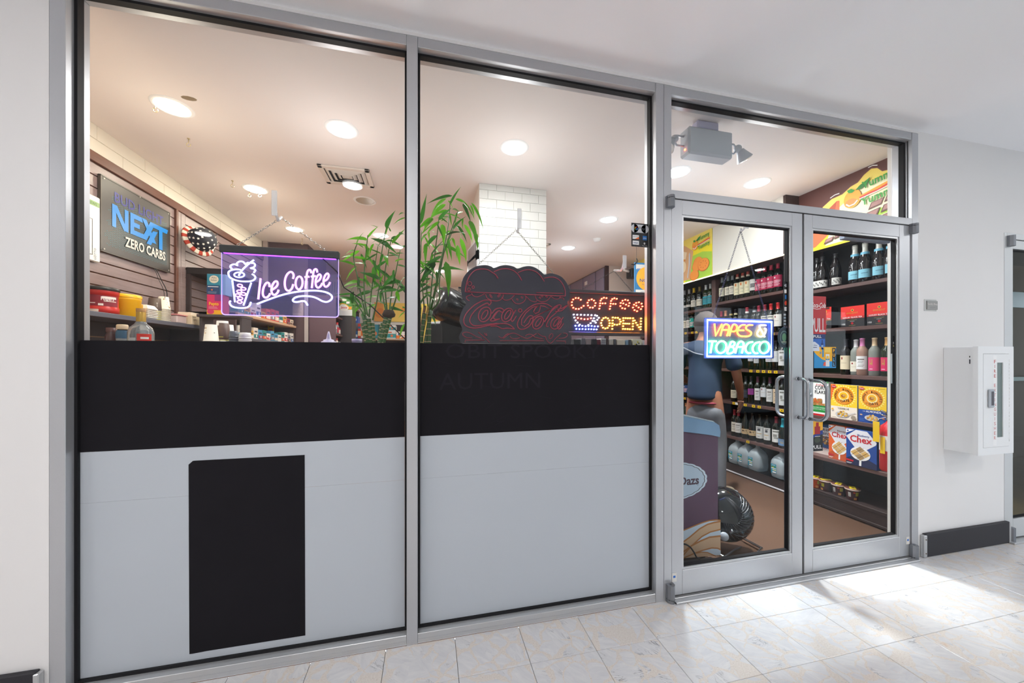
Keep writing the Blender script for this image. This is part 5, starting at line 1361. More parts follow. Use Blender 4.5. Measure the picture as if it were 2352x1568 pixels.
def honey(t, p, w, h, kind, col):
    p.rect(0, h * 0.36, w, h, mat('f6cf2e', 0.45)); p.poly([(0, h * 0.5), (w * 0.2, h), (0, h)], ORANGE if kind == 0 else GOLD)
    for k in range(28):
        a = 2 * math.pi * k / 28
        p.poly([(w * 0.5 + w * 0.40 * math.cos(a - 0.07), h * 0.67 + w * 0.40 * math.sin(a - 0.07)), (w * 0.5 + w * 0.47 * math.cos(a), h * 0.67 + w * 0.47 * math.sin(a)), (w * 0.5 + w * 0.40 * math.cos(a + 0.07), h * 0.67 + w * 0.40 * math.sin(a + 0.07))], mat('fbe9a0', 0.5)); p.h -= p.step
    p.h += p.step
    p.rect(0, 0, w, h * 0.36, col)
    p.disc(w * 0.5, h * 0.675, w * 0.365, mat('d9501e', 0.45)); p.disc(w * 0.5, h * 0.675, w * 0.35, mat('f09a28', 0.45)); p.disc(w * 0.5, h * 0.675, w * 0.20, mat('f6df9a', 0.5)); p.disc(w * 0.5, h * 0.68, w * 0.15, GOLD)
    p.disc(w * 0.49, h * 0.675, w * 0.085, mat('a8642c', 0.5), w * 0.07); p.disc(w * 0.53, h * 0.69, w * 0.07, OAT, w * 0.05)
    p.arc_text('HONEY BUNCHES', w * 0.5, h * 0.675 - w * 0.035, w * 0.275, w * 0.078, mat('2a1a10', 0.5), math.pi / 2, 3.55, bold=0.015)
    p.text('of', w * 0.30, h * 0.525, w * 0.06, mat('2a1a10', 0.5), rot=-0.5); p.text('OATS', w * 0.56, h * 0.505, w * 0.10, mat('2a1a10', 0.5), w=w * 0.34, bold=0.015, rot=0.18)
    p.disc(w * 0.13, h * 0.93, w * 0.10, REDD, w * 0.055); p.text('Post', w * 0.13, h * 0.918, w * 0.055, WHT, shear=0.3)
    p.rect(w * 0.74, h * 0.945, w * 0.97, h * 0.955, mat('8a7a20', 0.5))
    if kind == 0:
        p.text('VANILLA', w * 0.5, h * 0.285, w * 0.075, mat('3a2a22', 0.5), w=w * 0.44); spoonful(p, w * 0.46, h * 0.14, w * 0.52)
        p.disc(w * 0.88, h * 0.08, w * 0.09, mat('9c8f7c', 0.6)); p.rect(0.01, h * 0.03, w * 0.25, h * 0.04, mat('8a7a6a', 0.5))
        p.line([(w * 0.05, h * 0.26), (w * 0.13, h * 0.28)], 0.012, GOLD)
    else:
        p.text('with', w * 0.22, h * 0.30, w * 0.04, WHT); p.text('ALMONDS', w * 0.56, h * 0.287, w * 0.085, WHT, w=w * 0.54, bold=0.012); spoonful(p, w * 0.50, h * 0.14, w * 0.52)
        p.disc(w * 0.12, h * 0.21, w * 0.05, mat('d9a878', 0.6), w * 0.028); p.disc(w * 0.92, h * 0.16, w * 0.05, mat('b9703e', 0.6), w * 0.028); p.disc(w * 0.85, h * 0.07, w * 0.09, mat('1e5fa8', 0.5))
        p.lines(0.012, w * 0.25, h * 0.03, h * 0.12, 3, mat('4a78c8', 0.5))
    p.build('print', t)
t, p, w = carton(yy(1969, 960), yy(1908.5, 960), ZR[3] + 0.0005, 0.287, 0.06, 'efe6d8', 'cream and yellow cereal box marked Vanilla', grp=GC); honey(t, p, w, 0.287, 0, mat('efe4d6', 0.5))
t, p, w = carton(yy(2036.5, 970), yy(1972, 970), ZR[3] + 0.0005, 0.287, 0.06, '1d468f', 'blue and yellow cereal box marked Almonds', grp=GC); honey(t, p, w, 0.287, 1, mat('1d4a9c', 0.45))
t, p, w = carton(yy(2100, 970), yy(2043.5, 970), ZR[3] + 0.0005, 0.28, 0.06, '1d468f', 'blue and yellow cereal box cut off by the right door frame', grp=GC); honey(t, p, w, 0.28, 1, mat('1d4a9c', 0.45))
# corn flakes, behind the handle
h = 0.30
t, p, w = carton(yy(1903, 955), yy(1846, 955), ZR[3] + 0.0005, h, 0.06, 'f2f2f0', 'white and green corn flakes box behind the door handle', grp=GC)
p.rect(0, h * 0.02, w, h * 0.30, mat('2f9a48', 0.45)); p.rect(0, h * 0.97, w, h, mat('2f9a48', 0.45)); p.poly([(0, h * 0.3), (w * 0.2, h * 0.3), (w * 0.15, h * 0.5), (0, h * 0.62)], mat('2f9a48', 0.45))
p.text("Kellogg's", w * 0.72, h * 0.885, w * 0.075, REDD, w=w * 0.42, shear=0.3); p.text('CORN', w * 0.70, h * 0.77, w * 0.15, BK, w=w * 0.46, bold=0.012); p.text('FLAKES', w * 0.72, h * 0.65, w * 0.13, BK, w=w * 0.5, bold=0.012)
p.rect(w * 0.3, h * 0.02, w, h * 0.10, WHT); p.rect(w * 0.3, 0, w * 0.85, h * 0.05, REDD)
rr = random.Random(9)
for k in range(40): p.disc(w * 0.62 + w * 0.26 * (rr.random() - 0.5) * 2, h * 0.40 + h * 0.08 * (rr.random() - 0.5) * 2, w * 0.05, (OAT2, mat('c8662e', 0.6), OAT)[k % 3], n=7); p.h -= p.step * 0.8
for (a, b) in ((0.25, 0.85), (0.30, 0.72), (0.28, 0.62)): p.disc(w * a, h * b, w * 0.055, REDD, w * 0.08, 10)
p.text('MAKE EVERY MORNING', w * 0.65, h * 0.22, w * 0.045, WHT, w=w * 0.55); p.text('GOOD FOR YOU', w * 0.65, h * 0.17, w * 0.045, WHT, w=w * 0.5)
p.build('print', t)
# rice square cereals and the muesli box behind them
h = 0.29
def squares(y0, y1, base, flavour, fc, label, x, dark):
    t, p, w = carton(y0, y1, ZR[4] + 0.0005, h, 0.055, base, label, grp=GC, x=x)
    p.poly([(0, h * 0.78), (w * 0.03, h * 0.80), (w * 0.33, h * 0.99), (w * 0.70, h * 0.985), (w, h * 0.72), (w * 0.97, h * 0.66), (w * 0.62, h * 0.45), (w * 0.36, h * 0.44)], mat('e4e4ea', 0.45))
    p.poly([(0, h * 0.87), (w * 0.28, h * 0.985), (0, h * 0.985)], mat('f2f2f6', 0.5)); p.disc(w * 0.06, h * 0.94, w * 0.03, mat('2a3a9a', 0.5))
    p.poly([(0, 0), (w, 0), (w, h * 0.15), (w * 0.4, h * 0.33), (0, h * 0.16)], dark)
    p.text(flavour, w * 0.58, h * 0.83, w * 0.075, fc, w=w * 0.38, bold=0.014); p.text('Chex', w * 0.50, h * 0.66, w * 0.24, REDD, w=w * 0.72, bold=0.022)
    p.line([(w * 0.48, h * 0.02), (w * 0.49, h * 0.2)], w * 0.07, mat('f4f4f4', 0.4))
    p.disc(w * 0.48, h * 0.35, w * 0.33, mat('f4f4f4', 0.4), h * 0.185, 20)
    c = (w * 0.48, h * 0.36)
    for (i, j, mm) in ((0, 1, 1), (1, 0, 0), (0, -1, 1), (-1, 0, 0)):
        u, v = c[0] + i * w * 0.165, c[1] + j * h * 0.098
        p.poly([(u - w * 0.155, v), (u, v - h * 0.093), (u + w * 0.155, v), (u, v + h * 0.093)], mat('a98a5c', 0.7) if (mm and 'lue' in flavour) else mat('d8ae66', 0.7))
        for k in range(-2, 3):
            q = k * 0.2; p.line([(u - w * 0.15 * (1 - 0.5) + q * w * 0.14, v - h * 0.045 - 0 + q * h * 0.09), (u + w * 0.075 + q * w * 0.14, v + h * 0.045 + q * h * 0.09)], 0.0016, OAT2); p.h -= p.step
    p.poly([(0, h * 0.10), (w * 0.25, h * 0.09), (w * 0.27, h * 0.135), (0, h * 0.15)], REDD); p.rect(w * 0.03, h * 0.05, w * 0.22, h * 0.06, WHT); p.rect(w * 0.03, h * 0.03, w * 0.18, h * 0.04, WHT)
    p.build('print', t)
def yx(px, py, x): return PX(px, py, x).y
X2 = SX + 0.035
squares(yx(1956, 1055, X2), yx(1903.5, 1055, X2), 'e8641e', 'Honey', mat('8a3a1a', 0.5), 'orange cereal box with a white diamond and red lettering', X2, mat('c9541c', 0.45))
X1 = SX - 0.004
squares(yx(2014, 1062, X1), yx(1943.5, 1062, X1), '1c4a9a', 'Blueberry', mat('24408c', 0.5), 'dark blue cereal box with a white diamond, front of the row', X1, mat('232c50', 0.45))
X3 = SX + 0.10
h = 0.265
t, p, w = carton(yx(1909, 1045, X3), yx(1862, 1045, X3), ZR[4] + 0.0005, h, 0.06, '1f4f8c', 'blue oat cereal box behind the orange one, marked Blueberry', grp=GC, x=X3)
p.rect(0, h * 0.15, w, h * 0.22, WHT); p.rect(0, 0, w, h * 0.15, mat('efe0d8', 0.5)); p.text('BLUEBERRY', w * 0.55, h * 0.165, w * 0.11, mat('b03a4a', 0.5), w=w * 0.7)
p.rect(0, h * 0.62, w, h * 0.92, mat('e6e6ea', 0.5)); p.text('Great', w * 0.62, h * 0.80, w * 0.19, mat('22335c', 0.5), w=w * 0.66, bold=0.012); p.text('Grains', w * 0.62, h * 0.67, w * 0.19, mat('22335c', 0.5), w=w * 0.66, bold=0.012)
rr = random.Random(2)
for k in range(60): p.disc(w * (0.3 + 0.68 * rr.random()), h * (0.36 + 0.24 * rr.random()), w * 0.05, (OAT, OAT2, mat('e8d3ae', 0.6), mat('7a5030', 0.6))[k % 4], n=6); p.h -= p.step * 0.85
p.build('print', t)
# snack cups on the bottom board
def snack_cup(px, py, label, body, lid, lidtxt, turn):
    x = SX + 0.06; y = PX(px, py, x).y; z = 0.1285
    t = thing('snack_cup', (x, y, z), label, 'cup', 'snack cups on the bottom board')
    M().lathe([(0, 0), (0.036, 0), (0.037, 0.003), (0.046, 0.082)], mat(body, 0.4), (x, y, z), 22).build('cup_body', t)
    M().lathe([(0.046, 0.080), (0.050, 0.082), (0.051, 0.088), (0.049, 0.092)], mat('d9c3b4', 0.35), (x, y, z), 22).build('rim', t, 'pale rim')
    lm = M(); lm.lathe([(0.0495, 0.092), (0.047, 0.096), (0, 0.0965)], mat(lid, 0.4), (x, y, z), 22)
    p = Print((x, y, z + 0.0966), (math.cos(turn), math.sin(turn), 0), (-math.sin(turn), math.cos(turn), 0), (0, 0, 1), 0.0004)
    p.rect(-0.038, -0.02, 0.038, 0.02, mat('f0d81e', 0.4)); p.text(lidtxt, 0, -0.007, 0.016, mat('5a2a16', 0.5), w=0.062, shear=0.3, bold=0.02)
    lm.build('lid', t); p.build('lid_print', t)
    s = M(); a = math.pi + turn
    def patch(a0, a1, z0, z1, c, q=0.0006):
        def rad(zz): return 0.037 + 0.009 * (zz - 0.003) / 0.079 + q
        s.lathe([(rad(z0), z0), (rad(z1), z1)], mat(c, 0.5), (x, y, z), 5, a0=a + a0, a1=a + a1)
    patch(-0.75, -0.35, 0.03, 0.066, 'e4e4e0'); patch(0.35, 0.85, 0.04, 0.072, 'a8a02c'); patch(0.1, 0.6, 0.008, 0.026, 'c88a4a'); patch(0.0, 0.3, 0.062, 0.072, 'c8502a'); patch(-0.70, -0.40, 0.034, 0.038, '333333', 0.001); patch(-0.70, -0.40, 0.044, 0.047, '333333', 0.001); patch(-0.70, -0.40, 0.054, 0.057, '333333', 0.001)
    s.build('print', t)
snack_cup(1874, 1122, 'orange and red snack cup, leftmost on the bottom board', 'b8481c', '8c4a1c', 'Snack', 0.5)
snack_cup(1897, 1130, 'brown snack cup with a large barcode panel, second on the bottom board', '46282a', '5c3126', 'Snack', -0.5)
snack_cup(1926, 1141, 'brown snack cup with yellow lid, third on the bottom board', '46262a', '5c3126', 'Snack', 0.45)
snack_cup(1958, 1153, 'brown snack cup with yellow lid, rightmost on the bottom board', '46262a', '5c3126', 'Snack', 0.7)

# water jugs
WATER = glassmat('jug_plastic', (0.80, 0.90, 0.95), 0.06, 0.5, 0.25, (0.62, 0.72, 0.78))
def jug(px, py, lab, x=SX + 0.075, turn=0.0):
    y = PX(px, py, x).y; z = 0.1005
    t = thing('water_jug', (x, y, z), lab, 'jug', 'gallon water jugs on the bottom board')
    b = M(); m_ = WATER
    prof = [(0.062, 0.0), (0.072, 0.008), (0.078, 0.05), (0.079, 0.13), (0.074, 0.165), (0.055, 0.20), (0.03, 0.228), (0.019, 0.238), (0.018, 0.262), (0, 0.262)]
    vs = []; seg = 20
    for (r, zz) in prof:
        for k in range(seg):
            a = 2 * math.pi * k / seg; c, s = math.cos(a), math.sin(a)
            n = 4.0 if r > 0.05 else 2.4
            q = (abs(c) ** n + abs(s) ** n) ** (-1 / n)
            vs.append((x + r * q * c, y + r * q * s, z + zz))
    fs = [(i * seg + k, i * seg + (k + 1) % seg, (i + 1) * seg + (k + 1) % seg, (i + 1) * seg + k) for i in range(len(prof) - 1) for k in range(seg)] + [tuple(range(seg))]
    b.add(vs, fs, m_, True); b.build('jug_body', t)
    M().lathe([(0.0195, 0.248), (0.0195, 0.266), (0, 0.267)], mat('9fb4c0', 0.5), (x, y, z), 14).build('cap', t)
    M().tube([(x + 0.012, y + 0.05, z + 0.10), (x + 0.0, y + 0.075, z + 0.13), (x, y + 0.07, z + 0.175), (x, y + 0.03, z + 0.22)], 0.010, WATER, 8).build('jug_handle', t)
    p = Print((x - 0.0795, y + 0.035, z + 0.045), (0, -1, 0), (0, 0, 1), (-1, 0, 0))
    p.rect(-0.012, 0, 0.043, 0.092, mat('1f8fae', 0.5)); p.rect(-0.012, 0.060, 0.043, 0.068, mat('4a8a2c', 0.5)); p.disc(0.01, 0.057, 0.006, mat('f0d81e', 0.5)); p.rect(-0.010, 0.046, 0.041, 0.052, WHT); p.rect(0.004, 0.028, 0.041, 0.038, mat('e8d8a0', 0.5)); p.rect(0.004, 0.006, 0.041, 0.018, WHT); p.text('PURE', 0.016, 0.076, 0.010, WHT, w=0.03)
    p.build('label', t)
jug(1694, 1068, 'water jug nearest the shoe of the shopper')
jug(1716, 1074, 'second water jug from the shoe of the shopper')
jug(1741, 1080, 'third water jug from the shoe, front of its group')
jug(1796, 1106, 'lone water jug by the edge of the left door', SX + 0.085)

# red fire extinguisher hanging at the shelf end
ex = PX(2052, 1010, 3.30)
t = thing('fire_extinguisher', (3.30, 0.235, 0.0), 'red fire extinguisher with a yellow tag at the right door frame', 'fire extinguisher')
c = (3.30, 0.255, 0.0)
M().lathe([(0, 0.47), (0.05, 0.47), (0.056, 0.48), (0.056, 0.76), (0.048, 0.80), (0.022, 0.825), (0.018, 0.84), (0, 0.84)], mat('c8252c', 0.25), c, 20).build('cylinder', t)
M().lathe([(0.0565, 0.62), (0.0565, 0.73)], mat('e6e2dc', 0.5), c, 14, a0=math.pi * 0.7, a1=math.pi * 1.6).build('label', t)
v = M(); v.lathe([(0, 0.83), (0.02, 0.83), (0.02, 0.86), (0, 0.86)], STEEL, c, 12); v.tube([(3.30, 0.255, 0.855), (3.26, 0.255, 0.875), (3.22, 0.255, 0.885)], 0.007, STEEL, 6); v.tube([(3.30, 0.255, 0.862), (3.255, 0.255, 0.90), (3.215, 0.255, 0.915)], 0.007, STEEL, 6); v.build('valve', t)
M().lathe([(0.022, 0), (0.026, 0.004), (0.022, 0.008)], mat('c0c4c8', 0.3, 0.8), (3.275, 0.23, 0.87), 14, mtx=Matrix.Rotation(math.pi / 2, 3, 'Y')).build('ring', t)
M().box(3.224, 0.272, 0.68, 3.226, 0.312, 0.83, mat('efc41c', 0.5)).build('tag', t, 'yellow hanging tag')
M().box(3.238, 0.248, 0.60, 3.240, 0.276, 0.72, mat('efc41c', 0.5)).build('tag', t, 'second yellow tag')
M().box(3.34, 0.19, 0.55, 3.365, 0.29, 0.80, mat('8a8a90', 0.4, 0.6)).build('wall_bracket', t)
# ---------------------------------------------------------------- stickers on the glass
CARD = mat('16161a', 0.45)
def gsticker(name, px0, py0, px1, py1, label, col, y=0.0462, grp=None, cat='sticker', parent=None):
    a, b = PY(px0, (py0 + py1) / 2, y), PY(px1, (py0 + py1) / 2, y)
    zt, zb = PY((px0 + px1) / 2, py0, y).z, PY((px0 + px1) / 2, py1, y).z
    t = thing(name, ((a.x + b.x) / 2, y, (zt + zb) / 2), label, cat, grp)
    M().box(a.x, y - 0.0006, zb, b.x, y, zt, mat(col, 0.45)).build('sheet', t)
    p = Print((a.x, y - 0.0006, zb), (1, 0, 0), (0, 0, 1), (0, -1, 0), 0.0002, 0.0001)
    return t, p, b.x - a.x, zt - zb
def pay(p, w, h, txt='G Pay'):
    p.rect(w * 0.16, h * 0.60, w * 0.84, h * 0.95, mat('c9ccd2', 0.5)); p.h -= p.step
    p.disc(w * 0.2, h * 0.775, h * 0.175, mat('c9ccd2', 0.5)); p.h -= p.step; p.disc(w * 0.80, h * 0.775, h * 0.175, mat('c9ccd2', 0.5))
    for k, c in enumerate(('d8483a', 'e8b020', '3a9a4a', '3a70d0')):
        a0 = math.radians(60 + 75 * k)
        p.line([(w * 0.29 + w * 0.075 * math.cos(a0 + i * 0.3), h * 0.775 + w * 0.075 * math.sin(a0 + i * 0.3)) for i in range(5)], w * 0.035, mat(c, 0.5)); p.h -= p.step
    p.h += p.step
    p.line([(w * 0.29, h * 0.775), (w * 0.37, h * 0.775)], w * 0.035, mat('3a70d0', 0.5)); p.text('Pay', w * 0.62, h * 0.735, w * 0.14, mat('4a4e54', 0.5), w=w * 0.36)
t, p, w, h = gsticker('payment_sticker', 1450, 513, 1489, 567, 'black payment sticker with Pay and card logos on the middle window', '17171b')
pay(p, w, h)
p.rect(w * 0.07, h * 0.32, w * 0.44, h * 0.49, WHT); p.poly([(w * 0.2, h * 0.32), (w * 0.44, h * 0.32), (w * 0.44, h * 0.42)], ORANGE); p.text('DISCOVER', w * 0.255, h * 0.40, h * 0.04, BK, w=w * 0.3)
p.rect(w * 0.07, h * 0.08, w * 0.44, h * 0.25, WHT); p.text('VISA', w * 0.255, h * 0.125, h * 0.07, mat('28407c', 0.5), w=w * 0.28, bold=0.02)
p.rect(w * 0.66, h * 0.30, w * 0.90, h * 0.48, mat('1f6fb8', 0.5)); p.text('AMEX', w * 0.78, h * 0.36, h * 0.05, WHT, w=w * 0.2)
p.line([(w * 0.76, h * 0.2), (w * 0.80, h * 0.16), (w * 0.76, h * 0.11)], w * 0.03, WHT); p.line([(w * 0.72, h * 0.18), (w * 0.745, h * 0.155), (w * 0.72, h * 0.13)], w * 0.03, WHT); p.text('Tap to Pay', w * 0.78, h * 0.045, h * 0.028, WHT, w=w * 0.3)
p.build('print', t)
DY = 0.0195
t, p, w, h = gsticker('payment_sticker', 1799, 647, 1816, 718, 'tall black payment sticker on the left door edge', '17171b', DY)
p.disc(w * 0.5, h * 0.88, w * 0.38, mat('b9bec4', 0.5), h * 0.05); p.text('Pay', w * 0.52, h * 0.862, h * 0.045, mat('4a4e54', 0.5), w=w * 0.5)
p.rect(w * 0.12, h * 0.63, w * 0.88, h * 0.75, WHT); p.poly([(w * 0.35, h * 0.63), (w * 0.88, h * 0.63), (w * 0.88, h * 0.70)], ORANGE); p.rect(w * 0.2, h * 0.44, w * 0.8, h * 0.57, mat('1f6fb8', 0.5))
p.disc(w * 0.37, h * 0.31, w * 0.24, mat('d8402c', 0.5)); p.disc(w * 0.63, h * 0.31, w * 0.24, mat('e8921e', 0.5)); p.rect(w * 0.12, h * 0.06, w * 0.88, h * 0.18, WHT); p.text('VISA', w * 0.5, h * 0.095, h * 0.05, mat('28407c', 0.5), w=w * 0.55)
p.build('print', t)
t, p, w, h = gsticker('payment_sticker', 1798, 717, 1814, 748, 'lower black payment sticker with eight tiny logos on the left door edge', '17171b', DY + 0.0002)
for i in range(2):
    for j in range(4): p.rect(w * (0.12 + 0.42 * i), h * (0.06 + 0.23 * j), w * (0.44 + 0.42 * i), h * (0.20 + 0.23 * j), mat(('8fa0b0', '3a5a9a', 'b0b6bc', 'c05a4a')[(i + 2 * j) % 4], 0.5)); p.h -= p.step
p.build('print', t)
a = PY(1801, 775, DY)
t = thing('round_sticker', tuple(a), 'round dark badge sticker on the left door beside the vapes sign', 'sticker')
p = Print((a.x, DY, a.z), (1, 0, 0), (0, 0, 1), (0, -1, 0), 0.0003, 0.0001)
p.disc(0, 0, 0.048, mat('2a4a5c', 0.5), 0.062, 28); p.disc(0, 0, 0.045, mat('1d2f3c', 0.5), 0.058, 28); p.disc(0, 0.0, 0.030, mat('6d8a8a', 0.5), 0.040, 24); p.disc(0, 0, 0.026, mat('1f3a44', 0.5), 0.036, 24); p.disc(0, 0.002, 0.016, mat('5a8a6a', 0.5), 0.024, 16); p.rect(-0.018, -0.03, 0.018, -0.022, mat('8f9a8a', 0.5))
p.build('print', t)
# right door
t, p, w, h = gsticker('push_sticker', 1858, 680, 1897, 767, 'red soft drink sticker reading Coca-Cola and PULL on the right door', 'b81c26', DY)
p.text('Coca-Cola', w * 0.55, h * 0.70, h * 0.13, WHT, w=w * 0.86, shear=0.35, bold=0.01); p.line([(w * 0.2, h * 0.68), (w * 0.45, h * 0.655), (w * 0.7, h * 0.675)], h * 0.014, WHT)
p.text('PULL', w * 0.53, h * 0.06, h * 0.36, mat('d9d9dc', 0.45), w=w * 0.86, bold=0.015); p.build('print', t)
t, p, w, h = gsticker('push_sticker', 1858, 767, 1895, 806, 'blue sticker reading PULL with a bottle under the red sticker', '2c68c0', DY)
p.poly([(0, h * 0.72), (w, h * 0.72), (w, h), (0, h)], mat('16306c', 0.5)); p.text('PULL', w * 0.52, h * 0.785, h * 0.15, WHT, w=w * 0.5, bold=0.015)
p.poly([(0, 0), (w * 0.65, 0.0), (w * 0.62, h * 0.35), (w * 0.35, h * 0.55), (0, h * 0.5)], mat('d9e2f2', 0.5)); p.rect(w * 0.74, h * 0.1, w * 0.88, h * 0.48, mat('1d3a78', 0.5)); p.rect(w * 0.78, h * 0.48, w * 0.84, h * 0.66, mat('1d3a78', 0.5)); p.rect(w * 0.75, h * 0.22, w * 0.87, h * 0.36, mat('8fb0d8', 0.5)); p.text('just fine', w * 0.28, h * 0.3, h * 0.09, mat('1d2a58', 0.5), w=w * 0.42, shear=0.3); p.rect(w * 0.1, h * 0.2, w * 0.48, h * 0.23, mat('1d2a58', 0.5)); p.build('print', t)
t, p, w, h = gsticker('push_sticker', 1869.5, 796.5, 1920, 845, 'blue and yellow hard seltzer sticker reading number 1 and PULL', '2590d0', DY)
p.poly([(0, h), (w, h), (w, h * 0.96), (w * 0.84, h * 0.32), (w * 0.6, h * 0.32), (w * 0.35, h * 0.42), (w * 0.12, h * 0.62), (0, h * 0.76)], mat('f2b418', 0.5)); p.rect(w * 0.82, h * 0.06, w * 0.98, h * 0.96, mat('1b2230', 0.5))
for k, c in enumerate('PULL'): p.text(c, w * 0.90, h * (0.76 - 0.215 * k), h * 0.14, mat(('f2b418', 'f2b418', '48b4e8', '48b4e8')[k], 0.5), bold=0.03); p.h -= p.step
p.h += p.step
p.text('1', w * 0.40, h * 0.54, h * 0.40, mat('2590d0', 0.5), bold=0.03); p.text('#', w * 0.29, h * 0.68, h * 0.11, mat('2590d0', 0.5), bold=0.02); p.rect(w * 0.48, h * 0.74, w * 0.74, h * 0.97, mat('f6d060', 0.5))
p.rect(w * 0.52, h * 0.08, w * 0.69, h * 0.66, mat('dfe6ea', 0.4)); p.rect(w * 0.52, h * 0.38, w * 0.69, h * 0.45, mat('2590d0', 0.5)); p.disc(w * 0.605, h * 0.50, w * 0.065, mat('f2c850', 0.5)); p.poly([(w * 0.4, h * 0.12), (w * 0.52, h * 0.1), (w * 0.52, h * 0.3), (w * 0.44, h * 0.28)], mat('e8604c', 0.5)); p.build('print', t)
t, p, w, h = gsticker('push_sticker', 1858, 965, 1889.5, 1036, 'black and yellow sticker reading PULL with a red bottle', '17181c', DY)
p.poly([(0, h * 0.45), (w * 0.7, h * 0.64), (w, h * 0.68), (w, h), (0, h)], mat('f0b020', 0.5)); p.poly([(w * 0.3, h * 0.52), (w * 0.8, h * 0.66), (w, h * 0.68), (w, h * 0.55), (0, h * 0.40), (0, h * 0.52)], mat('1f3c8c', 0.5))
p.rect(w * 0.40, h * 0.55, w * 0.80, h * 0.80, mat('a82028', 0.5)); p.rect(w * 0.50, h * 0.80, w * 0.70, h * 0.93, mat('a82028', 0.5)); p.disc(w * 0.6, h * 0.36, w * 0.22, mat('3c4638', 0.5), h * 0.09); p.rect(w * 0.42, h * 0.47, w * 0.8, h * 0.49, GRY); p.text('PULL', w * 0.55, h * 0.085, h * 0.11, WHT, w=w * 0.75, bold=0.015); p.build('print', t)
t, p, w, h = gsticker('payment_sticker', 2050.5, 771, 2065, 798, 'small black payment sticker on the right door edge', '17171b', DY)
p.disc(w * 0.5, h * 0.80, w * 0.40, mat('c9ccd2', 0.5), h * 0.16); p.rect(w * 0.05, h * 0.30, w * 0.4, h * 0.48, WHT); p.rect(w * 0.6, h * 0.30, w * 0.9, h * 0.48, mat('1f6fb8', 0.5)); p.rect(w * 0.05, h * 0.06, w * 0.4, h * 0.22, mat('e8d890', 0.5)); p.build('print', t)
t, p, w, h = gsticker('paper_remnant', 2046, 812, 2066, 880, 'torn white remains of a sticker on the right door edge', 'd8dadd', 0.0240 + 0.0012)
p.poly([(w * 0.3, h * 0.8), (w * 0.55, h * 0.9), (w * 0.6, h * 0.7), (w * 0.4, h * 0.65)], mat('a9bac4', 0.5)); p.poly([(w * 0.2, h * 0.2), (w * 0.5, h * 0.45), (w * 0.55, h * 0.1)], mat('a9bac4', 0.5)); p.build('print', t)

# ---------------------------------------------------------------- hall wall: room sign and extinguisher cabinet
a, b = PY(2122, 687, 0), PY(2150, 715, 0)
t = thing('room_sign', ((a.x + b.x) / 2, -0.003, (a.z + b.z) / 2), 'small square grey room sign reading Sundry Shop', 'sign')
x0, x1, z0, z1 = a.x, b.x, b.z, a.z
M().box(x0, -0.003, z0, x1, 0.0, z1, mat('c6c8c6', 0.3), 0.001).build('clear_backplate', t)
M().box(x0 + 0.016, -0.009, z0 + 0.010, x1 - 0.001, -0.003, z1 - 0.010, mat('9b9b99', 0.45, 0.2), 0.001).build('plate', t, 'grey plate')
p = Print((x0 + 0.016, -0.009, z0 + 0.010), (1, 0, 0), (0, 0, 1), (0, -1, 0), 0.0004)
p.text('Sundry Shop', (x1 - x0 - 0.017) / 2, 0.030, 0.013, mat('ece6e0', 0.5), w=(x1 - x0) * 0.78); p.rect(0.02, 0.013, 0.07, 0.015, mat('7c7c7a', 0.5)); p.build('lettering', t)
CX0, CX1, CF, CZ0, CZ1 = 3.346, 3.682, -0.16, 0.688, 1.373
t = thing('extinguisher_cabinet', ((CX0 + CX1) / 2, 0, CZ0), 'white metal wall cabinet lettered Fire Extinguisher, beside the far door', 'cabinet')
CW = mat('eff1f3', 0.35, 0, 0.5)
M().box(CX0 + 0.006, CF + 0.02, CZ0 + 0.004, CX1 - 0.006, 0.0, CZ1 - 0.004, CW, 0.003).build('cabinet_body', t)
r_ = M(); ring(r_, CX0, CZ0, CX1, CZ1, 0.046, CF, CF + 0.022, CW); r_.build('face_frame', t)
dx0, dx1, dz0, dz1 = CX0 + 0.0475, CX1 - 0.0475, CZ0 + 0.0475, CZ1 - 0.0475
gx0, gx1, gz0, gz1 = dx0 + 0.128, dx0 + 0.186, dz0 + 0.06, dz1 - 0.055
M().box(dx0 - 0.002, CF + 0.014, dz0 - 0.002, dx1 + 0.002, CF + 0.016, dz1 + 0.002, mat('3a3c40', 0.7)).build('door_gap', t)
dr = M()
for q in ((dx0, dz0, gx0, dz1), (gx1, dz0, dx1, dz1), (gx0, dz0, gx1, gz0), (gx0, gz1, gx1, dz1)): dr.box(q[0], CF - 0.001, q[1], q[2], CF + 0.012, q[3], CW)
dr.build('door', t)
M().box(gx0, CF + 0.004, gz0, gx1, CF + 0.007, gz1, mat('5f7370', 0.05, 0, 0.9)).build('door_window', t, 'dark reflecting glass slot')
hn = M(); hx, hz = dx0 + 0.060, (dz0 + dz1) / 2 + 0.015
hn.box(hx - 0.024, CF - 0.012, hz - 0.058, hx + 0.024, CF - 0.001, hz + 0.058, mat('b9c0c8', 0.3, 0.5), 0.008); hn.box(hx - 0.010, CF - 0.0125, hz - 0.044, hx + 0.013, CF - 0.0118, hz + 0.044, mat('54525a', 0.5)); hn.build('door_handle', t)
hg = M()
for k in range(24): hg.lathe([(0.0035, 0), (0.0035, 0.015)], CW, (dx1 + 0.003, CF - 0.001, dz0 + 0.03 + k * (dz1 - dz0 - 0.06) / 24), 8)
hg.build('piano_hinge', t)
p = Print((dx0 + 0.105, CF - 0.001, dz0), (1, 0, 0), (0, 0, 1), (0, -1, 0), 0.0004)
p.rect(-0.016, 0.01, 0.018, dz1 - dz0 - 0.01, mat('f6f7f8', 0.3))
n = len('FIRE EXTINGUISHER'); zz = dz1 - dz0 - 0.045
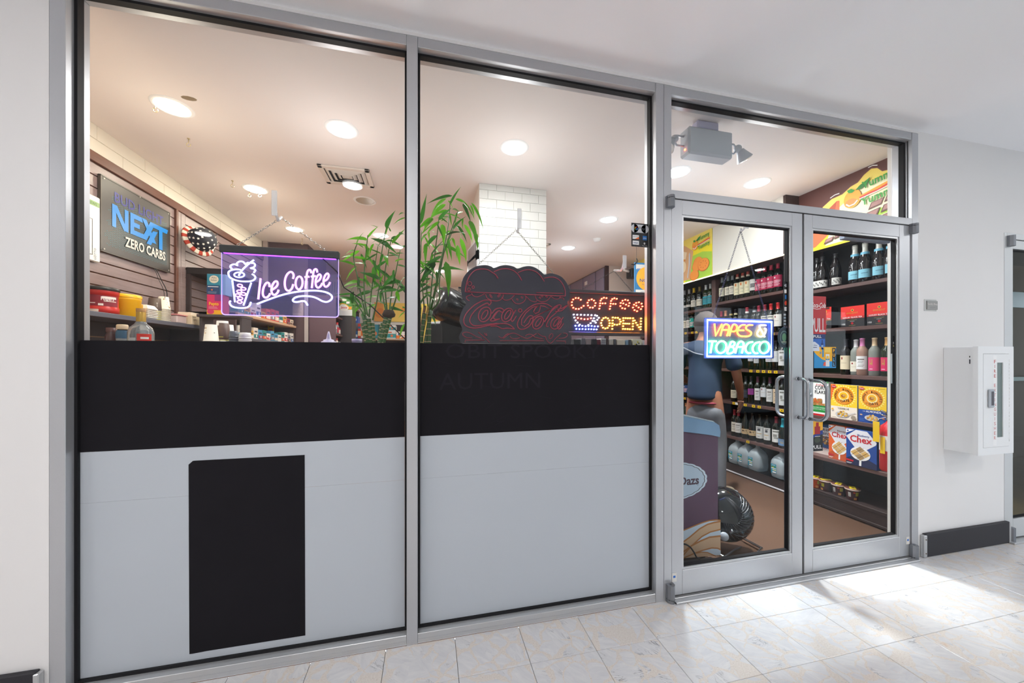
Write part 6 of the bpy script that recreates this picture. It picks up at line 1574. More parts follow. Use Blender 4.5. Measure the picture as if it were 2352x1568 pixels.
for k, ch in enumerate('FIRE EXTINGUISHER'):
    if ch != ' ': p.text(ch, 0.001, zz - 0.014, 0.021, mat('d08a8a' if k > 4 else 'c0504e', 0.5), bold=0.01, w=0.004 if ch == 'I' else 0.019); p.h -= p.step
    zz -= 0.0302
p.h += p.step
p.build('lettering', t)
p = Print((CX0 + 0.0058, CF + 0.045, CZ1 - 0.11), (0, -1, 0), (0, 0, 1), (-1, 0, 0), 0.0004); p.rect(0.004, 0.04, 0.009, 0.05, BK); p.rect(0.004, 0.0, 0.010, 0.028, mat('4a4a50', 0.5)); p.build('label', t)
# ---------------------------------------------------------------- beer sign, whiteboard, cap and hooks on the slat wall
WX = LX + 0.016
a, b = PX(229, 404, -2.03), PX(387, 628, -2.03)
y0, y1, z0, z1 = 1.125, 1.75, 1.985, 2.465
t = thing('beer_sign', (-2.03, 1.44, z0), 'dark grey beer sign reading Bud Light Next on the slat wall', 'sign')
M().box(WX + 0.004, y0, z0, -2.028, y1, z1, mat('3a3634', 0.4), 0.008).build('sign_body', t)
fr_ = M()
for q in ((y0 - 0.004, z0 - 0.004, y1 + 0.004, z0 + 0.004), (y0 - 0.004, z1 - 0.004, y1 + 0.004, z1 + 0.004), (y0 - 0.004, z0, y0 + 0.004, z1), (y1 - 0.004, z0, y1 + 0.004, z1)): fr_.box(WX + 0.002, q[0], q[1], -2.026, q[2], q[3], mat('4a433c', 0.4))
fr_.build('edge_trim', t)
p = Print((-2.028, y0, z0), (0, 1, 0), (0, 0, 1), (1, 0, 0), 0.0012)
w, h = y1 - y0, z1 - z0
dots = M(); DC = mat('2f6f7c', 0.4)
i = 0
while 0.03 + i * 0.0135 < w - 0.03:
    u = 0.03 + i * 0.0135; j = 0
    while 0.05 + j * 0.0135 < h - 0.10:
        v = 0.05 + j * 0.0135 + (0.0068 if i % 2 else 0)
        if u + (h - v) * 0.2 > 0.12 + 0.03 * math.sin(j): p.m.add([p.p(u - 0.0038, v - 0.0022), p.p(u + 0.0038, v - 0.0022), p.p(u + 0.0038, v + 0.0022), p.p(u - 0.0038, v + 0.0022)], [(0, 1, 2, 3)], DC)
        j += 1
    i += 1
p.h += p.step
p.text('BUD LIGHT', w * 0.52, h * 0.735, h * 0.135, mat('2b2c86', 0.4), w=w * 0.72, bold=0.02)
BL = mat('1484d8', 0.35); CY_ = mat('25b6d0', 0.4)
def nx(pts): p.poly([(w * a_, h * b_) for a_, b_ in pts], BL)
# NEXT in slanted block capitals, cut into quads
def q4_(a, b, c, d): p.poly([(w * a[0], h * a[1]), (w * b[0], h * b[1]), (w * c[0], h * c[1]), (w * d[0], h * d[1])], BL)
n0, n1 = 0.38, 0.69
for (a, b, c, d) in (((0.13, n0), (0.18, n0), (0.18, n1), (0.13, n1)), ((0.13, n1), (0.19, n1), (0.34, n0), (0.28, n0)), ((0.29, n0), (0.34, n0), (0.34, n1), (0.29, n1)),
                     ((0.365, n0), (0.42, n0), (0.42, n1), (0.365, n1)), ((0.365, n1 - 0.07), (0.55, n1 - 0.07), (0.53, n1), (0.365, n1)), ((0.365, 0.50), (0.50, 0.50), (0.50, 0.565), (0.365, 0.565)), ((0.365, n0), (0.56, n0), (0.60, n0 + 0.07), (0.365, n0 + 0.07)),
                     ((0.53, n1), (0.60, n1), (0.76, n0), (0.69, n0)), ((0.66, n1), (0.74, n1), (0.60, n0), (0.53, n0)), ((0.60, n0 - 0.05), (0.67, n0 - 0.05), (0.78, 0.58), (0.70, 0.56)),
                     ((0.70, n1 - 0.07), (0.94, n1 - 0.07), (0.96, n1), (0.70, n1)), ((0.80, n0 - 0.06), (0.86, n0 - 0.06), (0.86, n1), (0.80, n1))): q4_(a, b, c, d)
p.h += p.step
p.text('ZERO CARBS', w * 0.60, h * 0.17, h * 0.135, mat('d6d2cc', 0.45), w=w * 0.62, bold=0.025)
for (u, v) in ((0.03, 0.03), (0.97, 0.03), (0.03, 0.97), (0.5, 0.985), (0.97, 0.97)): p.disc(w * u, h * v, 0.005, mat('b9b2a8', 0.4), n=8); p.h -= p.step
p.build('print', t)
M().tube(smooth_path([(-2.03, 1.60, z0), (-2.00, 1.61, 1.90), (-1.98, 1.64, 1.80), (-2.0, 1.66, 1.62)], 4), 0.003, BLACK, 6).build('cable', label='black cord hanging below the beer sign', cat='cord', origin=(-2.0, 1.62, 1.85))
M().tube(smooth_path([(-2.03, 1.585, z0), (-2.01, 1.60, 1.90), (-1.99, 1.625, 1.80), (-2.0, 1.64, 1.62)], 4), 0.002, mat('3a3a3c', 0.5), 6).build('cable', label='thinner black cord beside the one below the beer sign', cat='cord', origin=(-2.0, 1.60, 1.85))
# white price board, cut by the window frame
t = thing('menu_board', (-2.02, 0.98, 1.90), 'white printed board hanging left of the beer sign', 'notice')
M().box(WX + 0.004, 0.86, 1.90, -2.025, 1.118, 2.31, mat('dedede', 0.3), 0.006).build('board', t)
p = Print((-2.025, 0.86, 1.90), (0, 1, 0), (0, 0, 1), (1, 0, 0)); p.rect(0.02, 0.345, 0.25, 0.375, mat('8fae78', 0.5)); p.text('NEWS', 0.20, 0.35, 0.018, mat('3f5c30', 0.5), w=0.06); p.line([(0.03, 0.04), (0.20, 0.04), (0.20, 0.26), (0.03, 0.26)], 0.004, BK, True)
for k in range(5): p.rect(0.12, 0.07 + 0.035 * k, 0.155, 0.078 + 0.035 * k, BK); p.h -= p.step
p.text('LOTTO', 0.225, 0.05, 0.015, mat('6a7a8a', 0.5), rot=math.pi / 2); p.build('print', t)
# stars and stripes cap
hx, hy, hz = -1.93, 1.95, 2.31
t = thing('cap', (hx, hy, hz), 'stars and stripes cap hung high on the slat wall', 'hat')
mt = Matrix.Rotation(math.radians(-22), 3, 'Z') @ Matrix.Rotation(math.radians(72), 3, 'Y')
cr = M(); NV = mat('20222c', 0.8)
cr.lathe([(0.098, -0.01), (0.100, 0.02), (0.096, 0.06), (0.082, 0.095), (0.055, 0.118), (0.02, 0.127), (0, 0.128)], NV, (hx, hy, hz), 24, mtx=mt); cr.build('crown', t)
bm_ = M()
for k in range(24):
    a0 = 2 * math.pi * k / 24; a1 = 2 * math.pi * (k + 1) / 24
    bm_.lathe([(0.098, -0.010), (0.118, -0.022), (0.132, -0.018), (0.130, -0.006), (0.100, 0.004)], mat('b8402c' if k % 2 else 'e9e2d2', 0.8), (hx, hy, hz), 2, a0=a0, a1=a1, mtx=mt)
bm_.build('brim', t, 'red and white striped brim')
st = M()
for r_i, (zz, rr_, n_) in enumerate(((0.022, 0.1012, 13), (0.052, 0.0985, 12), (0.080, 0.0905, 11), (0.105, 0.0715, 8), (0.122, 0.04, 4))):
    for k in range(n_):
        a = 2 * math.pi * (k + 0.5 * (r_i % 2)) / n_
        c0 = Vector((rr_ * math.cos(a), rr_ * math.sin(a), zz)); nrm = Vector((math.cos(a), math.sin(a), 0.25 + 0.35 * r_i)).normalized()
        u_ = Vector((-math.sin(a), math.cos(a), 0)); v_ = nrm.cross(u_)
        pts = []
        for j in range(10):
            q = 0.0115 if j % 2 == 0 else 0.0047; an = math.pi / 2 + math.pi * j / 5
            pts.append(mt @ (c0 + nrm * 0.0012 + u_ * q * math.cos(an) + v_ * q * math.sin(an)) + Vector((hx, hy, hz)))
        st.add(pts, [tuple(range(10))], mat('f2ece0', 0.7))
tag(st.build('stars', t, 'white printed stars', recalc=False), kind='stuff')
for (px, py) in ((450, 530), (492, 557), (512, 563)):
    q = PX(px, py + 8, LX + 0.02); s_ = M()
    s_.box(LX + 0.014, q.y - 0.008, q.z - 0.05, LX + 0.02, q.y + 0.008, q.z + 0.01, BLACK)
    for k in range(1): s_.tube([(LX + 0.018, q.y, q.z), (LX + 0.18, q.y, q.z + 0.005), (LX + 0.19, q.y, q.z + 0.02)], 0.003, BLACK, 6)
    s_.build('slatwall_hook', label='black display hook on the slat wall, ' + {450: 'under the cap', 492: 'second from the cap', 512: 'third from the cap'}[px], cat='hook', group='slat wall hooks', origin=(LX + 0.018, q.y, q.z))

# ---------------------------------------------------------------- grey shelf along the left wall and what stands on it
SHX, SHZ = -1.80, 1.560
sh = thing('wall_shelf', (-1.92, 1.0, 0), 'grey shelf along the slat wall under the beer sign', 'shelving')
M().box(LX + 0.015, 0.2, SHZ - 0.028, SHX, 1.80, SHZ, mat('5c5f6c', 0.45), 0.002).build('shelf_board', sh)
M().box(LX + 0.015, 0.2, 0.0, SHX - 0.02, 0.225, SHZ - 0.028, mat('4d4b50', 0.6)).build('upright', sh)
M().box(LX + 0.015, 1.772, 0.0, SHX - 0.02, 1.795, SHZ - 0.028, mat('4d4b50', 0.6)).build('upright', sh)
M().box(LX + 0.016, 0.225, 0.9, LX + 0.02, 1.772, SHZ - 0.028, mat('3c3638', 0.6)).build('back_panel', sh)
M().box(LX + 0.02, 0.225, 1.43, LX + 0.026, 1.772, 1.437, mat('8a6a4c', 0.6)).build('edge_strip', sh)
M().box(LX + 0.02, 0.225, 1.18, SHX, 1.772, 1.2, mat('5c5f6c', 0.45), 0.002).build('shelf_board', sh)
def sy(px, x, py=735): return PX(px, py, x).y
x = -1.885
# red coffee tub with black lid
y = sy(231, x); 
t = thing('coffee_tub', (x, y, SHZ), 'red plastic coffee tub with a black lid on the grey shelf', 'tub')
CR = mat('c4251e', 0.35)
M().lathe([(0, 0), (0.072, 0), (0.077, 0.006), (0.077, 0.035), (0.073, 0.04), (0.073, 0.105), (0.077, 0.11), (0.077, 0.135), (0.074, 0.142)], CR, (x, y, SHZ + 0.0005), 24).build('tub_body', t)
M().lathe([(0.079, 0.134), (0.081, 0.138), (0.080, 0.150), (0.072, 0.156), (0.045, 0.159), (0, 0.159)], mat('1d1b1b', 0.4), (x, y, SHZ), 24).build('lid', t, 'black lid')
s_ = M()
def wrap(m, cx, cy, cz, r, z0, z1, a0, a1, c, q=0.0006): m.lathe([(r + q, z0), (r + q, z1)], mat(c, 0.5), (cx, cy, cz), 8, a0=math.radians(a0), a1=math.radians(a1))
wrap(s_, x, y, SHZ, 0.0735, 0.042, 0.104, -110, 10, '8e2232'); wrap(s_, x, y, SHZ, 0.0735, 0.085, 0.098, -50, 0, 'f0e6e0', 0.0012); wrap(s_, x, y, SHZ, 0.0735, 0.068, 0.073, -45, 0, 'f0d8d0', 0.0012); wrap(s_, x, y, SHZ, 0.0735, 0.055, 0.060, -100, -70, 'f0d8d0', 0.0012); wrap(s_, x, y, SHZ, 0.077, 0.008, 0.022, -95, -60, 'e8d2c4', 0.0012); wrap(s_, x, y, SHZ, 0.0735, 0.044, 0.056, -62, -46, 'f4e8e0', 0.0012)
s_.build('label', t)
p = Print((x + 0.078 * math.cos(-0.6), y + 0.078 * math.sin(-0.6), SHZ + 0.075), (0.56, 0.82, 0), (0, 0, 1), (0.82, -0.56, 0), 0.001); p.text('Folgers', 0.0, 0.0, 0.02, WHT, w=0.055, bold=0.02); p.build('lettering', t)
# yellow tub
y = sy(286, x)
t = thing('coffee_tub', (x, y, SHZ), 'bright yellow plastic tub with a moulded grip beside the red one', 'tub')
YT = mat('f2b908', 0.35)
M().lathe([(0, 0), (0.072, 0), (0.076, 0.005), (0.076, 0.10), (0.078, 0.104), (0.078, 0.124), (0.072, 0.128)], YT, (x, y, SHZ + 0.0005), 24).build('tub_body', t)
M().lathe([(0.080, 0.120), (0.080, 0.134), (0.074, 0.141), (0, 0.142)], YT, (x, y, SHZ), 24).build('lid', t)
M().box(x + 0.035, y + 0.02, SHZ + 0.04, x + 0.062, y + 0.062, SHZ + 0.092, mat('d99f06', 0.35), 0.006).build('grip', t, 'darker moulded grip')
# takeout containers in a stack, cups
def cup_mesh(r0, r1, h, col, up=True, band=None):
    m = M()
    pr = [(r0, 0), (r1, h), (r1 + 0.002, h + 0.001), (r1 + 0.002, h - 0.003)] if up else [(r1 + 0.002, 0.003), (r1 + 0.002, 0), (r1, 0), (r0, h), (0, h - 0.001)]
    m.lathe(pr, mat(col, 0.6), seg=18)
    return m
def cup_stack(x, y, z, n, pitch, r0, r1, h, col, label, printed=None, grp='stacks of paper cups', rimcol=None, top=None):
    """upside down paper cups nested in a stack: each cup an object of its own"""
    me = cup_mesh(r0, r1, h, col, False).mesh(recalc=False); me2 = None
    if rimcol:
        m = cup_mesh(r0, r1, h, col, False); m.lathe([(r1 + 0.0024, 0.0032), (r1 + 0.0024, 0.0)], mat(rimcol, 0.5), seg=18); me2 = m.mesh(recalc=False)
    for k in range(n):
        last = k == n - 1
        t = thing('paper_cup', (x, y, z + pitch * k + 0.0004 * k), f'{label}, {"topmost" if last else ortho(k) + " up"}', 'cup', grp)
        inst(me2 if (me2 and k % 2) else me, 'cup_body', t)
        if last and printed:
            s_ = M(); rr = random.Random(int(x * 991) % 97)
            for i in range(26):
                a = rr.random() * 6.28; zz = h * (0.12 + 0.78 * rr.random()); q = r1 + (r0 - r1) * zz / h + 0.0006; da = 0.05 + 0.14 * rr.random(); dz = 0.002 + 0.007 * rr.random()
                s_.lathe([(q, zz), (q + (r0 - r1) * dz / h, zz + dz)], mat(printed[i % len(printed)], 0.6), (x, y, z + pitch * k + 0.0004 * k), 3, a0=a, a1=a + da)
            s_.build('print', t)
x2 = -1.865
t = thing('foam_tray', (x2, sy(331, x2), SHZ), 'stack of white foam trays beside the yellow tub', 'tray')
yb = sy(332, x2)
for k in range(6):
    M().lathe([(0.0, 0.0), (0.05, 0.0), (0.066, 0.010), (0.068, 0.011), (0.066, 0.0135), (0.048, 0.004), (0, 0.004)], mat('e9e7e2', 0.6), (x2, yb, SHZ + 0.0005 + 0.011 * k), 4, smooth=False, mtx=Matrix.Rotation(math.pi / 4, 3, 'Z')).build('tray', t)
M().lathe([(0.068, 0.012), (0.05, 0.035), (0.04, 0.038), (0, 0.038)], mat('efede8', 0.6), (x2, yb, SHZ + 0.058), 4, smooth=False, mtx=Matrix.Rotation(math.pi / 4, 3, 'Z')).build('lid', t)
PRN = ['6a4a34', 'b98a52', '3c3430', 'd8a868']
cup_stack(-1.875, sy(356, -1.875), SHZ + 0.0005, 10, 0.0065, 0.026, 0.036, 0.085, 'e6e2d4', 'plain cup in the short stack on the grey shelf', None, rimcol='d8cf58')
cx_, cy_ = -1.875, sy(346, -1.875)
yy_ = sy(357, -1.93)
t = thing('mug', (-1.875, sy(356, -1.875), SHZ + 0.0005 + 0.0069 * 10 + 0.079), 'brown paper cup turned upside down on the short cup stack', 'cup')
mz = SHZ + 0.0005 + 0.0069 * 9 + 0.0865
m = M(); m.lathe([(0.040, 0), (0.041, 0.004), (0.032, 0.085), (0, 0.084)], mat('5a4a42', 0.5), (-1.875, sy(356, -1.875), mz - 0.075), 20); m.build('cup_body', t)
p = Print((-1.875 + 0.035 * math.cos(-0.75), sy(356, -1.875) + 0.035 * math.sin(-0.75), mz - 0.04), (0.68, 0.73, 0), (0, 0, 1), (0.73, -0.68, 0.12), 0.004); p.disc(0, 0.012, 0.004, mat('d8d0c8', 0.5), n=10); p.rect(-0.002, -0.016, 0.002, 0.006, mat('b8b0a8', 0.5)); p.build('print', t)
cup_stack(-1.845, sy(376, -1.845), SHZ + 0.0005, 12, 0.0072, 0.027, 0.0375, 0.092, 'e8e0d0', 'printed paper cup in the tall stack on the grey shelf', PRN)
y = sy(404, -1.86)
t = thing('food_box', (-1.86, y, SHZ), 'clear plastic food box with a pink lid on the grey shelf', 'box')
M().box(-1.90, y - 0.055, SHZ + 0.0005, -1.82, y + 0.055, SHZ + 0.058, mat('d8c4c2', 0.3), 0.006).build('box_body', t)
M().box(-1.905, y - 0.06, SHZ + 0.058, -1.815, y + 0.06, SHZ + 0.067, mat('e09498', 0.4), 0.003).build('lid', t, 'pink lid')
y = sy(432, -1.855)
t = thing('carton', (-1.855, y, SHZ), 'cream cardboard box at the end of the grey shelf', 'box')
M().box(-1.91, y - 0.055, SHZ + 0.0005, -1.80, y + 0.06, SHZ + 0.072, mat('e4d2b4', 0.6), 0.002).build('box_body', t)
p = Print((-1.80, y - 0.055, SHZ), (0, 1, 0), (0, 0, 1), (1, 0, 0)); p.rect(0.10, 0.0, 0.115, 0.045, mat('e0935a', 0.6)); p.rect(0.01, 0.055, 0.05, 0.066, mat('b4a488', 0.6)); p.line([(0.02, 0.035), (0.05, 0.042), (0.06, 0.03)], 0.003, mat('8a7a60', 0.6)); p.build('print', t)
t = thing('carton', (-1.86, y, SHZ + 0.0725), 'smaller cream box lying on the cardboard box', 'box')
M().box(-1.90, y - 0.045, SHZ + 0.073, -1.81, y + 0.055, SHZ + 0.097, mat('efe2cc', 0.6), 0.002).build('box_body', t)

# ---------------------------------------------------------------- window ledge behind the films
LZ = 1.30
lg = thing('window_ledge', (-0.1, 0.32, 0), 'wooden ledge behind the black chalkboard film', 'counter')
for k, (a_, b_) in enumerate(((-1.36, -0.5), (-0.498, 0.36), (0.362, 1.18))):
    M().box(a_, 0.145, LZ - 0.03, b_, 0.56, LZ, mat('6b5a50', 0.5), 0.003).build('ledge_board', lg)
for x_ in (-1.35, -0.5, 0.36, 1.16):
    M().box(x_, 0.16, 0, x_ + 0.02, 0.54, LZ - 0.03, mat('55484a', 0.6)).build('ledge_leg', lg)
def onledge(px, Y): return PY(px, 780, Y).x
def jar_bottle(px, Y, prof, m, label, name='bottle', cat='bottle', extra=()):
    x = onledge(px, Y); t = thing(name, (x, Y, LZ), label, cat)
    M().lathe(prof, m, (x, Y, LZ + 0.0005), 18).build('bottle_body', t)
    for nm, pr, mm, lb in extra: M().lathe(pr, mm, (x, Y, LZ + 0.0005), 18).build(nm, t, lb)
    return t, x
jar_bottle(256, 0.34, [(0, 0), (0.022, 0), (0.022, 0.10), (0.016, 0.115), (0.016, 0.13), (0, 0.13)], mat('4a2a2a', 0.3), 'small dark red bottle on the ledge by the left frame', extra=[('cap', [(0.018, 0.12), (0.018, 0.14), (0, 0.141)], mat('5a3434', 0.4), None)])
jar_bottle(281, 0.32, [(0, 0), (0.020, 0), (0.021, 0.004), (0.021, 0.10), (0.017, 0.118), (0.016, 0.125)], mat('c9cdd0', 0.1, trans=0.6), 'small bottle with a blue label and beige cap', extra=[('label', [(0.0215, 0.09), (0.0215, 0.118), (0.019, 0.127)], mat('2a5674', 0.5), 'blue label'), ('cap', [(0.019, 0.132), (0.020, 0.136), (0.020, 0.150), (0.017, 0.154), (0, 0.155)], mat('dcc4a4', 0.5), 'beige cap')])
jar_bottle(312, 0.36, [(0, 0), (0.022, 0), (0.022, 0.11), (0.018, 0.12)], mat('c9cdd0', 0.1, trans=0.6), 'small bottle with a wooden cap behind the gold necked one', extra=[('label', [(0.0225, 0.06), (0.0225, 0.10)], mat('d9d0c4', 0.5), None), ('cap', [(0.020, 0.128), (0.020, 0.148), (0, 0.15)], mat('c29a68', 0.5), 'wooden cap')])
t, x = jar_bottle(324, 0.25, [(0, 0), (0.042, 0), (0.044, 0.004), (0.044, 0.115), (0.038, 0.135), (0.020, 0.155), (0.0155, 0.165), (0.0145, 0.2), (0, 0.2)], mat('dfe3e2', 0.05, trans=0.75), 'clear tequila shaped bottle with a gold neck and red label', extra=[('neck_foil', [(0.0165, 0.163), (0.0165, 0.203), (0.015, 0.207)], mat('c49a3c', 0.35, 0.3), 'gold neck foil'), ('cork', [(0.0165, 0.206), (0.0168, 0.222), (0, 0.223)], mat('b8864c', 0.6), 'wooden stopper')])
s_ = M(); wrap(s_, x, 0.25, LZ, 0.044, 0.03, 0.108, -75, -10, 'd8301e'); wrap(s_, x, 0.25, LZ, 0.044, 0.085, 0.094, -60, -25, 'f2ece4', 0.0012); wrap(s_, x, 0.25, LZ, 0.044, 0.04, 0.09, -110, -80, 'c9c4c0'); s_.build('label', t, 'red label')
for i, (px, Y, n, pr, rim, lb) in enumerate(((485, 0.40, 11, PRN, None, 'printed cup, tallest stack under the iced coffee sign'), (511, 0.46, 14, None, 'd8d04a', 'pale cup, second stack under the iced coffee sign'), (523, 0.50, 12, None, 'd8d04a', 'pale cup, third stack under the iced coffee sign'))):
    cup_stack(onledge(px, Y), Y, LZ + 0.0005, n, 0.0078, 0.024, 0.0315, 0.085, 'e9e2d2' if i == 0 else 'dedbd2', lb, pr, rimcol=rim)
t = thing('paper_cup', (onledge(512, 0.46), 0.46, LZ + 0.0005 + 14 * 0.0082), 'brown paper cup topping the second stack under the iced coffee sign', 'cup', 'stacks of paper cups')
M().lathe([(0.033, -0.05), (0.034, -0.046), (0.0255, 0.035), (0, 0.034)], mat('5b4238', 0.5), (onledge(512, 0.46), 0.46, LZ + 0.0005 + 14 * 0.0082 + 0.03), 18).build('cup_body', t)
for (px, Y, r, h, c, lb) in ((537, 0.42, 0.02, 0.118, '5a6068', 'slim dark cup stack beside the pale paper cups'), (548, 0.47, 0.018, 0.105, '4a5058', 'second slim dark cup stack'), (563, 0.42, 0.027, 0.11, 'e4e2dc', 'white plastic cup stack near the dark ones')):
    x = onledge(px, Y); t = thing('cup_stack', (x, Y, LZ), lb, 'cup')
    pr = [(0, 0)]; 
    for k in range(10): pr += [(r + 0.002, h * k / 10 + 0.0005), (r + 0.002, h * k / 10 + h * 0.03), (r, h * k / 10 + h * 0.035), (r, h * (k + 1) / 10)]
    pr += [(r * 0.85, h + 0.02), (0, h + 0.02)]
    M().lathe(pr, mat(c, 0.4), (x, Y, LZ + 0.0005), 16).build('cups', t)
x = onledge(755, 0.38)
t = thing('pump_bottle', (x, 0.38, LZ), 'pale lilac pump bottle on the ledge left of the bamboo', 'bottle')
PW = mat('d8d2e6', 0.35)
M().lathe([(0, 0), (0.042, 0), (0.042, 0.07), (0.040, 0.078), (0.036, 0.079), (0.036, 0.086), (0.026, 0.09), (0.026, 0.096), (0.012, 0.10), (0.009, 0.118), (0.0035, 0.14), (0, 0.141)], PW, (x, 0.38, LZ + 0.0005), 24).build('bottle_body', t)
x = onledge(820, 0.5)
t = thing('jar', (x, 0.5, LZ), 'grey lidded jar on the ledge beside the bamboo', 'jar')
M().lathe([(0, 0), (0.026, 0), (0.027, 0.092), (0.024, 0.096)], mat('8a86a0', 0.3), (x, 0.5, LZ + 0.0005), 20).build('jar_body', t)
M().lathe([(0.028, 0.095), (0.028, 0.108), (0, 0.109)], mat('b0a8c8', 0.35), (x, 0.5, LZ), 20).build('lid', t)
# things behind the LED board's lower edge
rr = random.Random(21)
spec = [(1318, 1334, '30323c', 'black book leaning'), (1336, 1345, '8a8f9c', 'slim grey box'), (1346, 1358, 'c4bfc6', 'pale magazine'), (1360, 1371, '2c3040', 'dark navy book'), (1372, 1380, '7c2440', 'burgundy book'), (1381, 1392, 'dfe6ea', 'white printed carton'), (1393, 1398, '4a3434', 'thin brown book'), (1399, 1409, 'd8d6cc', 'cream paper roll'), (1410, 1416, '3c3a3e', 'black folder'), (1417, 1436, 'e8dcc4', 'shiny cream tin'), (1437, 1444, '6f8fa8', 'blue folder'), (1445, 1451, '3a3438', 'dark folder'), (1453, 1474, 'd9d4b8', 'yellow dotted carton'), (1476, 1486, 'c8c4c8', 'pale grey box')]
for i, (a_, b_, c, lb) in enumerate(spec):
    Y = 0.36; xa, xb = PY(a_, 780, Y).x, PY(b_, 780, Y).x
    hh = 0.112 + 0.012 * rr.random()
    t = thing('carton' if 'carton' in lb or 'box' in lb or 'tin' in lb else 'book', ((xa + xb) / 2, Y, LZ), f'{lb} under the lower edge of the LED board', 'box' if 'box' in lb or 'carton' in lb or 'tin' in lb else 'book', 'things under the LED board')
    M().box(xa, Y, LZ + 0.0005, xb - 0.001, Y + 0.1, LZ + hh, mat(c, 0.4), 0.001).build('cover', t)
    if 'printed' in lb or 'dotted' in lb:
        p = Print((xa, Y, LZ), (1, 0, 0), (0, 0, 1), (0, -1, 0)); w = xb - xa
        for k in range(4):
            if 'dotted' in lb: p.disc(w * (0.3 + 0.5 * ((k * 3) % 4) / 4), 0.085 + 0.008 * (k % 3), 0.006, mat(('c9b818', '3a3c34')[k % 2], 0.5), n=9)
            else: p.rect(0.002, 0.075 + 0.010 * k, w * 0.9, 0.078 + 0.010 * k, mat('3a4a78', 0.5))
        p.build('print', t)
# ---------------------------------------------------------------- lucky bamboo in two pots on the ledge
def leafmat(name, c0, c1, c2):
    m, nt, b = nodes_mat(name)
    oi = mk(nt, 'ShaderNodeObjectInfo')
    c = mixc(nt, ramp(nt, oi.outputs['Random'], 0.0, 0.6), lin(c0), lin(c1))
    c = mixc(nt, ramp(nt, oi.outputs['Random'], 0.6, 1.0), c, lin(c2))
    nt.links.new(c, b.inputs['Base Color'])
    b.inputs['Roughness'].default_value = 0.35
    tr = nt.nodes.new('ShaderNodeBsdfTranslucent'); nt.links.new(c, tr.inputs[0])
    mx = nt.nodes.new('ShaderNodeMixShader'); mx.inputs[0].default_value = 0.38
    nt.links.new(b.outputs[0], mx.inputs[1]); nt.links.new(tr.outputs[0], mx.inputs[2])
    nt.links.new(mx.outputs[0], nt.nodes['Material Output'].inputs[0])
    return m
LEAF = leafmat('bamboo_leaf', '4f9a1c', '6fbf22', '2f6a1e')
LEAFD = leafmat('bamboo_leaf_dark', '2c6a1e', '3d8a22', '27521e')
CANE = mat('2f5a22', 0.35, grain=0.2, gscale=30); CANEY = mat('b08a2c', 0.45); CANEB = mat('8a6248', 0.6); SHOOT = mat('3f6a26', 0.4); NODE = mat('b9a47c', 0.6)
def leaf_mesh(droop, width, fold, m):
    n = 9; vs = []; fs = []
    for i in range(n + 1):
        s = i / n
        w = width * (math.sin(math.pi * min(1, s * 1.02) ** 0.62) ** 0.9) * (1 - 0.25 * s) if 0 < i < n else 0.002
        z = -droop * s * s + droop * s * 0.55
        vs += [(s, -w, z + fold * w), (s, 0, z), (s, w, z + fold * w)]
    for i in range(n):
        a = 3 * i
        fs += [(a, a + 3, a + 4, a + 1), (a + 1, a + 4, a + 5, a + 2)]
    return M().add(vs, fs, m, True).mesh(recalc=False)
LV = [leaf_mesh(d, w, f, m) for m in (LEAF, LEAFD) for (d, w, f) in ((0.25, 0.085, 0.3), (0.5, 0.10, 0.2), (0.05, 0.075, 0.4), (0.4, 0.12, 0.25))]
def put_leaf(par, base, tip, k, roll=0.0, wd=1.0):
    base, tip = Vector(base), Vector(tip)
    d = tip - base; L = d.length
    if L < 0.01: return
    x = d.normalized()
    up = Vector((0, -0.85, 0.45))
    y = up.cross(x)
    y = y.normalized() if y.length > 1e-3 else Vector((1, 0, 0))
    z = x.cross(y)
    r = Matrix.Rotation(roll, 3, x)
    y, z = r @ y, r @ z
    mt = Matrix((x, y, z)).transposed()
    o = inst(LV[k % len(LV)], 'leaf', par)
    o.location = base - par.location
    o.rotation_euler = mt.to_euler()
    o.scale = (L, L * wd, L)
rp_ = random.Random(31)
def cane(par, p0, p1, r, m, nodes=6):
    p0, p1 = Vector(p0), Vector(p1)
    c = M(); c.tube([p0 + (p1 - p0) * (k / 8) for k in range(9)], r, m, 10)
    for k in range(1, nodes):
        q = p0 + (p1 - p0) * (k / nodes); d = (p1 - p0).normalized() * 0.0018
        c.tube([q - d, q + d], r * 1.10, NODE, 10)
    c.build('cane', par)
def shoot(par, pts, r=0.004, py=0.0, leaves=6, L=0.15, fan=1.0, kind=0):
    P = smooth_path(pts, 5)
    m = M(); n = len(P)
    m.tube(P, [r * (1 - 0.55 * i / n) for i in range(n)], SHOOT, 6); m.build('shoot', par)
    for k in range(leaves):
        s = 0.35 + 0.65 * (k + 0.5) / leaves
        b = P[min(n - 1, int(s * n))]
        a = rp_.uniform(-1.0, 1.0); sd = 1 if k % 2 else -1
        dx = sd * (0.35 + 0.5 * rp_.random()) * fan; dz = 0.35 - 1.0 * rp_.random()
        if k == leaves - 1: dx *= 0.5; dz = 0.3
        dv = Vector((dx, 0.55 * rp_.uniform(-1, 1), dz)).normalized() * L * rp_.uniform(0.7, 1.1)
        put_leaf(par, b, b + dv, rp_.randrange(4) + 4 * kind, rp_.uniform(-0.5, 0.5), rp_.uniform(0.8, 1.15))
PY0 = 0.30
def A(x, y, d=0.0): return PY(x, y, PY0 + d)
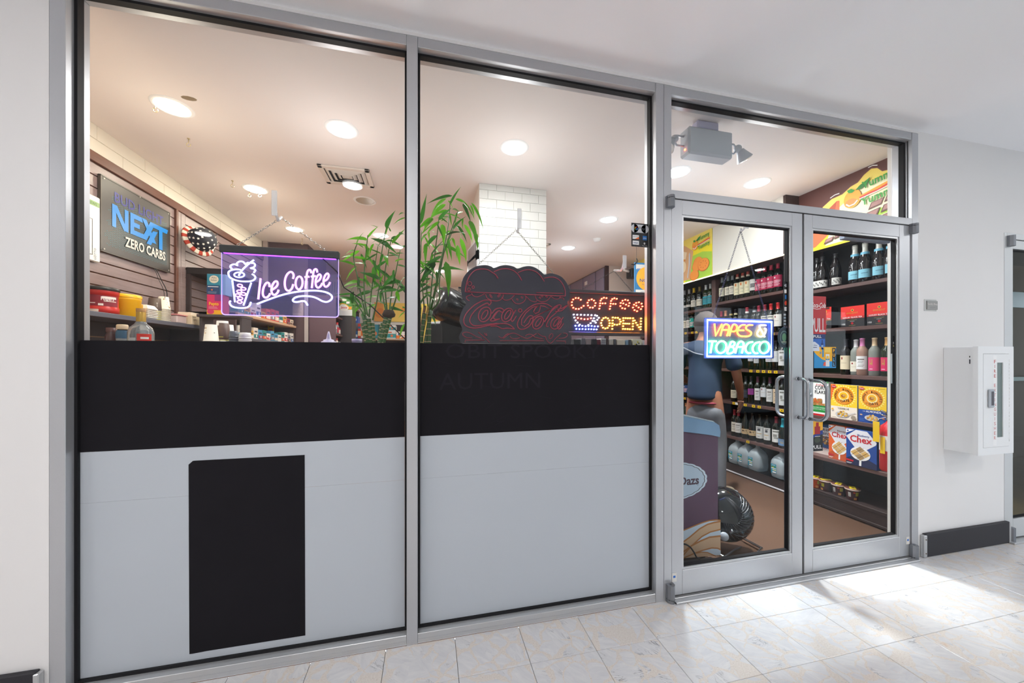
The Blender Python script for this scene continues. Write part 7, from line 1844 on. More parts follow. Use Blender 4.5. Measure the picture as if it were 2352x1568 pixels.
def pot(name, px, r, col, label, h=0.075):
    x = PY(px, 784, PY0).x
    t = thing(name, (x, PY0, LZ), label, 'planter')
    m = M(); m.lathe([(0, 0), (r * 0.8, 0), (r, h), (r * 1.05, h), (r * 1.05, h - 0.01), (r * 0.93, h - 0.012), (r * 0.9, h - 0.006), (0, h - 0.006)], mat(col, 0.4), (x, PY0, LZ + 0.0005), 24); m.build('pot_body', t)
    M().lathe([(0, h - 0.004), (r * 0.88, h - 0.005)], mat('6a5a48', 0.9, bump=0.5), (x, PY0, LZ + 0.0005), 16).build('pebbles', t)
    return t
pot('plant_pot', 862, 0.095, '2c2c30', 'dark pot of the left bamboo, hidden behind the film')
pot('plant_pot', 978, 0.075, 'b88a58', 'tan pot of the right bamboo, hidden behind the film')
S3 = 2352 / 260.0
# left bamboo: two leaning bundles of canes
t = thing('bamboo_plant', tuple(A(862, 784)), 'left lucky bamboo with two thick leaning cane bundles and drooping leaves', 'plant')
def A3(x, y, d=0.0): return A(690 + x / S3, 680 + y / S3, d)
base0 = A(862, 790); base0.z = LZ + 0.06
for (b0, b1, r, m) in (((1425, 1000), (1330, 420), 0.012, CANE), ((1480, 1000), (1420, 470), 0.012, CANE), ((1530, 1000), (1500, 560), 0.010, CANE), ((1380, 1000), (1290, 560), 0.009, CANE), ((1640, 1000), (1800, 400), 0.014, CANE), ((1690, 1000), (1870, 380), 0.012, CANE), ((1600, 1000), (1700, 560), 0.009, CANE)):
    p0 = A3(*b0); p0.z = LZ + 0.055; cane(t, p0, A3(*b1), r, m, 7)
for s_ in ([(845, 725), (838, 690), (836, 640), (840, 585), (845, 540)], [(840, 722), (830, 680), (822, 640), (812, 590), (820, 560)], [(848, 728), (852, 680), (860, 620), (868, 565)], [(890, 722), (886, 680), (884, 630), (892, 580), (900, 545)], [(894, 720), (900, 670), (910, 620), (920, 570)], [(888, 722), (878, 670), (872, 620), (880, 560), (888, 520)], [(856, 735), (866, 690), (872, 650)], [(897, 722), (908, 690), (915, 660), (925, 640)], [(838, 725), (822, 700), (806, 670)]):
    shoot(t, [A(*q, 0.04 * rp_.uniform(-1, 1)) for q in s_], 0.0045, 0, 6, 0.105, 1.0, rp_.randrange(2))
S4 = 2091 / 480.0
def B4(x, y, d=0.0): return A(480 + x / S4, 440 + y / S4, d)
for i, (b0, b1) in enumerate([((1590, 480), (1370, 455)), ((1510, 590), (1320, 700)), ((1480, 745), (1355, 880)), ((1560, 520), (1610, 650)), ((1650, 520), (1590, 640)), ((1450, 650), (1330, 640)), ((1500, 900), (1305, 940)), ((1470, 940), (1370, 975)), ((1660, 520), (1730, 560)), ((1740, 510), (1800, 600)), ((1800, 480), (1955, 560)), ((1830, 520), (1960, 370)), ((1830, 490), (1750, 490)), ((1900, 430), (1968, 405)), ((1820, 400), (1790, 340)), ((1520, 620), (1580, 770)), ((1640, 680), (1680, 800)), ((1740, 620), (1700, 760)), ((1560, 830), (1590, 960)), ((1660, 740), (1650, 950)), ((1680, 760), (1710, 870)), ((1720, 990), (1715, 1120)), ((1860, 860), (1900, 960)), ((1880, 990), (1905, 1120)), ((1800, 1160), (1955, 1190)), ((1960, 1200), (1890, 1260)), ((1960, 1320), (1890, 1480)), ((1530, 1130), (1440, 1215)), ((1540, 1200), (1590, 1400)), ((1530, 1160), (1400, 1110)), ((1860, 700), (1960, 660)), ((1870, 620), (1960, 610)), ((1760, 640), (1790, 720)), ((1480, 470), (1600, 490)), ((1690, 360), (1620, 330)), ((1800, 330), (1760, 420)), ((1545, 560), (1480, 520)), ((1850, 780), (1840, 900)), ((1600, 560), (1560, 700)), ((1500, 850), (1490, 1000)), ((1450, 1000), (1420, 1180)), ((1960, 220), (1900, 215)), ((1968, 260), (1840, 315))]):
    put_leaf(t, B4(*b0, 0.05 * rp_.uniform(-1, 1)), B4(*b1, 0.07 * rp_.uniform(-1, 1)), rp_.randrange(8) if i > 5 else rp_.randrange(4), rp_.uniform(-0.4, 0.4), 1.1)
M().lathe([(0, -0.025), (0.03, -0.012), (0.034, 0.0), (0.024, 0.022), (0, 0.026)], mat('3a2a1e', 0.9, bump=0.8, gscale=60), tuple(A(893, 722)), 10).build('cut_top', t, 'knotted cut cane top')
# right bamboo: a tied bunch of canes and a tall drooping crown
t = thing('bamboo_plant', tuple(A(978, 784)), 'right lucky bamboo beside the mullion with a tall crown of bright drooping leaves', 'plant')
for (b0, b1, r, m) in (((985, 790), (986, 712), 0.011, CANE), ((975, 790), (990, 714), 0.011, CANE), ((966, 790), (975, 720), 0.010, CANE), ((958, 790), (964, 706), 0.010, CANE), ((963, 790), (984, 704), 0.007, CANEY), ((960, 790), (976, 702), 0.008, CANEB)):
    p0 = A(*b0); p0.z = LZ + 0.055; cane(t, p0, A(*b1, 0.012 * rp_.uniform(-1, 1)), r, m, 6)
S5 = 1651 / 200.0
def B5(x, y, d=0.0): return A(920 + x / S5, 430 + y / S5, d)
for s_ in ([(988, 712), (1000, 660), (1012, 600), (1026, 540), (1032, 490), (1034, 462)], [(990, 712), (1004, 650), (1016, 590), (1036, 530), (1052, 485)], [(986, 712), (992, 650), (998, 590), (1004, 540), (1008, 500)], [(990, 714), (1008, 690), (1010, 640), (1020, 580), (1044, 520)], [(966, 706), (962, 650), (966, 590), (968, 530)], [(984, 712), (980, 660), (984, 620), (992, 580)], [(975, 712), (972, 680), (970, 650)]):
    shoot(t, [A(*q, 0.04 * rp_.uniform(-1, 1)) for q in s_], 0.0048, 0, 4, 0.12, 0.9, rp_.randrange(2))
for i, (b0, b1) in enumerate([((985, 160), (500, 265)), ((870, 210), (515, 540)), ((860, 320), (510, 600)), ((375, 700), (495, 120)), ((1040, 225), (1330, 330)), ((1180, 310), (1340, 640)), ((1190, 280), (1425, 580)), ((1340, 290), (1605, 770)), ((1300, 630), (1490, 1050)), ((1200, 700), (1410, 1050)), ((1060, 720), (1290, 1010)), ((1060, 740), (1190, 1000)), ((900, 440), (560, 540)), ((840, 495), (1210, 605)), ((750, 650), (450, 880)), ((690, 700), (830, 1010)), ((620, 590), (330, 760)), ((450, 930), (575, 1180)), ((550, 1070), (800, 1320)), ((480, 1060), (465, 1430)), ((890, 965), (980, 1400)), ((985, 960), (1050, 1150)), ((1130, 960), (1280, 1430)), ((1075, 1090), (1130, 1480)), ((610, 1250), (570, 1430)), ((670, 1400), (490, 1580)), ((350, 1370), (475, 1560)), ((790, 700), (830, 1080)), ((930, 500), (970, 740)), ((1070, 480), (1020, 720)), ((1180, 590), (1170, 760)), ((540, 850), (540, 1000)), ((500, 880), (340, 1070)), ((1050, 1170), (1065, 1350)), ((900, 1060), (1000, 930)), ((740, 560), (920, 690)), ((770, 640), (890, 560)), ((1420, 880), (1450, 1080)), ((1470, 1030), (1460, 1200)), ((600, 840), (700, 880)), ((840, 1060), (910, 1400)), ((500, 600), (440, 830)), ((620, 590), (420, 800)), ((980, 420), (1100, 430)), ((900, 250), (1000, 380)), ((1320, 330), (1420, 570))]):
    put_leaf(t, B5(*b0, 0.04 * rp_.uniform(-1, 1)), B5(*b1, 0.06 * rp_.uniform(-1, 1)), (rp_.randrange(4) if i % 5 else rp_.randrange(8)), rp_.uniform(-0.35, 0.35), 0.95)
S6 = 1045 / 130.0
def B6(x, y, d=0.0): return A(950 + x / S6, 600 + y / S6, d)
for i, (b0, b1) in enumerate([((590, 0), (680, 615)), ((390, 0), (130, 360)), ((430, 170), (600, 350)), ((420, 170), (455, 510)), ((200, 140), (60, 40)), ((380, 150), (230, 290)), ((300, 340), (100, 320)), ((320, 320), (180, 310)), ((300, 380), (200, 450)), ((310, 460), (80, 570)), ((330, 580), (160, 590)), ((470, 490), (600, 545)), ((620, 360), (630, 480)), ((320, 1000), (450, 1200)), ((130, 700), (70, 650)), ((280, 640), (200, 690)), ((380, 500), (440, 560)), ((250, 620), (90, 780)), ((130, 480), (60, 560))]):
    put_leaf(t, B6(*b0, 0.04 * rp_.uniform(-1, 1)), B6(*b1, 0.06 * rp_.uniform(-1, 1)), rp_.randrange(8) if i else 1, rp_.uniform(-0.4, 0.4), 1.1)
# ---------------------------------------------------------------- the shopper at the wine shelves, seen from behind
def skin_mesh(name, verts, edges, radii, m, sub=2, root=0):
    me = bpy.data.meshes.new(name); me.from_pydata([tuple(v) for v in verts], edges, [])
    o = bpy.data.objects.new(name, me); COL.objects.link(o)
    sk = o.modifiers.new('skin', 'SKIN'); sk.use_smooth_shade = True; sk.branch_smoothing = 0.6
    for i, r in enumerate(radii):
        d = me.skin_vertices[0].data[i]; d.radius = r if isinstance(r, tuple) else (r, r); d.use_root = i == root
    if sub:
        s = o.modifiers.new('sub', 'SUBSURF'); s.levels = sub; s.render_levels = sub
    dg = bpy.context.evaluated_depsgraph_get()
    ev = o.evaluated_get(dg); out = bpy.data.meshes.new_from_object(ev)
    bpy.data.objects.remove(o); bpy.data.meshes.remove(me)
    out.materials.clear(); out.materials.append(m)
    for p in out.polygons: p.use_smooth = True; p.material_index = 0
    return out
PX0, PYY = 2.62, 1.30
per = thing('person', (PX0, PYY, 0), 'person seen from behind in navy T-shirt and grey trousers, facing the wine shelves', 'person')
th_ = math.radians(38)                       # body faces towards +X, a little into the shop
F = Vector((math.cos(th_), math.sin(th_), 0)); Lf = Vector((-math.sin(th_), math.cos(th_), 0)); Rt = -Lf
def W(f, r, z): return F * f + Rt * r + Vector((0, 0, z))
def add_part(name, me, parent=per, label=None):
    me.name = name
    o = bpy.data.objects.new(name, me); COL.objects.link(o); o.parent = parent
    if label: o['label'] = label
    return o
SKIN = mat('8a5a44', 0.55, 0, 0.4); TEE = mat('16283f', 0.85, grain=0.15, gscale=14, bump=0.4); TROU = mat('56565a', 0.85, grain=0.15, gscale=18, bump=0.4); SHOE = mat('7a6a58', 0.7); SOLE = mat('6a6a6c', 0.7); HAIR = mat('4a4240', 0.9, grain=0.3, gscale=60, bump=0.8)
# body: one continuous figure (skin)
V_ = [W(0, 0, 0.95), W(0, 0, 1.10), W(0.01, 0, 1.27), W(0.02, 0, 1.40), W(0.03, 0, 1.48), W(0.05, 0, 1.55), W(0.06, 0, 1.64)]
E_ = [(i, i + 1) for i in range(6)]
Rd = [(0.120, 0.095), (0.115, 0.090), (0.13, 0.095), (0.14, 0.09), (0.075, 0.07), (0.052, 0.052), (0.078, 0.092)]
def limb(start, pts, rr_):
    b = start
    for p, r in zip(pts, rr_):
        V_.append(p); Rd.append(r); E_.append((b, len(V_) - 1)); b = len(V_) - 1
arm_r = [W(0.0, 0.20, 1.40), W(0.03, 0.245, 1.24), W(0.05, 0.265, 1.12), W(0.14, 0.275, 1.00), W(0.20, 0.275, 0.93), W(0.225, 0.27, 0.885)]
arm_l = [W(0.0, -0.20, 1.40), W(0.03, -0.245, 1.24), W(0.06, -0.26, 1.13), W(0.20, -0.22, 1.06), W(0.27, -0.20, 1.05), W(0.31, -0.19, 1.05)]
rad = [0.068, 0.052, 0.042, 0.036, 0.027, 0.030]
limb(3, arm_r, rad); limb(3, arm_l, rad)
leg_r = [W(-0.01, 0.095, 0.86), W(0.02, 0.105, 0.50), W(-0.02, 0.11, 0.27), W(-0.04, 0.115, 0.085)]
leg_l = [W(0.0, -0.095, 0.86), W(0.03, -0.11, 0.50), W(0.0, -0.12, 0.27), W(0.0, -0.125, 0.085)]
rl = [0.095, 0.062, 0.055, 0.04]
limb(0, leg_r, rl); limb(0, leg_l, rl)
body = add_part('body', skin_mesh('body', V_, E_, Rd, SKIN, 2))
def hand(ce, dirv, nrm, side, nm='hand'):
    dirv = dirv.normalized(); nrm = nrm.normalized(); lat = dirv.cross(nrm).normalized() * side
    vs = [ce, ce + dirv * 0.045, ce + dirv * 0.085]; ed = [(0, 1), (1, 2)]; rd = [(0.026, 0.016), (0.036, 0.014), (0.034, 0.013)]
    for k, (off, ln) in enumerate(((-0.027, 0.062), (-0.009, 0.074), (0.009, 0.070), (0.027, 0.054))):
        b0 = ce + dirv * 0.078 + lat * off
        pts = [b0, b0 + dirv * ln * 0.45 + nrm * 0.006, b0 + dirv * ln * 0.78 + nrm * 0.022, b0 + dirv * ln * 0.9 + nrm * 0.036]
        b = len(vs); vs += pts; rd += [0.0095, 0.009, 0.0085, 0.007]; ed += [(2, b), (b, b + 1), (b + 1, b + 2), (b + 2, b + 3)]
    b = len(vs); p0 = ce + dirv * 0.03 - lat * 0.03
    vs += [p0, p0 - lat * 0.018 + dirv * 0.028 + nrm * 0.01, p0 - lat * 0.016 + dirv * 0.055 + nrm * 0.022]; rd += [0.012, 0.011, 0.009]; ed += [(0, b), (b, b + 1), (b + 1, b + 2)]
    add_part(nm, skin_mesh(nm, vs, ed, rd, SKIN, 1))
hand(W(0.225, 0.27, 0.89), W(0.45, 0.0, -1), -Rt, 1)
hand(W(0.31, -0.19, 1.05), W(1, 0.1, -0.1), W(0, 0, -1), 1)
# head details
hc = W(0.065, 0, 1.63)
hm = M(); hm.ball(tuple(hc + Vector((0, 0, 0.012)) - F * 0.012), 0.108, HAIR, 18, 12, 1.08); o = hm.build('hair', None)
o.parent = per
fc = M()
for sd in (-1, 1):
    fc.ball(tuple(hc + Rt * 0.078 * sd - F * 0.0 + Vector((0, 0, -0.01))), 0.022, SKIN, 8, 6, 1.4)
o = fc.build('ears', None); o.parent = per
fa_ = M(); fa_.ball(tuple(hc + F * 0.035 + Vector((0, 0, -0.025))), 0.078, SKIN, 16, 10, 1.3); fa_.lathe([(0, -0.02), (0.014, -0.01), (0.012, 0.0), (0, 0.03)], SKIN, tuple(hc + F * 0.115 + Vector((0, 0, -0.015))), 8)
for sd in (-1, 1): fa_.ball(tuple(hc + F * 0.100 + Rt * 0.032 * sd + Vector((0, 0, 0.012))), 0.011, WHITE, 8, 6); fa_.ball(tuple(hc + F * 0.109 + Rt * 0.032 * sd + Vector((0, 0, 0.012))), 0.005, BLACK, 6, 4)
fa_.tube([hc + F * 0.103 - Rt * 0.022 + Vector((0, 0, -0.062)), hc + F * 0.109 + Vector((0, 0, -0.065)), hc + F * 0.103 + Rt * 0.022 + Vector((0, 0, -0.062))], 0.005, mat('8a4a40', 0.5), 6)
o = fa_.build('face', None); o.parent = per
# T-shirt
TV = [W(0, 0, 0.885), W(0, 0, 0.93), W(0, 0, 1.10), W(0.01, 0, 1.27), W(0.02, 0, 1.40), W(0.03, 0, 1.475)]
TE = [(i, i + 1) for i in range(5)]; TRr = [(0.188, 0.150), (0.180, 0.142), (0.172, 0.136), (0.186, 0.136), (0.178, 0.118), (0.085, 0.08)]
def tl(start, pts, rr_):
    b = start
    for p, r in zip(pts, rr_):
        TV.append(p); TRr.append(r); TE.append((b, len(TV) - 1)); b = len(TV) - 1
tl(4, [W(0.0, 0.20, 1.40), W(0.025, 0.24, 1.26), W(0.035, 0.25, 1.17)], [0.085, 0.075, 0.078])
tl(4, [W(0.0, -0.20, 1.40), W(0.025, -0.24, 1.26), W(0.04, -0.252, 1.17)], [0.085, 0.075, 0.078])
add_part('t_shirt', skin_mesh('t_shirt', TV, TE, TRr, TEE, 2), label='navy blue T-shirt')
M2 = M(); ringp = []
for k in range(18):
    a = 2 * math.pi * k / 18; ringp.append(W(0.112 * math.cos(a), 0.138 * math.sin(a), 0.868))
M2.tube(ringp, 0.012, mat('7a2030', 0.8), 6, closed=True)
o = M2.build('waistband', None, 'dark red waistband'); o.parent = per
# trousers
QV = [W(0, 0, 0.90), W(-0.01, 0, 0.80)]; QE = [(0, 1)]; QR = [(0.172, 0.138), (0.178, 0.145)]
def ql(start, pts, rr_):
    b = start
    for p, r in zip(pts, rr_):
        QV.append(p); QR.append(r); QE.append((b, len(QV) - 1)); b = len(QV) - 1
ql(1, [W(-0.01, 0.095, 0.70), W(0.02, 0.105, 0.50), W(-0.02, 0.11, 0.27), W(-0.035, 0.115, 0.10), W(-0.035, 0.115, 0.075)], [0.112, 0.092, 0.082, 0.080, 0.082])
ql(1, [W(0.0, -0.095, 0.70), W(0.03, -0.11, 0.50), W(0.0, -0.12, 0.27), W(0.0, -0.125, 0.10), W(0.0, -0.125, 0.075)], [0.112, 0.092, 0.082, 0.080, 0.082])
add_part('trousers', skin_mesh('trousers', QV, QE, QR, TROU, 2), label='grey trousers')
# shoes
for sd, c0, yaw_ in ((1, W(-0.04, 0.115, 0), -0.62), (-1, W(0.0, -0.125, 0), 0.15)):
    f = Matrix.Rotation(yaw_, 3, 'Z') @ F; r = f.cross(Vector((0, 0, 1)))
    def S_(a, b, z): return c0 + f * a + r * b + Vector((0, 0, z))
    me = skin_mesh('shoe', [S_(-0.05, 0, 0.05), S_(0.0, 0, 0.07), S_(0.07, 0, 0.055), S_(0.14, 0, 0.045), S_(0.19, 0, 0.04)], [(0, 1), (1, 2), (2, 3), (3, 4)], [(0.04, 0.042), (0.044, 0.05), (0.042, 0.04), (0.046, 0.03), (0.036, 0.022)], SHOE, 2, 1)
    sh_ = add_part('shoe', me, label='brown lace-up shoe')
    out_ = [(-0.095, -0.02), (-0.085, -0.042), (0, -0.046), (0.1, -0.052), (0.17, -0.05), (0.215, -0.03), (0.228, 0), (0.215, 0.03), (0.17, 0.05), (0.1, 0.052), (0, 0.046), (-0.085, 0.042), (-0.095, 0.02)]
    so = M().prism([S_(a, b, 0.001) for a, b in out_], (0, 0, 0.026), SOLE).build('sole', None); so.parent = sh_
    lc = M()
    for k in range(4): lc.tube([S_(0.045 + 0.022 * k, -0.03, 0.088 - 0.008 * k), S_(0.052 + 0.022 * k, 0, 0.105 - 0.010 * k), S_(0.045 + 0.022 * k, 0.03, 0.088 - 0.008 * k)], 0.004, mat('5a4e42', 0.8), 5)
    l_ = lc.build('laces', None); l_.parent = sh_
# ---------------------------------------------------------------- ice cream freezer end, seen through the left door
FY = 0.25
x1 = 1.803
fz = thing('ice_cream_freezer', (1.45, 0.9, 0), 'ice cream chest freezer with plum coloured end panel and wavy stripes', 'freezer')
PLUM = mat('5a3850', 0.55, grain=0.12, gscale=40)
prof = [(1.10, 0.06), (x1 - 0.02, 0.06), (x1, 0.075), (x1, 0.80), (1.10, 0.91)]
M().prism([(a, FY, b) for a, b in prof], (0, 1.15, 0), PLUM).build('freezer_body', fz)
rim = [(1.10, 0.912), (x1 - 0.06, 0.812), (x1 + 0.004, 0.797), (x1 + 0.008, 0.83), (x1 - 0.002, 0.872), (x1 - 0.035, 0.892), (1.10, 1.03)]
M().prism([(a, FY - 0.012, b) for a, b in rim], (0, 1.17, 0), mat('7f9cba', 0.25, 0, 0.6)).build('lid_rim', fz, 'blue grey rounded lid rim')
M().prism([(a, FY - 0.0125, b) for a, b in [(1.10, 1.031), (x1 - 0.036, 0.893), (x1 - 0.046, 0.9015), (1.10, 1.043)]], (0, 1.171, 0), mat('c9ccd0', 0.2, 0.8)).build('trim_strip', fz, 'bright metal strip')
for (a, b) in ((1.15, 0.3), (1.72, 0.3), (1.15, 1.33), (1.72, 1.33)): M().lathe([(0, 0), (0.025, 0), (0.025, 0.06), (0, 0.06)], BLACK, (a, b, 0.0), 10).build('foot', fz)
p = Print((0, FY, 0), (1, 0, 0), (0, 0, 1), (0, -1, 0), 0.0006, 0.0002)
s8 = 1320 / 160.0
def FZ(x, y): q = PY(1560 + x / s8, 980 + y / s8, FY); return (q.x, q.z)
PBL = mat('b9c6d6', 0.5); PBL2 = mat('ccd6e2', 0.5); DKP = mat('3a2c34', 0.5)
cx_, cz_ = FZ(-60, 1030); rx, rz = FZ(518, 1030)[0] - cx_, cz_ - FZ(0, 1370)[1]
sc_ = lambda k, n, e: 1 + e * abs(math.sin(k * math.pi * 22 / n))
for (q, m_) in ((1.0, PBL2), (0.93, DKP), (0.905, PBL)):
    n = 132
    p.poly([(cx_ + rx * q * sc_(k, n, 0.025) * math.cos(2 * math.pi * k / n), cz_ + rz * q * sc_(k, n, 0.025) * math.sin(2 * math.pi * k / n)) for k in range(n)], m_)
u, v = FZ(372, 1075); u0, _ = FZ(40, 1075)
p.text('Haagen-Dazs', u, v, FZ(0, 960)[1] - v + 0.002, mat('4a2c3c', 0.5), align='r', bold=0.03)
u, v = FZ(350, 1090); p.disc(u, v, 0.006, DKP, n=10); p.h += p.step; p.disc(u, v, 0.0045, PBL, n=10)
s9 = 2265 / 260.0
def FW(x, y): q = PY(1560 + x / s9, 1130 + y / s9, FY); return (q.x, q.z)
TAN = mat('d8b08c', 0.55); TANL = mat('b8763c', 0.5)
xe = FW(820, 0)[0]
def band(top, bot, m_):
    T = [FW(*q) for q in top]; B_ = [FW(*q) for q in bot]
    p.poly(T + list(reversed(B_)), m_)
lo = [(-60, 1330), (820, 1260)]
band([(-60, 800), (60, 770), (250, 690), (450, 610), (600, 565), (740, 552), (822, 560)], [(-60, 1330), (822, 1255)], TAN)
band([(-60, 800), (60, 770), (250, 690), (450, 610), (600, 565), (740, 552), (822, 560)], [(-60, 1040), (60, 1000), (200, 900), (400, 730), (560, 640), (700, 600), (822, 580)], PBL2)
for pts, wd in (([(-60, 800), (60, 770), (250, 690), (450, 610), (600, 565), (740, 552), (822, 560)], 0.008), ([(-60, 1050), (60, 1000), (200, 900), (400, 730), (560, 640), (700, 600), (822, 580)], 0.010)):
    p.line([FW(*q) for q in pts], wd, TANL)
band([(260, 1050), (450, 880), (620, 790), (822, 750)], [(260, 1060), (450, 950), (620, 880), (822, 865)], PBL2)
for pts, wd in (([(60, 1270), (250, 1060), (450, 880), (620, 790), (822, 740)], 0.009), ([(60, 1200), (250, 1060), (420, 970), (600, 895), (822, 870)], 0.011)):
    p.line([FW(*q) for q in pts], wd, TANL)
band([(420, 1170), (600, 1120), (740, 1125), (822, 1150)], [(420, 1180), (560, 1210), (700, 1255), (822, 1250)], PBL2)
p.line([FW(*q) for q in [(60, 1320), (300, 1215), (450, 1160), (640, 1110), (760, 1115), (822, 1145)]], 0.008, TANL)
p.line([FW(*q) for q in [(330, 1215), (450, 1190), (560, 1200), (720, 1270)]], 0.006, TANL)
p.build('print', fz)
# black power strip box and cables on the floor
bx = PZ(1648, 1290, 0.0)
t = thing('power_strip', (1.50, 0.19, 0), 'black power strip box lying on the floor against the door', 'power strip')
M().box(1.30, 0.165, 0.001, 1.735, 0.235, 0.05, mat('2a2a2c', 0.45), 0.005).build('strip_body', t)
M().box(1.60, 0.164, 0.015, 1.66, 0.1655, 0.038, mat('3c3c40', 0.5)).build('socket', t)
def cable(pts, r, label, m=BLACK):
    P = [PY(a, b, d) for a, b, d in pts]
    M().tube(smooth_path(P, 6), r, m, 7).build('cable', label=label, cat='cable', origin=tuple(P[0]))
cable([(1558, 1252, 0.235), (1572, 1249, 0.22), (1585, 1256, 0.215), (1594, 1268, 0.21), (1600, 1279, 0.205), (1607, 1283, 0.20)], 0.005, 'black cable arching over the freezer stripes into the power strip')
cable([(1640, 1288, 0.20), (1655, 1282, 0.22), (1672, 1273, 0.25), (1688, 1262, 0.32), (1705, 1255, 0.40)], 0.0055, 'black cable running from the power strip under the floor fan')

# ---------------------------------------------------------------- black air circulator lying tilted on the floor
fc_ = thing('floor_fan', (2.02, 0.44, 0), 'glossy black dome backed floor fan tilted on its chrome stand', 'fan')
GB = mat('0e0f11', 0.08, 0, 0.7)
ce = Vector((2.03, 0.44, 0.205))
ax = Vector((-0.42, -0.80, 0.43)).normalized()     # dome points towards the door and up
q = ax.to_track_quat('Z', 'Y').to_matrix()
Rr, dp = 0.182, 0.125
dome = M()
pr = [(Rr * 0.985, -0.03), (Rr, -0.012), (Rr, 0.0)] + [(Rr * math.cos(a), dp * math.sin(a)) for a in [math.pi / 2 * k / 10 for k in range(1, 10)]] + [(0, dp)]
dome.lathe(pr, GB, tuple(ce), 40, mtx=q); dome.lathe([(Rr * 0.985, -0.03), (Rr * 0.9, -0.028), (0, -0.02)], mat('1c1c1e', 0.5), tuple(ce), 30, mtx=q)
dome.build('housing', fc_)
vt = M()
for k in range(16):
    a0 = -2.1 + 0.17 * k
    pts = []
    for i in range(9):
        r = Rr * (0.42 + 0.5 * i / 8); a = a0 + 0.55 * i / 8
        z = dp * math.sqrt(max(0, 1 - (r / Rr) ** 2)) + 0.0015
        pts.append(q @ Vector((r * math.cos(a), r * math.sin(a), z)) + ce)
    vt.tube(pts, 0.0035, mat('23252a', 0.15, 0, 0.7), 6)
tag(vt.build('vent_ribs', fc_), kind='stuff')
kc = ce + q @ Vector((-Rr * 0.98, 0.0, -0.005))
kb = PY(1662, 1231, 0.33)
M().lathe([(0, 0), (0.026, 0), (0.028, 0.004), (0.028, 0.014), (0.024, 0.02), (0, 0.021)], mat('a8acb4', 0.35, 0.2), tuple(kb), 18, mtx=Matrix.Rotation(math.radians(75), 3, 'X') @ Matrix.Rotation(math.radians(-25), 3, 'Y')).build('tilt_knob', fc_, 'grey tilt knob')
M().tube([kb + Vector((0.0, 0.02, 0.005)), PY(1676, 1222, 0.33), PY(1682, 1218, 0.30)], 0.009, STEEL, 10).build('yoke', fc_, 'chrome stub')
a_ = PY(1656, 1246, 0.34)
M().tube([kb + Vector((0, 0.02, -0.01)), Vector((kb.x - 0.06, 0.36, 0.10)), Vector((kb.x - 0.14, 0.42, 0.012)), Vector((kb.x + 0.05, 0.5, 0.010)), Vector((2.18, 0.52, 0.010))], 0.0085, STEEL, 10).build('stand', fc_, 'chrome tube stand')
pa, pb = PZ(1656, 1275, 0.02), PZ(1690, 1291, 0.012)
M().tube([Vector((pa.x - 0.04, pa.y + 0.05, 0.03)), pa, pb, Vector((pb.x + 0.08, pb.y - 0.02, 0.012)), Vector((2.2, 0.30, 0.012)), Vector((2.19, 0.50, 0.010))], 0.0085, STEEL, 10).build('stand', fc_, 'chrome tube stand')
lg_ = M()
c0 = ce + q @ Vector((Rr * 0.40, -Rr * 0.62, 0)); zc_ = dp * math.sqrt(1 - 0.40 ** 2 - 0.62 ** 2) + 0.002
for k in range(5):
    a = 2 * math.pi * k / 5
    u = q @ Vector((math.cos(a), math.sin(a), 0)); lg_.tube([c0 + q @ Vector((0, 0, zc_)), c0 + q @ Vector((0, 0, zc_)) + u * 0.013], 0.0016, mat('5f7f8c', 0.4), 5)
lg_.build('emblem', fc_, 'small blue grey star emblem')
# ---------------------------------------------------------------- shelves along the left wall, deeper in the shop
def pbox(px0, py0, px1, py1, Y, depth, col, label, name='carton', cat='box', grp=None, pr=None, base=None):
    """box whose front (towards -Y) fills the pixel rectangle at depth Y; base pins its foot"""
    ym = (py0 + py1) / 2
    xa, xb = PY(px0, ym, Y).x, PY(px1, ym, Y).x
    xm = (px0 + px1) / 2
    zt, zb = PY(xm, py0, Y).z, PY(xm, py1, Y).z
    if base is not None: zb = base
    t = thing(name, ((xa + xb) / 2, Y, zb), label, cat, grp)
    M().box(xa, Y, zb, xb, Y + depth, zt, mat(col, 0.45), min(0.002, (xb - xa) * 0.1)).build('box_body', t)
    if pr:
        p = Print((xa, Y, zb), (1, 0, 0), (0, 0, 1), (0, -1, 0)); pr(p, xb - xa, zt - zb); p.build('print', t)
    return t, (xa, xb, zb, zt)
BS = thing('wall_shelf', (-1.88, 2.8, 0), 'tiered wooden shelves of medicines along the left wall behind the iced coffee sign', 'shelving')
BX0, BX1 = LX + 0.016, -1.66
for z in (1.705, 1.485, 1.25):
    M().box(BX0, 2.0, z - 0.025, BX1, 3.46, z, mat('c9a88a' if z > 1.6 else '5f6470', 0.5), 0.002).build('shelf_board', BS)
for y in (2.0, 3.44): M().box(BX0, y, 0, BX1 - 0.02, y + 0.02, 1.705, mat('5a4a4a', 0.6)).build('upright', BS)
M().box(BX0, 1.98, 2.03, -1.62, 3.46, 2.085, mat('231d1d', 0.5), 0.003).build('canopy_board', BS, 'black canopy board')
M().box(BX0, 1.98, 1.705, BX0 + 0.03, 2.0, 2.03, mat('3c2f30', 0.6)).build('upright', BS)
M().box(BX0, 3.44, 1.705, -1.7, 3.46, 2.03, mat('3c2f30', 0.6)).build('upright', BS)
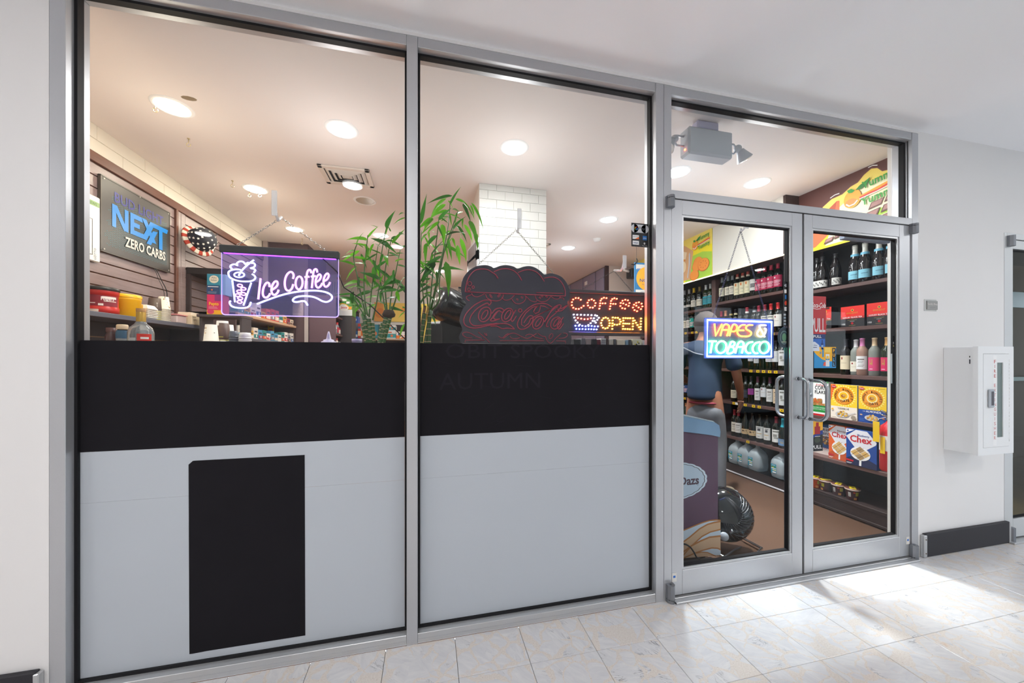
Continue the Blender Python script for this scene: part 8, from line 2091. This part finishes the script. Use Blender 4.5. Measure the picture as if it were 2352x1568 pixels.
# tall boxes at the near end
def alka(p, w, h):
    p.rect(0, 0, w, h * 0.45, mat('1d3f6c', 0.5)); p.disc(w * 0.55, h * 0.74, w * 0.36, mat('d8d2c0', 0.5), h * 0.19); p.text('Alka', w * 0.55, h * 0.78, h * 0.09, mat('2a2a30', 0.5), w=w * 0.4); p.text('Seltzer', w * 0.55, h * 0.66, h * 0.09, mat('2a2a30', 0.5), w=w * 0.5, shear=0.2)
    p.rect(w * 0.08, h * 0.36, w * 0.9, h * 0.39, WHT); p.disc(w * 0.4, h * 0.22, w * 0.07, mat('c86a3a', 0.5)); p.lines(w * 0.1, w * 0.9, h * 0.03, h * 0.14, 2, mat('8fa0b8', 0.5))
def pepto(p, w, h):
    p.rect(0, 0, w, h * 0.22, mat('f2b428', 0.5)); p.rect(w * 0.5, h * 0.68, w, h, mat('8a2a74', 0.5)); p.text('Pepto', w * 0.45, h * 0.46, h * 0.16, GOLD, w=w * 0.62, bold=0.03); p.disc(w * 0.25, h * 0.14, w * 0.22, mat('d8306a', 0.5), h * 0.12); p.lines(w * 0.12, w * 0.8, h * 0.28, h * 0.40, 2, mat('f0a8c0', 0.5))
t, bb = pbox(475, 676, 511, 722, 1.62, 0.10, 'd62a66', 'pink medicine box marked Pepto left of the iced coffee sign', pr=pepto)
pz = bb[2]
t, bb2 = pbox(475, 629, 505, 676, 1.62, 0.12, '2a7f98', 'teal medicine box marked Alka Seltzer standing on the pink box', pr=alka, base=bb[3] + 0.0005)
t, bb3 = pbox(505.5, 630, 518, 668, 1.64, 0.10, '8fc0d8', 'pale blue box beside the teal medicine box', base=bb[3] + 0.0005)
ns = thing('wall_shelf', (-1.4, 1.7, 0), 'narrow stand carrying the pink and teal medicine boxes', 'shelving')
M().box(bb[0] - 0.06, 1.60, pz - 0.022, bb[1] + 0.14, 1.80, pz - 0.0005, mat('4a4448', 0.5), 0.002).build('shelf_board', ns)
for xx in (bb[0] - 0.05, bb[1] + 0.12): M().box(xx, 1.62, 0, xx + 0.015, 1.78, pz - 0.022, mat('4a4448', 0.5)).build('upright', ns)
# loose packs on the tier shelves, seen through and under the sign
rr = random.Random(77)
pal = ['c8302c', 'e8e2d8', '3a6aa8', 'd8a84a', '8a8f9a', 'e6d8c2', 'a83a5a', '2a8a8a', 'f0efe8', '6a4a3a', 'd85a3a', '4a9ac0']
nm_ = ['red', 'white', 'blue', 'amber', 'grey', 'cream', 'crimson', 'teal', 'ivory', 'brown', 'orange', 'sky blue']
def shelf_row(z, y0, y1, x, n, hmin, hmax, word, grp):
    y = y0
    for k in range(n):
        w = (y1 - y0) / n
        c = rr.randrange(len(pal)); hgt = rr.uniform(hmin, hmax)
        t = thing('medicine_box', (x, y + w / 2, z), f'small {nm_[c]} medicine pack, {ortho(k)} from the near end of the {word}', 'box', grp)
        M().box(x - 0.07, y + 0.004, z + 0.0005, x, y + w - 0.006, z + hgt, mat(pal[c], 0.5), 0.002).build('box_body', t)
        p = Print((x, y + 0.004, z), (0, 1, 0), (0, 0, 1), (1, 0, 0)); ww = w - 0.01
        c2 = mat(pal[(c + 3 + k % 5) % len(pal)], 0.5)
        p.rect(0, hgt * 0.1, ww, hgt * 0.42, c2); p.rect(ww * 0.15, hgt * 0.6, ww * 0.8, hgt * 0.72, mat('3a3a48', 0.5)); p.disc(ww * 0.6, hgt * 0.28, hgt * 0.12, WHT, n=8); p.build('print', t)
        p2 = Print((x - 0.07, y + 0.004, z), (1, 0, 0), (0, 0, 1), (0, -1, 0)); p2.rect(0.005, hgt * 0.2, 0.065, hgt * 0.45, c2); p2.build('print', t)
        y += w
shelf_row(1.705, 2.03, 3.40, BX1 - 0.01, 12, 0.06, 0.14, 'upper medicine shelf', 'packs on the upper medicine shelf')
shelf_row(1.485, 2.03, 3.40, BX1 - 0.01, 14, 0.07, 0.12, 'lower medicine shelf', 'packs on the lower medicine shelf')
# back of the partition: notice, hanging pens, yellow card
PYY_ = 3.495
a, b = PY(646, 690, PYY_), PY(697, 725, PYY_)
t = thing('notice', ((a.x + b.x) / 2, PYY_, b.z), 'parchment coloured printed notice on the brown partition', 'notice')
M().box(a.x, PYY_ - 0.002, b.z, b.x, PYY_ + 0.004, a.z, mat('cbbfa6', 0.6)).build('sheet', t)
p = Print((a.x, PYY_ - 0.002, b.z), (1, 0, 0), (0, 0, 1), (0, -1, 0)); w, h = b.x - a.x, a.z - b.z
for k in range(9): e = 0.08 + 0.06 * abs(math.sin(k * 1.9)); p.rect(w * e, h * (0.88 - 0.085 * k), w * (1 - e), h * (0.90 - 0.085 * k), mat('5a5044', 0.6)); p.h -= p.step
p.build('print', t)
for k, px in enumerate((624, 633, 638, 643, 648)):
    q = PY(px, 738, 3.42); 
    t = thing('pen_pack', (q.x, 3.42, q.z + 0.1), f'green hanging pen pack, {ortho(k)} from the left on the brown partition', 'pen', 'green pens on the partition')
    M().box(q.x - 0.014, 3.40, q.z - 0.06, q.x + 0.014, 3.42, q.z + 0.07, mat('2a8a5a', 0.4), 0.003).build('card', t)
    M().box(q.x - 0.012, 3.399, q.z - 0.075, q.x + 0.012, 3.41, q.z - 0.055, mat('e0603a', 0.4)).build('tip', t, 'orange tip'); M().box(q.x - 0.010, 3.398, q.z + 0.04, q.x + 0.010, 3.401, q.z + 0.06, WHT).build('label', t)
    M().tube([(q.x, 3.41, q.z + 0.07), (q.x, 3.42, q.z + 0.085), (q.x, 3.5, q.z + 0.09)], 0.003, STEEL, 5).build('peg', t)
for i, (px, c, w_) in enumerate(((598, 'd8a04a', 6), (622, 'e0703a', 8), (637, 'e0703a', 8))):
    q = PY(px, 705, 3.46); t = thing('carded_item', (q.x, 3.46, q.z), f'small orange labelled carded item, {ortho(i)} from the left above the green pens', 'pack', 'carded items')
    M().box(q.x - 0.025, 3.45, q.z - 0.08, q.x + 0.025, 3.47, q.z + 0.05, mat('2a2a30', 0.4), 0.002).build('card', t); M().box(q.x - 0.020, 3.448, q.z - 0.02, q.x + 0.02, 3.451, q.z + 0.03, mat(c, 0.5)).build('label', t); M().tube([(q.x, 3.46, q.z + 0.05), (q.x, 3.5, q.z + 0.06)], 0.003, STEEL, 5).build('peg', t)
t, _ = pbox(615, 746, 629, 762, 3.2, 0.01, 'e8c02a', 'yellow and red hanging card below the green pens', name='hang_card', cat='card', pr=lambda p, w, h: (p.rect(w * 0.2, h * 0.05, w * 0.8, h * 0.35, REDD), p.rect(w * 0.15, h * 0.7, w * 0.85, h * 0.85, BK)))
M().tube([(_[0] + 0.03, 3.2, _[3] - 0.005), (_[0] + 0.03, 3.2, _[3] + 0.02), (_[0] + 0.03, 3.50, _[3] + 0.03)], 0.003, STEEL, 5).build('wire_hook', t)

# ---------------------------------------------------------------- shelves beyond the partition
SX2 = thing('shelf_unit', (-1.3, 4.3, 0), 'dark shelving of bottles beyond the brown partition', 'shelving')
EX0, EX1 = -1.535, -1.20
for z in (1.40, 1.62, 1.86):
    M().box(EX0, 3.56, z - 0.025, EX1, 5.2, z, SHELFEDGE, 0.002).build('shelf_board', SX2)
M().box(EX0, 3.55, 0, EX1 - 0.01, 3.565, 2.1, mat('5a4450', 0.5)).build('upright', SX2); M().box(EX0, 4.36, 0, EX1 - 0.01, 4.385, 2.1, mat('8a8490', 0.4, 0.4)).build('upright', SX2); M().box(EX0, 5.2, 0, EX1 - 0.01, 5.225, 2.1, mat('4a3a40', 0.6)).build('upright', SX2)
M().box(EX0, 3.565, 0, EX0 + 0.01, 5.2, 2.1, mat('37292e', 0.7)).build('back_panel', SX2)
M().box(EX0, 3.55, 2.1, EX1, 5.225, 2.13, SHELFEDGE).build('top_board', SX2)
bmesh_cache = {}
def pill_bottle(x, y, z, r, h, col, capc, lab, label, grp):
    key = (r, h, col, capc, lab)
    if key not in bmesh_cache:
        bmesh_cache[key] = (M().lathe([(0, 0), (r, 0), (r, h * 0.72), (r * 0.75, h * 0.80), (r * 0.75, h * 0.82)], mat(col, 0.35), seg=12).mesh(), M().lathe([(r * 0.8, h * 0.81), (r * 0.8, h), (0, h)], mat(capc, 0.4), seg=12).mesh(), M().lathe([(r + 0.0008, h * 0.15), (r + 0.0008, h * 0.6)], mat(lab, 0.5), seg=12).mesh(recalc=False))
    t = thing('pill_bottle', (x, y, z), label, 'bottle', grp)
    for nm, me in zip(('bottle_body', 'cap', 'label'), bmesh_cache[key]): inst(me, nm, t)
sets = [(1.40, 3.62, 4.32, 9, ('d8402c', 'f0e8dc', 'e0a02c'), 'lower shelf by the partition'), (1.62, 3.62, 4.32, 7, ('e8e2da', '8a8f9a', 'c03a4a'), 'middle shelf by the partition'), (1.62, 4.42, 5.15, 10, ('e8ecf0', '3a3f4a', '8aa0c0'), 'middle shelf past the upright'), (1.40, 4.42, 5.15, 8, ('2a6fa8', 'e8e4d8', '3a8a5a'), 'lower shelf past the upright')]
for z, ya, yb, n, cs, wd in sets:
    for k in range(n):
        pill_bottle(EX1 - 0.05, ya + (yb - ya) * (k + 0.5) / n, z + 0.0005, 0.028, 0.12 + 0.05 * (k % 3 == 1), cs[k % 3], ('f0f0f0', 'c8302c', '2a2a30')[k % 3], cs[(k + 1) % 3], f'small bottle, {ortho(k)} from the near end of the {wd}', 'bottles beyond the partition')
for k in range(5):
    t = thing('medicine_box', (EX1 - 0.05, 4.5 + 0.12 * k, 1.86), f'pale blue pack, {ortho(k)} from the near end of the top shelf past the upright', 'box', 'packs on the top shelf')
    M().box(EX1 - 0.09, 4.46 + 0.12 * k, 1.8605, EX1 - 0.01, 4.56 + 0.12 * k, 2.04 - 0.02 * k, mat(('a8c8dc', 'dfe6ea')[k % 2], 0.5), 0.002).build('box_body', t)
    p = Print((EX1 - 0.01, 4.46 + 0.12 * k, 1.86), (0, 1, 0), (0, 0, 1), (1, 0, 0)); p.rect(0.01, 0.03, 0.09, 0.06, mat('3a6a9a', 0.5)); p.rect(0.02, 0.09, 0.07, 0.10, mat('4a5a6a', 0.5)); p.build('print', t)
# white board with drawings high beyond the partition
a, b = PY(750, 600, 5.3), PY(782, 685, 5.3)
t = thing('poster', ((a.x + b.x) / 2, 5.3, b.z), 'pale poster with blue strokes right of the iced coffee lettering', 'poster')
M().box(a.x, 5.3, b.z - 0.02, b.x, 5.315, a.z, mat('e8e8ea', 0.5)).build('sheet', t)
M().box(a.x, 5.302, b.z - 1.4, a.x + 0.03, 5.33, b.z - 0.02, mat('4a4048', 0.5)).build('stand', t)
p = Print((a.x, 5.3, b.z), (1, 0, 0), (0, 0, 1), (0, -1, 0)); w, h = b.x - a.x, a.z - b.z
for k in range(4): p.line([(w * (0.2 + 0.18 * k), h * 0.15), (w * (0.24 + 0.18 * k), h * (0.3 + 0.05 * k)), (w * (0.22 + 0.18 * k), h * 0.45)], 0.012, mat('8fb4d0', 0.5))
p.disc(w * 0.85, h * 0.55, w * 0.12, mat('e0a860', 0.5), n=10); p.build('print', t)
# dark end pillar with a green box on it
dz = PY(794, 724, 3.9).z
t, bb = pbox(780, 725, 808, 1100, 3.9, 0.3, '2f2b31', 'dark square pillar cabinet under the green box', name='cabinet', cat='cabinet', base=0.0)
def grn(p, w, h):
    p.rect(0, 0, w, h * 0.34, mat('d4d8dc', 0.5)); p.disc(w * 0.36, h * 0.46, w * 0.36, mat('e6e6e2', 0.5), h * 0.20); p.text('Jennie', w * 0.36, h * 0.40, h * 0.13, REDD, w=w * 0.52, shear=0.25, bold=0.02); p.disc(w * 0.3, h * 0.88, w * 0.28, mat('dfe6dc', 0.5), h * 0.07); p.line([(0, h * 0.62), (w * 0.25, h * 0.68), (w * 0.5, h * 0.64), (w * 0.72, h * 0.5)], 0.012, GOLD); p.rect(w * 0.55, h * 0.64, w * 0.80, h * 0.80, WHT)
    for k in range(5): p.line([(w * (0.72 + 0.05 * k), h * 0.36), (w * (0.76 + 0.05 * k), h * 0.52)], 0.008, (GOLD, ORANGE)[k % 2]); p.h -= p.step
pbox(779, 684, 809, 724.5, 3.88, 0.28, '3a8a34', 'green and white ice cream carton on the dark pillar cabinet', pr=grn, base=bb[3] + 0.0005)
# the back wall: yellow banner, shelf and boxes beneath
by = 5.98
a, b = PY(860, 694, by), PY(1064, 742, by)
t = thing('banner', ((a.x + b.x) / 2, by, b.z), 'long yellow printed banner low on the far back wall', 'banner')
M().box(a.x, by - 0.01, b.z, b.x, by + 0.01, a.z, mat('f2d060', 0.5)).build('board', t)
p = Print((a.x, by - 0.01, b.z), (1, 0, 0), (0, 0, 1), (0, -1, 0)); w, h = b.x - a.x, a.z - b.z
p.rect(0, 0, w * 0.10, h, mat('e8a040', 0.5))
for k in range(9): p.disc(w * (0.03 + 0.012 * (k % 5)), h * (0.35 + 0.1 * (k // 3)), h * 0.16, (ORG, OAT, mat('e0862c', 0.5))[k % 3], n=12)
yummy(p, w * 0.29, h * 0.62, h * 0.95)
for k in range(14): p.disc(w * (0.45 + 0.035 * k), h * (0.3 + 0.2 * (k % 3)), h * 0.12, (GREEN, REDD, ORG, LIME)[k % 4], n=8)
p.build('print', t)
bs = thing('wall_shelf', (-0.9, 5.8, 0), 'dark shelf with teal and orange boxes on the far back wall', 'shelving')
za = PY(900, 777, 5.6).z
xa, xb = PY(835, 777, 5.6).x, PY(945, 777, 5.6).x
M().box(xa, 5.6, za - 0.03, xb, 5.98, za, mat('b8a890', 0.5), 0.002).build('shelf_board', bs)
for xx in (xa, xb - 0.02): M().box(xx, 5.62, 0, xx + 0.02, 5.98, PY(900, 745, 5.6).z, mat('2a2226', 0.6)).build('upright', bs)
M().box(xa, 5.96, 0.8, xb, 5.98, PY(900, 742, 5.6).z, mat('2a2226', 0.6)).build('back_panel', bs)
def teal(p, w, h): p.rect(0, h * 0.1, w, h * 0.6, mat('1f9aa4', 0.5)); p.disc(w * 0.6, h * 0.35, h * 0.16, mat('e07a4a', 0.5), n=10); p.rect(w * 0.1, h * 0.7, w * 0.6, h * 0.85, mat('d0704a', 0.5))
def orng(p, w, h): p.rect(0, 0, w, h * 0.45, mat('f07a24', 0.5)); p.disc(w * 0.25, h * 0.6, h * 0.15, mat('2a5aa0', 0.5), n=10); p.line([(w * 0.3, h * 0.1), (w * 0.6, h * 0.35), (w * 0.9, h * 0.2)], 0.02, WHT)
t, q1 = pbox(886, 759, 909, 776, 5.65, 0.25, 'e8ecec', 'teal and white box on the far shelf behind the left bamboo', pr=teal, base=za + 0.0005, grp='boxes on the far shelf')
pbox(887, 746, 909, 759, 5.67, 0.25, 'e8ecec', 'teal and white box on top of another on the far shelf', pr=teal, base=q1[3] + 0.0005, grp='boxes on the far shelf')
pbox(910, 761, 936, 776, 5.65, 0.25, 'f0ece8', 'orange and white box beside the teal ones on the far shelf', pr=orng, base=za + 0.0005, grp='boxes on the far shelf')
pbox(878, 760, 885, 776, 5.62, 0.2, 'f0c020', 'narrow yellow box on the far shelf', base=za + 0.0005, grp='boxes on the far shelf')
pbox(850, 745, 868, 776, 5.66, 0.25, '2a8aa0', 'tall blue box on the far shelf behind the bamboo canes', pr=teal, base=za + 0.0005, grp='boxes on the far shelf')
# gondola between, with bright bags
t, gb = pbox(808, 776, 842, 1000, 4.6, 0.5, '4a4248', 'low dark display stand left of the bamboo canes', name='display_stand', cat='display stand', base=0.0)
zt = gb[3]
for k, (a_, b_, y0_, c, w_) in enumerate(((809, 821, 760, '2f6ab0', 'blue'), (822, 829, 743, 'c83a34', 'red'), (829, 838, 742, 'e8e4da', 'white and orange'))):
    def pr_(p, w, h, c=c): p.rect(0, h * 0.15, w, h * 0.5, mat({'2f6ab0': 'dfe8f0', 'c83a34': 'f0d8b0', 'e8e4da': 'f0802c'}[c], 0.5)); p.rect(w * 0.1, h * 0.65, w * 0.9, h * 0.8, mat('2a6a9a', 0.5))
    pbox(a_, y0_, b_, 776, 4.62, 0.2, c, f'{w_} bag on the low display stand', name='snack_bag', cat='bag', pr=pr_, base=zt + 0.0005, grp='bags on the low stand')
pbox(809, 726, 822, 742, 4.85, 0.2, '3a62b8', 'bright blue bag high left of the bamboo canes', name='snack_bag', cat='bag', base=None, grp='bags on the low stand', pr=lambda p, w, h: p.disc(w * 0.5, h * 0.5, w * 0.3, WHT, n=8))
M().box(PY(805, 742, 4.82).x, 4.8, 0, PY(846, 742, 4.82).x, 5.1, PY(815, 742, 4.85).z - 0.0005, mat('8a9098', 0.4, 0.3), 0.003).build('display_stand', label='grey back stand carrying the blue bag', cat='display stand', origin=(-1.9, 4.9, 0))

# ---------------------------------------------------------------- coffee corner behind the right bamboo
CYY = 1.95
cm = thing('coffee_machine', (0.05, CYY, 0), 'white coffee machine cabinet with a slanted front behind the right bamboo', 'machine')
a, b = PY(990, 733, CYY), PY(1080, 780, CYY)
CWH = mat('d3dbe2', 0.35); 
M().prism([(a.x, CYY, 0.0), (b.x, CYY, 0.0), (b.x, CYY, PY(1060, 757, CYY).z), (PY(1040, 752, CYY).x, CYY, PY(1040, 752, CYY).z), (PY(1025, 738, CYY).x, CYY, PY(1025, 736, CYY).z), (a.x, CYY, PY(990, 739, CYY).z)], (0, 0.5, 0), CWH).build('cabinet_body', cm)
p0 = PY(1017, 770, CYY)
M().box(p0.x, CYY - 0.006, 1.36, PY(1052, 770, CYY).x, CYY, PY(1030, 767, CYY).z, mat('9aa0ae', 0.3, 0.4)).build('front_panel', cm, 'grey front panel'); M().box(p0.x - 0.01, CYY - 0.012, PY(1030, 766, CYY).z, PY(1053, 770, CYY).x, CYY, PY(1030, 762, CYY).z, mat('2f3440', 0.4)).build('black_strip', cm)
gx = M(); q0, q1 = PY(1022, 730, CYY - 0.01), PY(1045, 757, CYY - 0.01)
gx.prism([(q0.x - 0.02, CYY - 0.03, q0.z), (q0.x + 0.03, CYY - 0.03, q0.z), (q1.x + 0.02, CYY - 0.03, q1.z), (q1.x - 0.03, CYY - 0.03, q1.z)], (0, 0.03, 0), mat('24262c', 0.4)); gx.build('button_panel', cm, 'slanted black button panel')
for k in range(4):
    q = PY(1024 + 5.5 * k, 733 + 6 * k, CYY - 0.042); M().box(q.x - 0.01, CYY - 0.036, q.z - 0.008, q.x + 0.012, CYY - 0.03, q.z + 0.008, mat('d8dcc8', 0.4)).build('button', cm)
# yellow graphic panel behind it
t = thing('banner', (0.1, 2.6, 1.5), 'yellow printed panel behind the coffee machine', 'banner')
a, b = PY(960, 698, 2.6), PY(1045, 745, 2.6)
M().box(a.x, 2.6, 0.9, b.x, 2.62, a.z, mat('f0d458', 0.5)).build('board', t); M().box(a.x, 2.62, 0, a.x + 0.03, 2.65, 0.95, BLACK).build('stand', t); M().box(b.x - 0.03, 2.62, 0, b.x, 2.65, 0.95, BLACK).build('stand', t)
p = Print((a.x, 2.6, b.z), (1, 0, 0), (0, 0, 1), (0, -1, 0)); w, h = b.x - a.x, a.z - b.z
for k in range(8): p.disc(w * (0.3 + 0.08 * k), h * (0.45 + 0.25 * math.sin(k * 2)), h * 0.10, (GREEN, REDD, ORG)[k % 3], n=10)
p.poly([(w * 0.42, h * 0.45), (w * 0.78, h * 0.28), (w * 0.78, h * 0.10), (w * 0.45, h * 0.30)], mat('b8c8dc', 0.5)); p.build('print', t)
# black hooded grinder
hd = thing('grinder', (0.0, 1.2, LZ), 'glossy black ribbed hood of a machine behind the sandwich sign', 'machine')
c = PY(1043, 708, 1.0); c0 = Vector((c.x, 1.0, c.z))
dm = M(); rx = Matrix.Rotation(math.radians(90), 3, 'Y')
rH = 0.128
dm.lathe([(rH * 0.96, -0.10), (rH, -0.09), (rH, 0.09), (rH * 0.9, 0.13), (rH * 0.6, 0.155), (0, 0.16)], mat('17181b', 0.2, 0, 0.6), tuple(c0), 28, mtx=Matrix.Rotation(math.radians(-70), 3, 'Y') @ Matrix.Rotation(math.radians(20), 3, 'X')); dm.build('hood', hd)
rb = M()
for k in range(11):
    a = -0.2 + k * 0.16
    pts = [c0 + Vector((0.02 + 0.16 * i / 6, -0.128 * math.sin(1.2 + 0.2 * i / 6) - 0.004, 0.135 * math.cos(a + 0.1 * i) )) for i in range(7)]
    rb.tube(pts, 0.003, mat('2c2e33', 0.2), 5)
tag(rb.build('ribs', hd), kind='stuff')
M().box(c0.x - 0.10, 0.98, 1.3, c0.x + 0.06, 1.14, c0.z - 0.09, mat('131416', 0.3), 0.01).build('column', hd); M().box(c0.x - 0.16, 0.93, 0, c0.x + 0.14, 1.2, 1.3, mat('3a3638', 0.6)).build('plinth', hd)
q = PY(1036, 697, 0.86); M().box(q.x - 0.012, 0.862, q.z - 0.03, q.x + 0.012, 0.868, q.z + 0.03, mat('8a8c90', 0.4)).build('badge', hd, 'grey maker badge')
# monitor from behind
t = thing('monitor', (PY(998, 780, 0.9).x, 0.9, 1.3), 'black back of a monitor behind the right bamboo canes', 'monitor')
a, b = PY(981, 742, 0.9), PY(1016, 790, 0.9)
M().box(a.x, 0.9, 1.345, b.x, 0.93, a.z, mat('1c1c1f', 0.45), 0.008).build('screen_back', t); M().box((a.x + b.x) / 2 - 0.03, 0.915, 1.30, (a.x + b.x) / 2 + 0.03, 0.945, 1.36, mat('1c1c1f', 0.45)).build('stand', t); M().box((a.x + b.x) / 2 - 0.12, 0.86, 0, (a.x + b.x) / 2 + 0.12, 1.02, 1.30, mat('3a3638', 0.6)).build('pedestal', t)
# slanted framed menu panels beside the pillar
t = thing('menu_board', (0.25, 1.9, 2.0), 'slanted silver framed menu panels at the left side of the tiled pillar', 'menu')
for k in range(2):
    pa = [(1076, 575 + 25 * k), (1100, 545 + 28 * k), (1100, 595 + 28 * k), (1076, 612 + 25 * k)]
    P = [PX(a_, b_, 0.405) for a_, b_ in pa]
    M().prism(P, (-0.012, 0, 0), mat('c3c7cc', 0.3, 0.6)).build('frame', t)
    I_ = sum(P, Vector()) / 4
    M().prism([I_ + (q - I_) * 0.75 + Vector((-0.013, 0, 0)) for q in P], (-0.002, 0, 0), mat('4a4a50', 0.3)).build('menu_sheet', t)
M().box(0.395, 1.40, 1.75, 0.418, 1.94, 1.80, mat('c3c7cc', 0.3, 0.6)).build('bracket', t)
# tin sign hanging past the LED board
HY = 2.1
a, b = PY(1457, 602, HY), PY(1512, 668, HY)
t = thing('tin_sign', ((a.x + b.x) / 2, HY, b.z), 'blue and orange hanging tin sign cut by the window frame', 'sign')
M().box(a.x, HY, b.z - 0.12, b.x, HY + 0.01, a.z, mat('1f6ea0', 0.4), 0.01).build('sheet', t)
p = Print((a.x, HY, b.z - 0.12), (1, 0, 0), (0, 0, 1), (0, -1, 0)); w = b.x - a.x; h = a.z - b.z + 0.12
p.rect(w * 0.07, h * 0.82, w, h * 0.95, mat('c8c4bc', 0.5)); p.rect(w * 0.1, h * 0.825, w * 0.9, h * 0.84, NAVY); p.disc(w * 0.52, h * 0.58, w * 0.44, mat('eda324', 0.5)); p.text('HI', w * 0.52, h * 0.61, h * 0.085, mat('1f4a7c', 0.5), bold=0.02, space=1.3); p.text('NOON', w * 0.53, h * 0.49, h * 0.085, mat('1f4a7c', 0.5), w=w * 0.62, bold=0.02); p.text('SUN SIPS', w * 0.52, h * 0.41, h * 0.035, mat('1f4a7c', 0.5), w=w * 0.4); p.rect(w * 0.05, h * 0.08, w, h * 0.28, mat('d8d4cc', 0.5)); p.text('VODKA', w * 0.5, h * 0.2, h * 0.05, mat('1f4a7c', 0.5), w=w * 0.5); p.build('print', t)
for xx, ty in ((a.x + 0.03, 1), (b.x - 0.04, 1)):
    M().tube([(xx, HY + 0.005, a.z - 0.01), (xx, HY + 0.005, a.z + 0.03), (xx, HY + 0.005, H)], 0.0018, mat('3a3a3c', 0.4), 5).build('hanging_wire', t)
M().tube(smooth_path([PY(1450, 606, HY), PY(1457, 607, HY), PY(1464, 600, HY), PY(1462, 593, HY)], 4), 0.006, BLACK, 6).build('hook', t, 'black hook')
# white tag on the purple wall
q = PX(1346, 650, 2.782); M().box(2.776, q.y - 0.05, q.z - 0.035, 2.785, q.y + 0.05, q.z + 0.03, mat('e8e4e4', 0.5), 0.002).build('wall_tag', label='small white tag on the purple panelled wall', cat='tag', origin=(2.78, q.y, q.z))
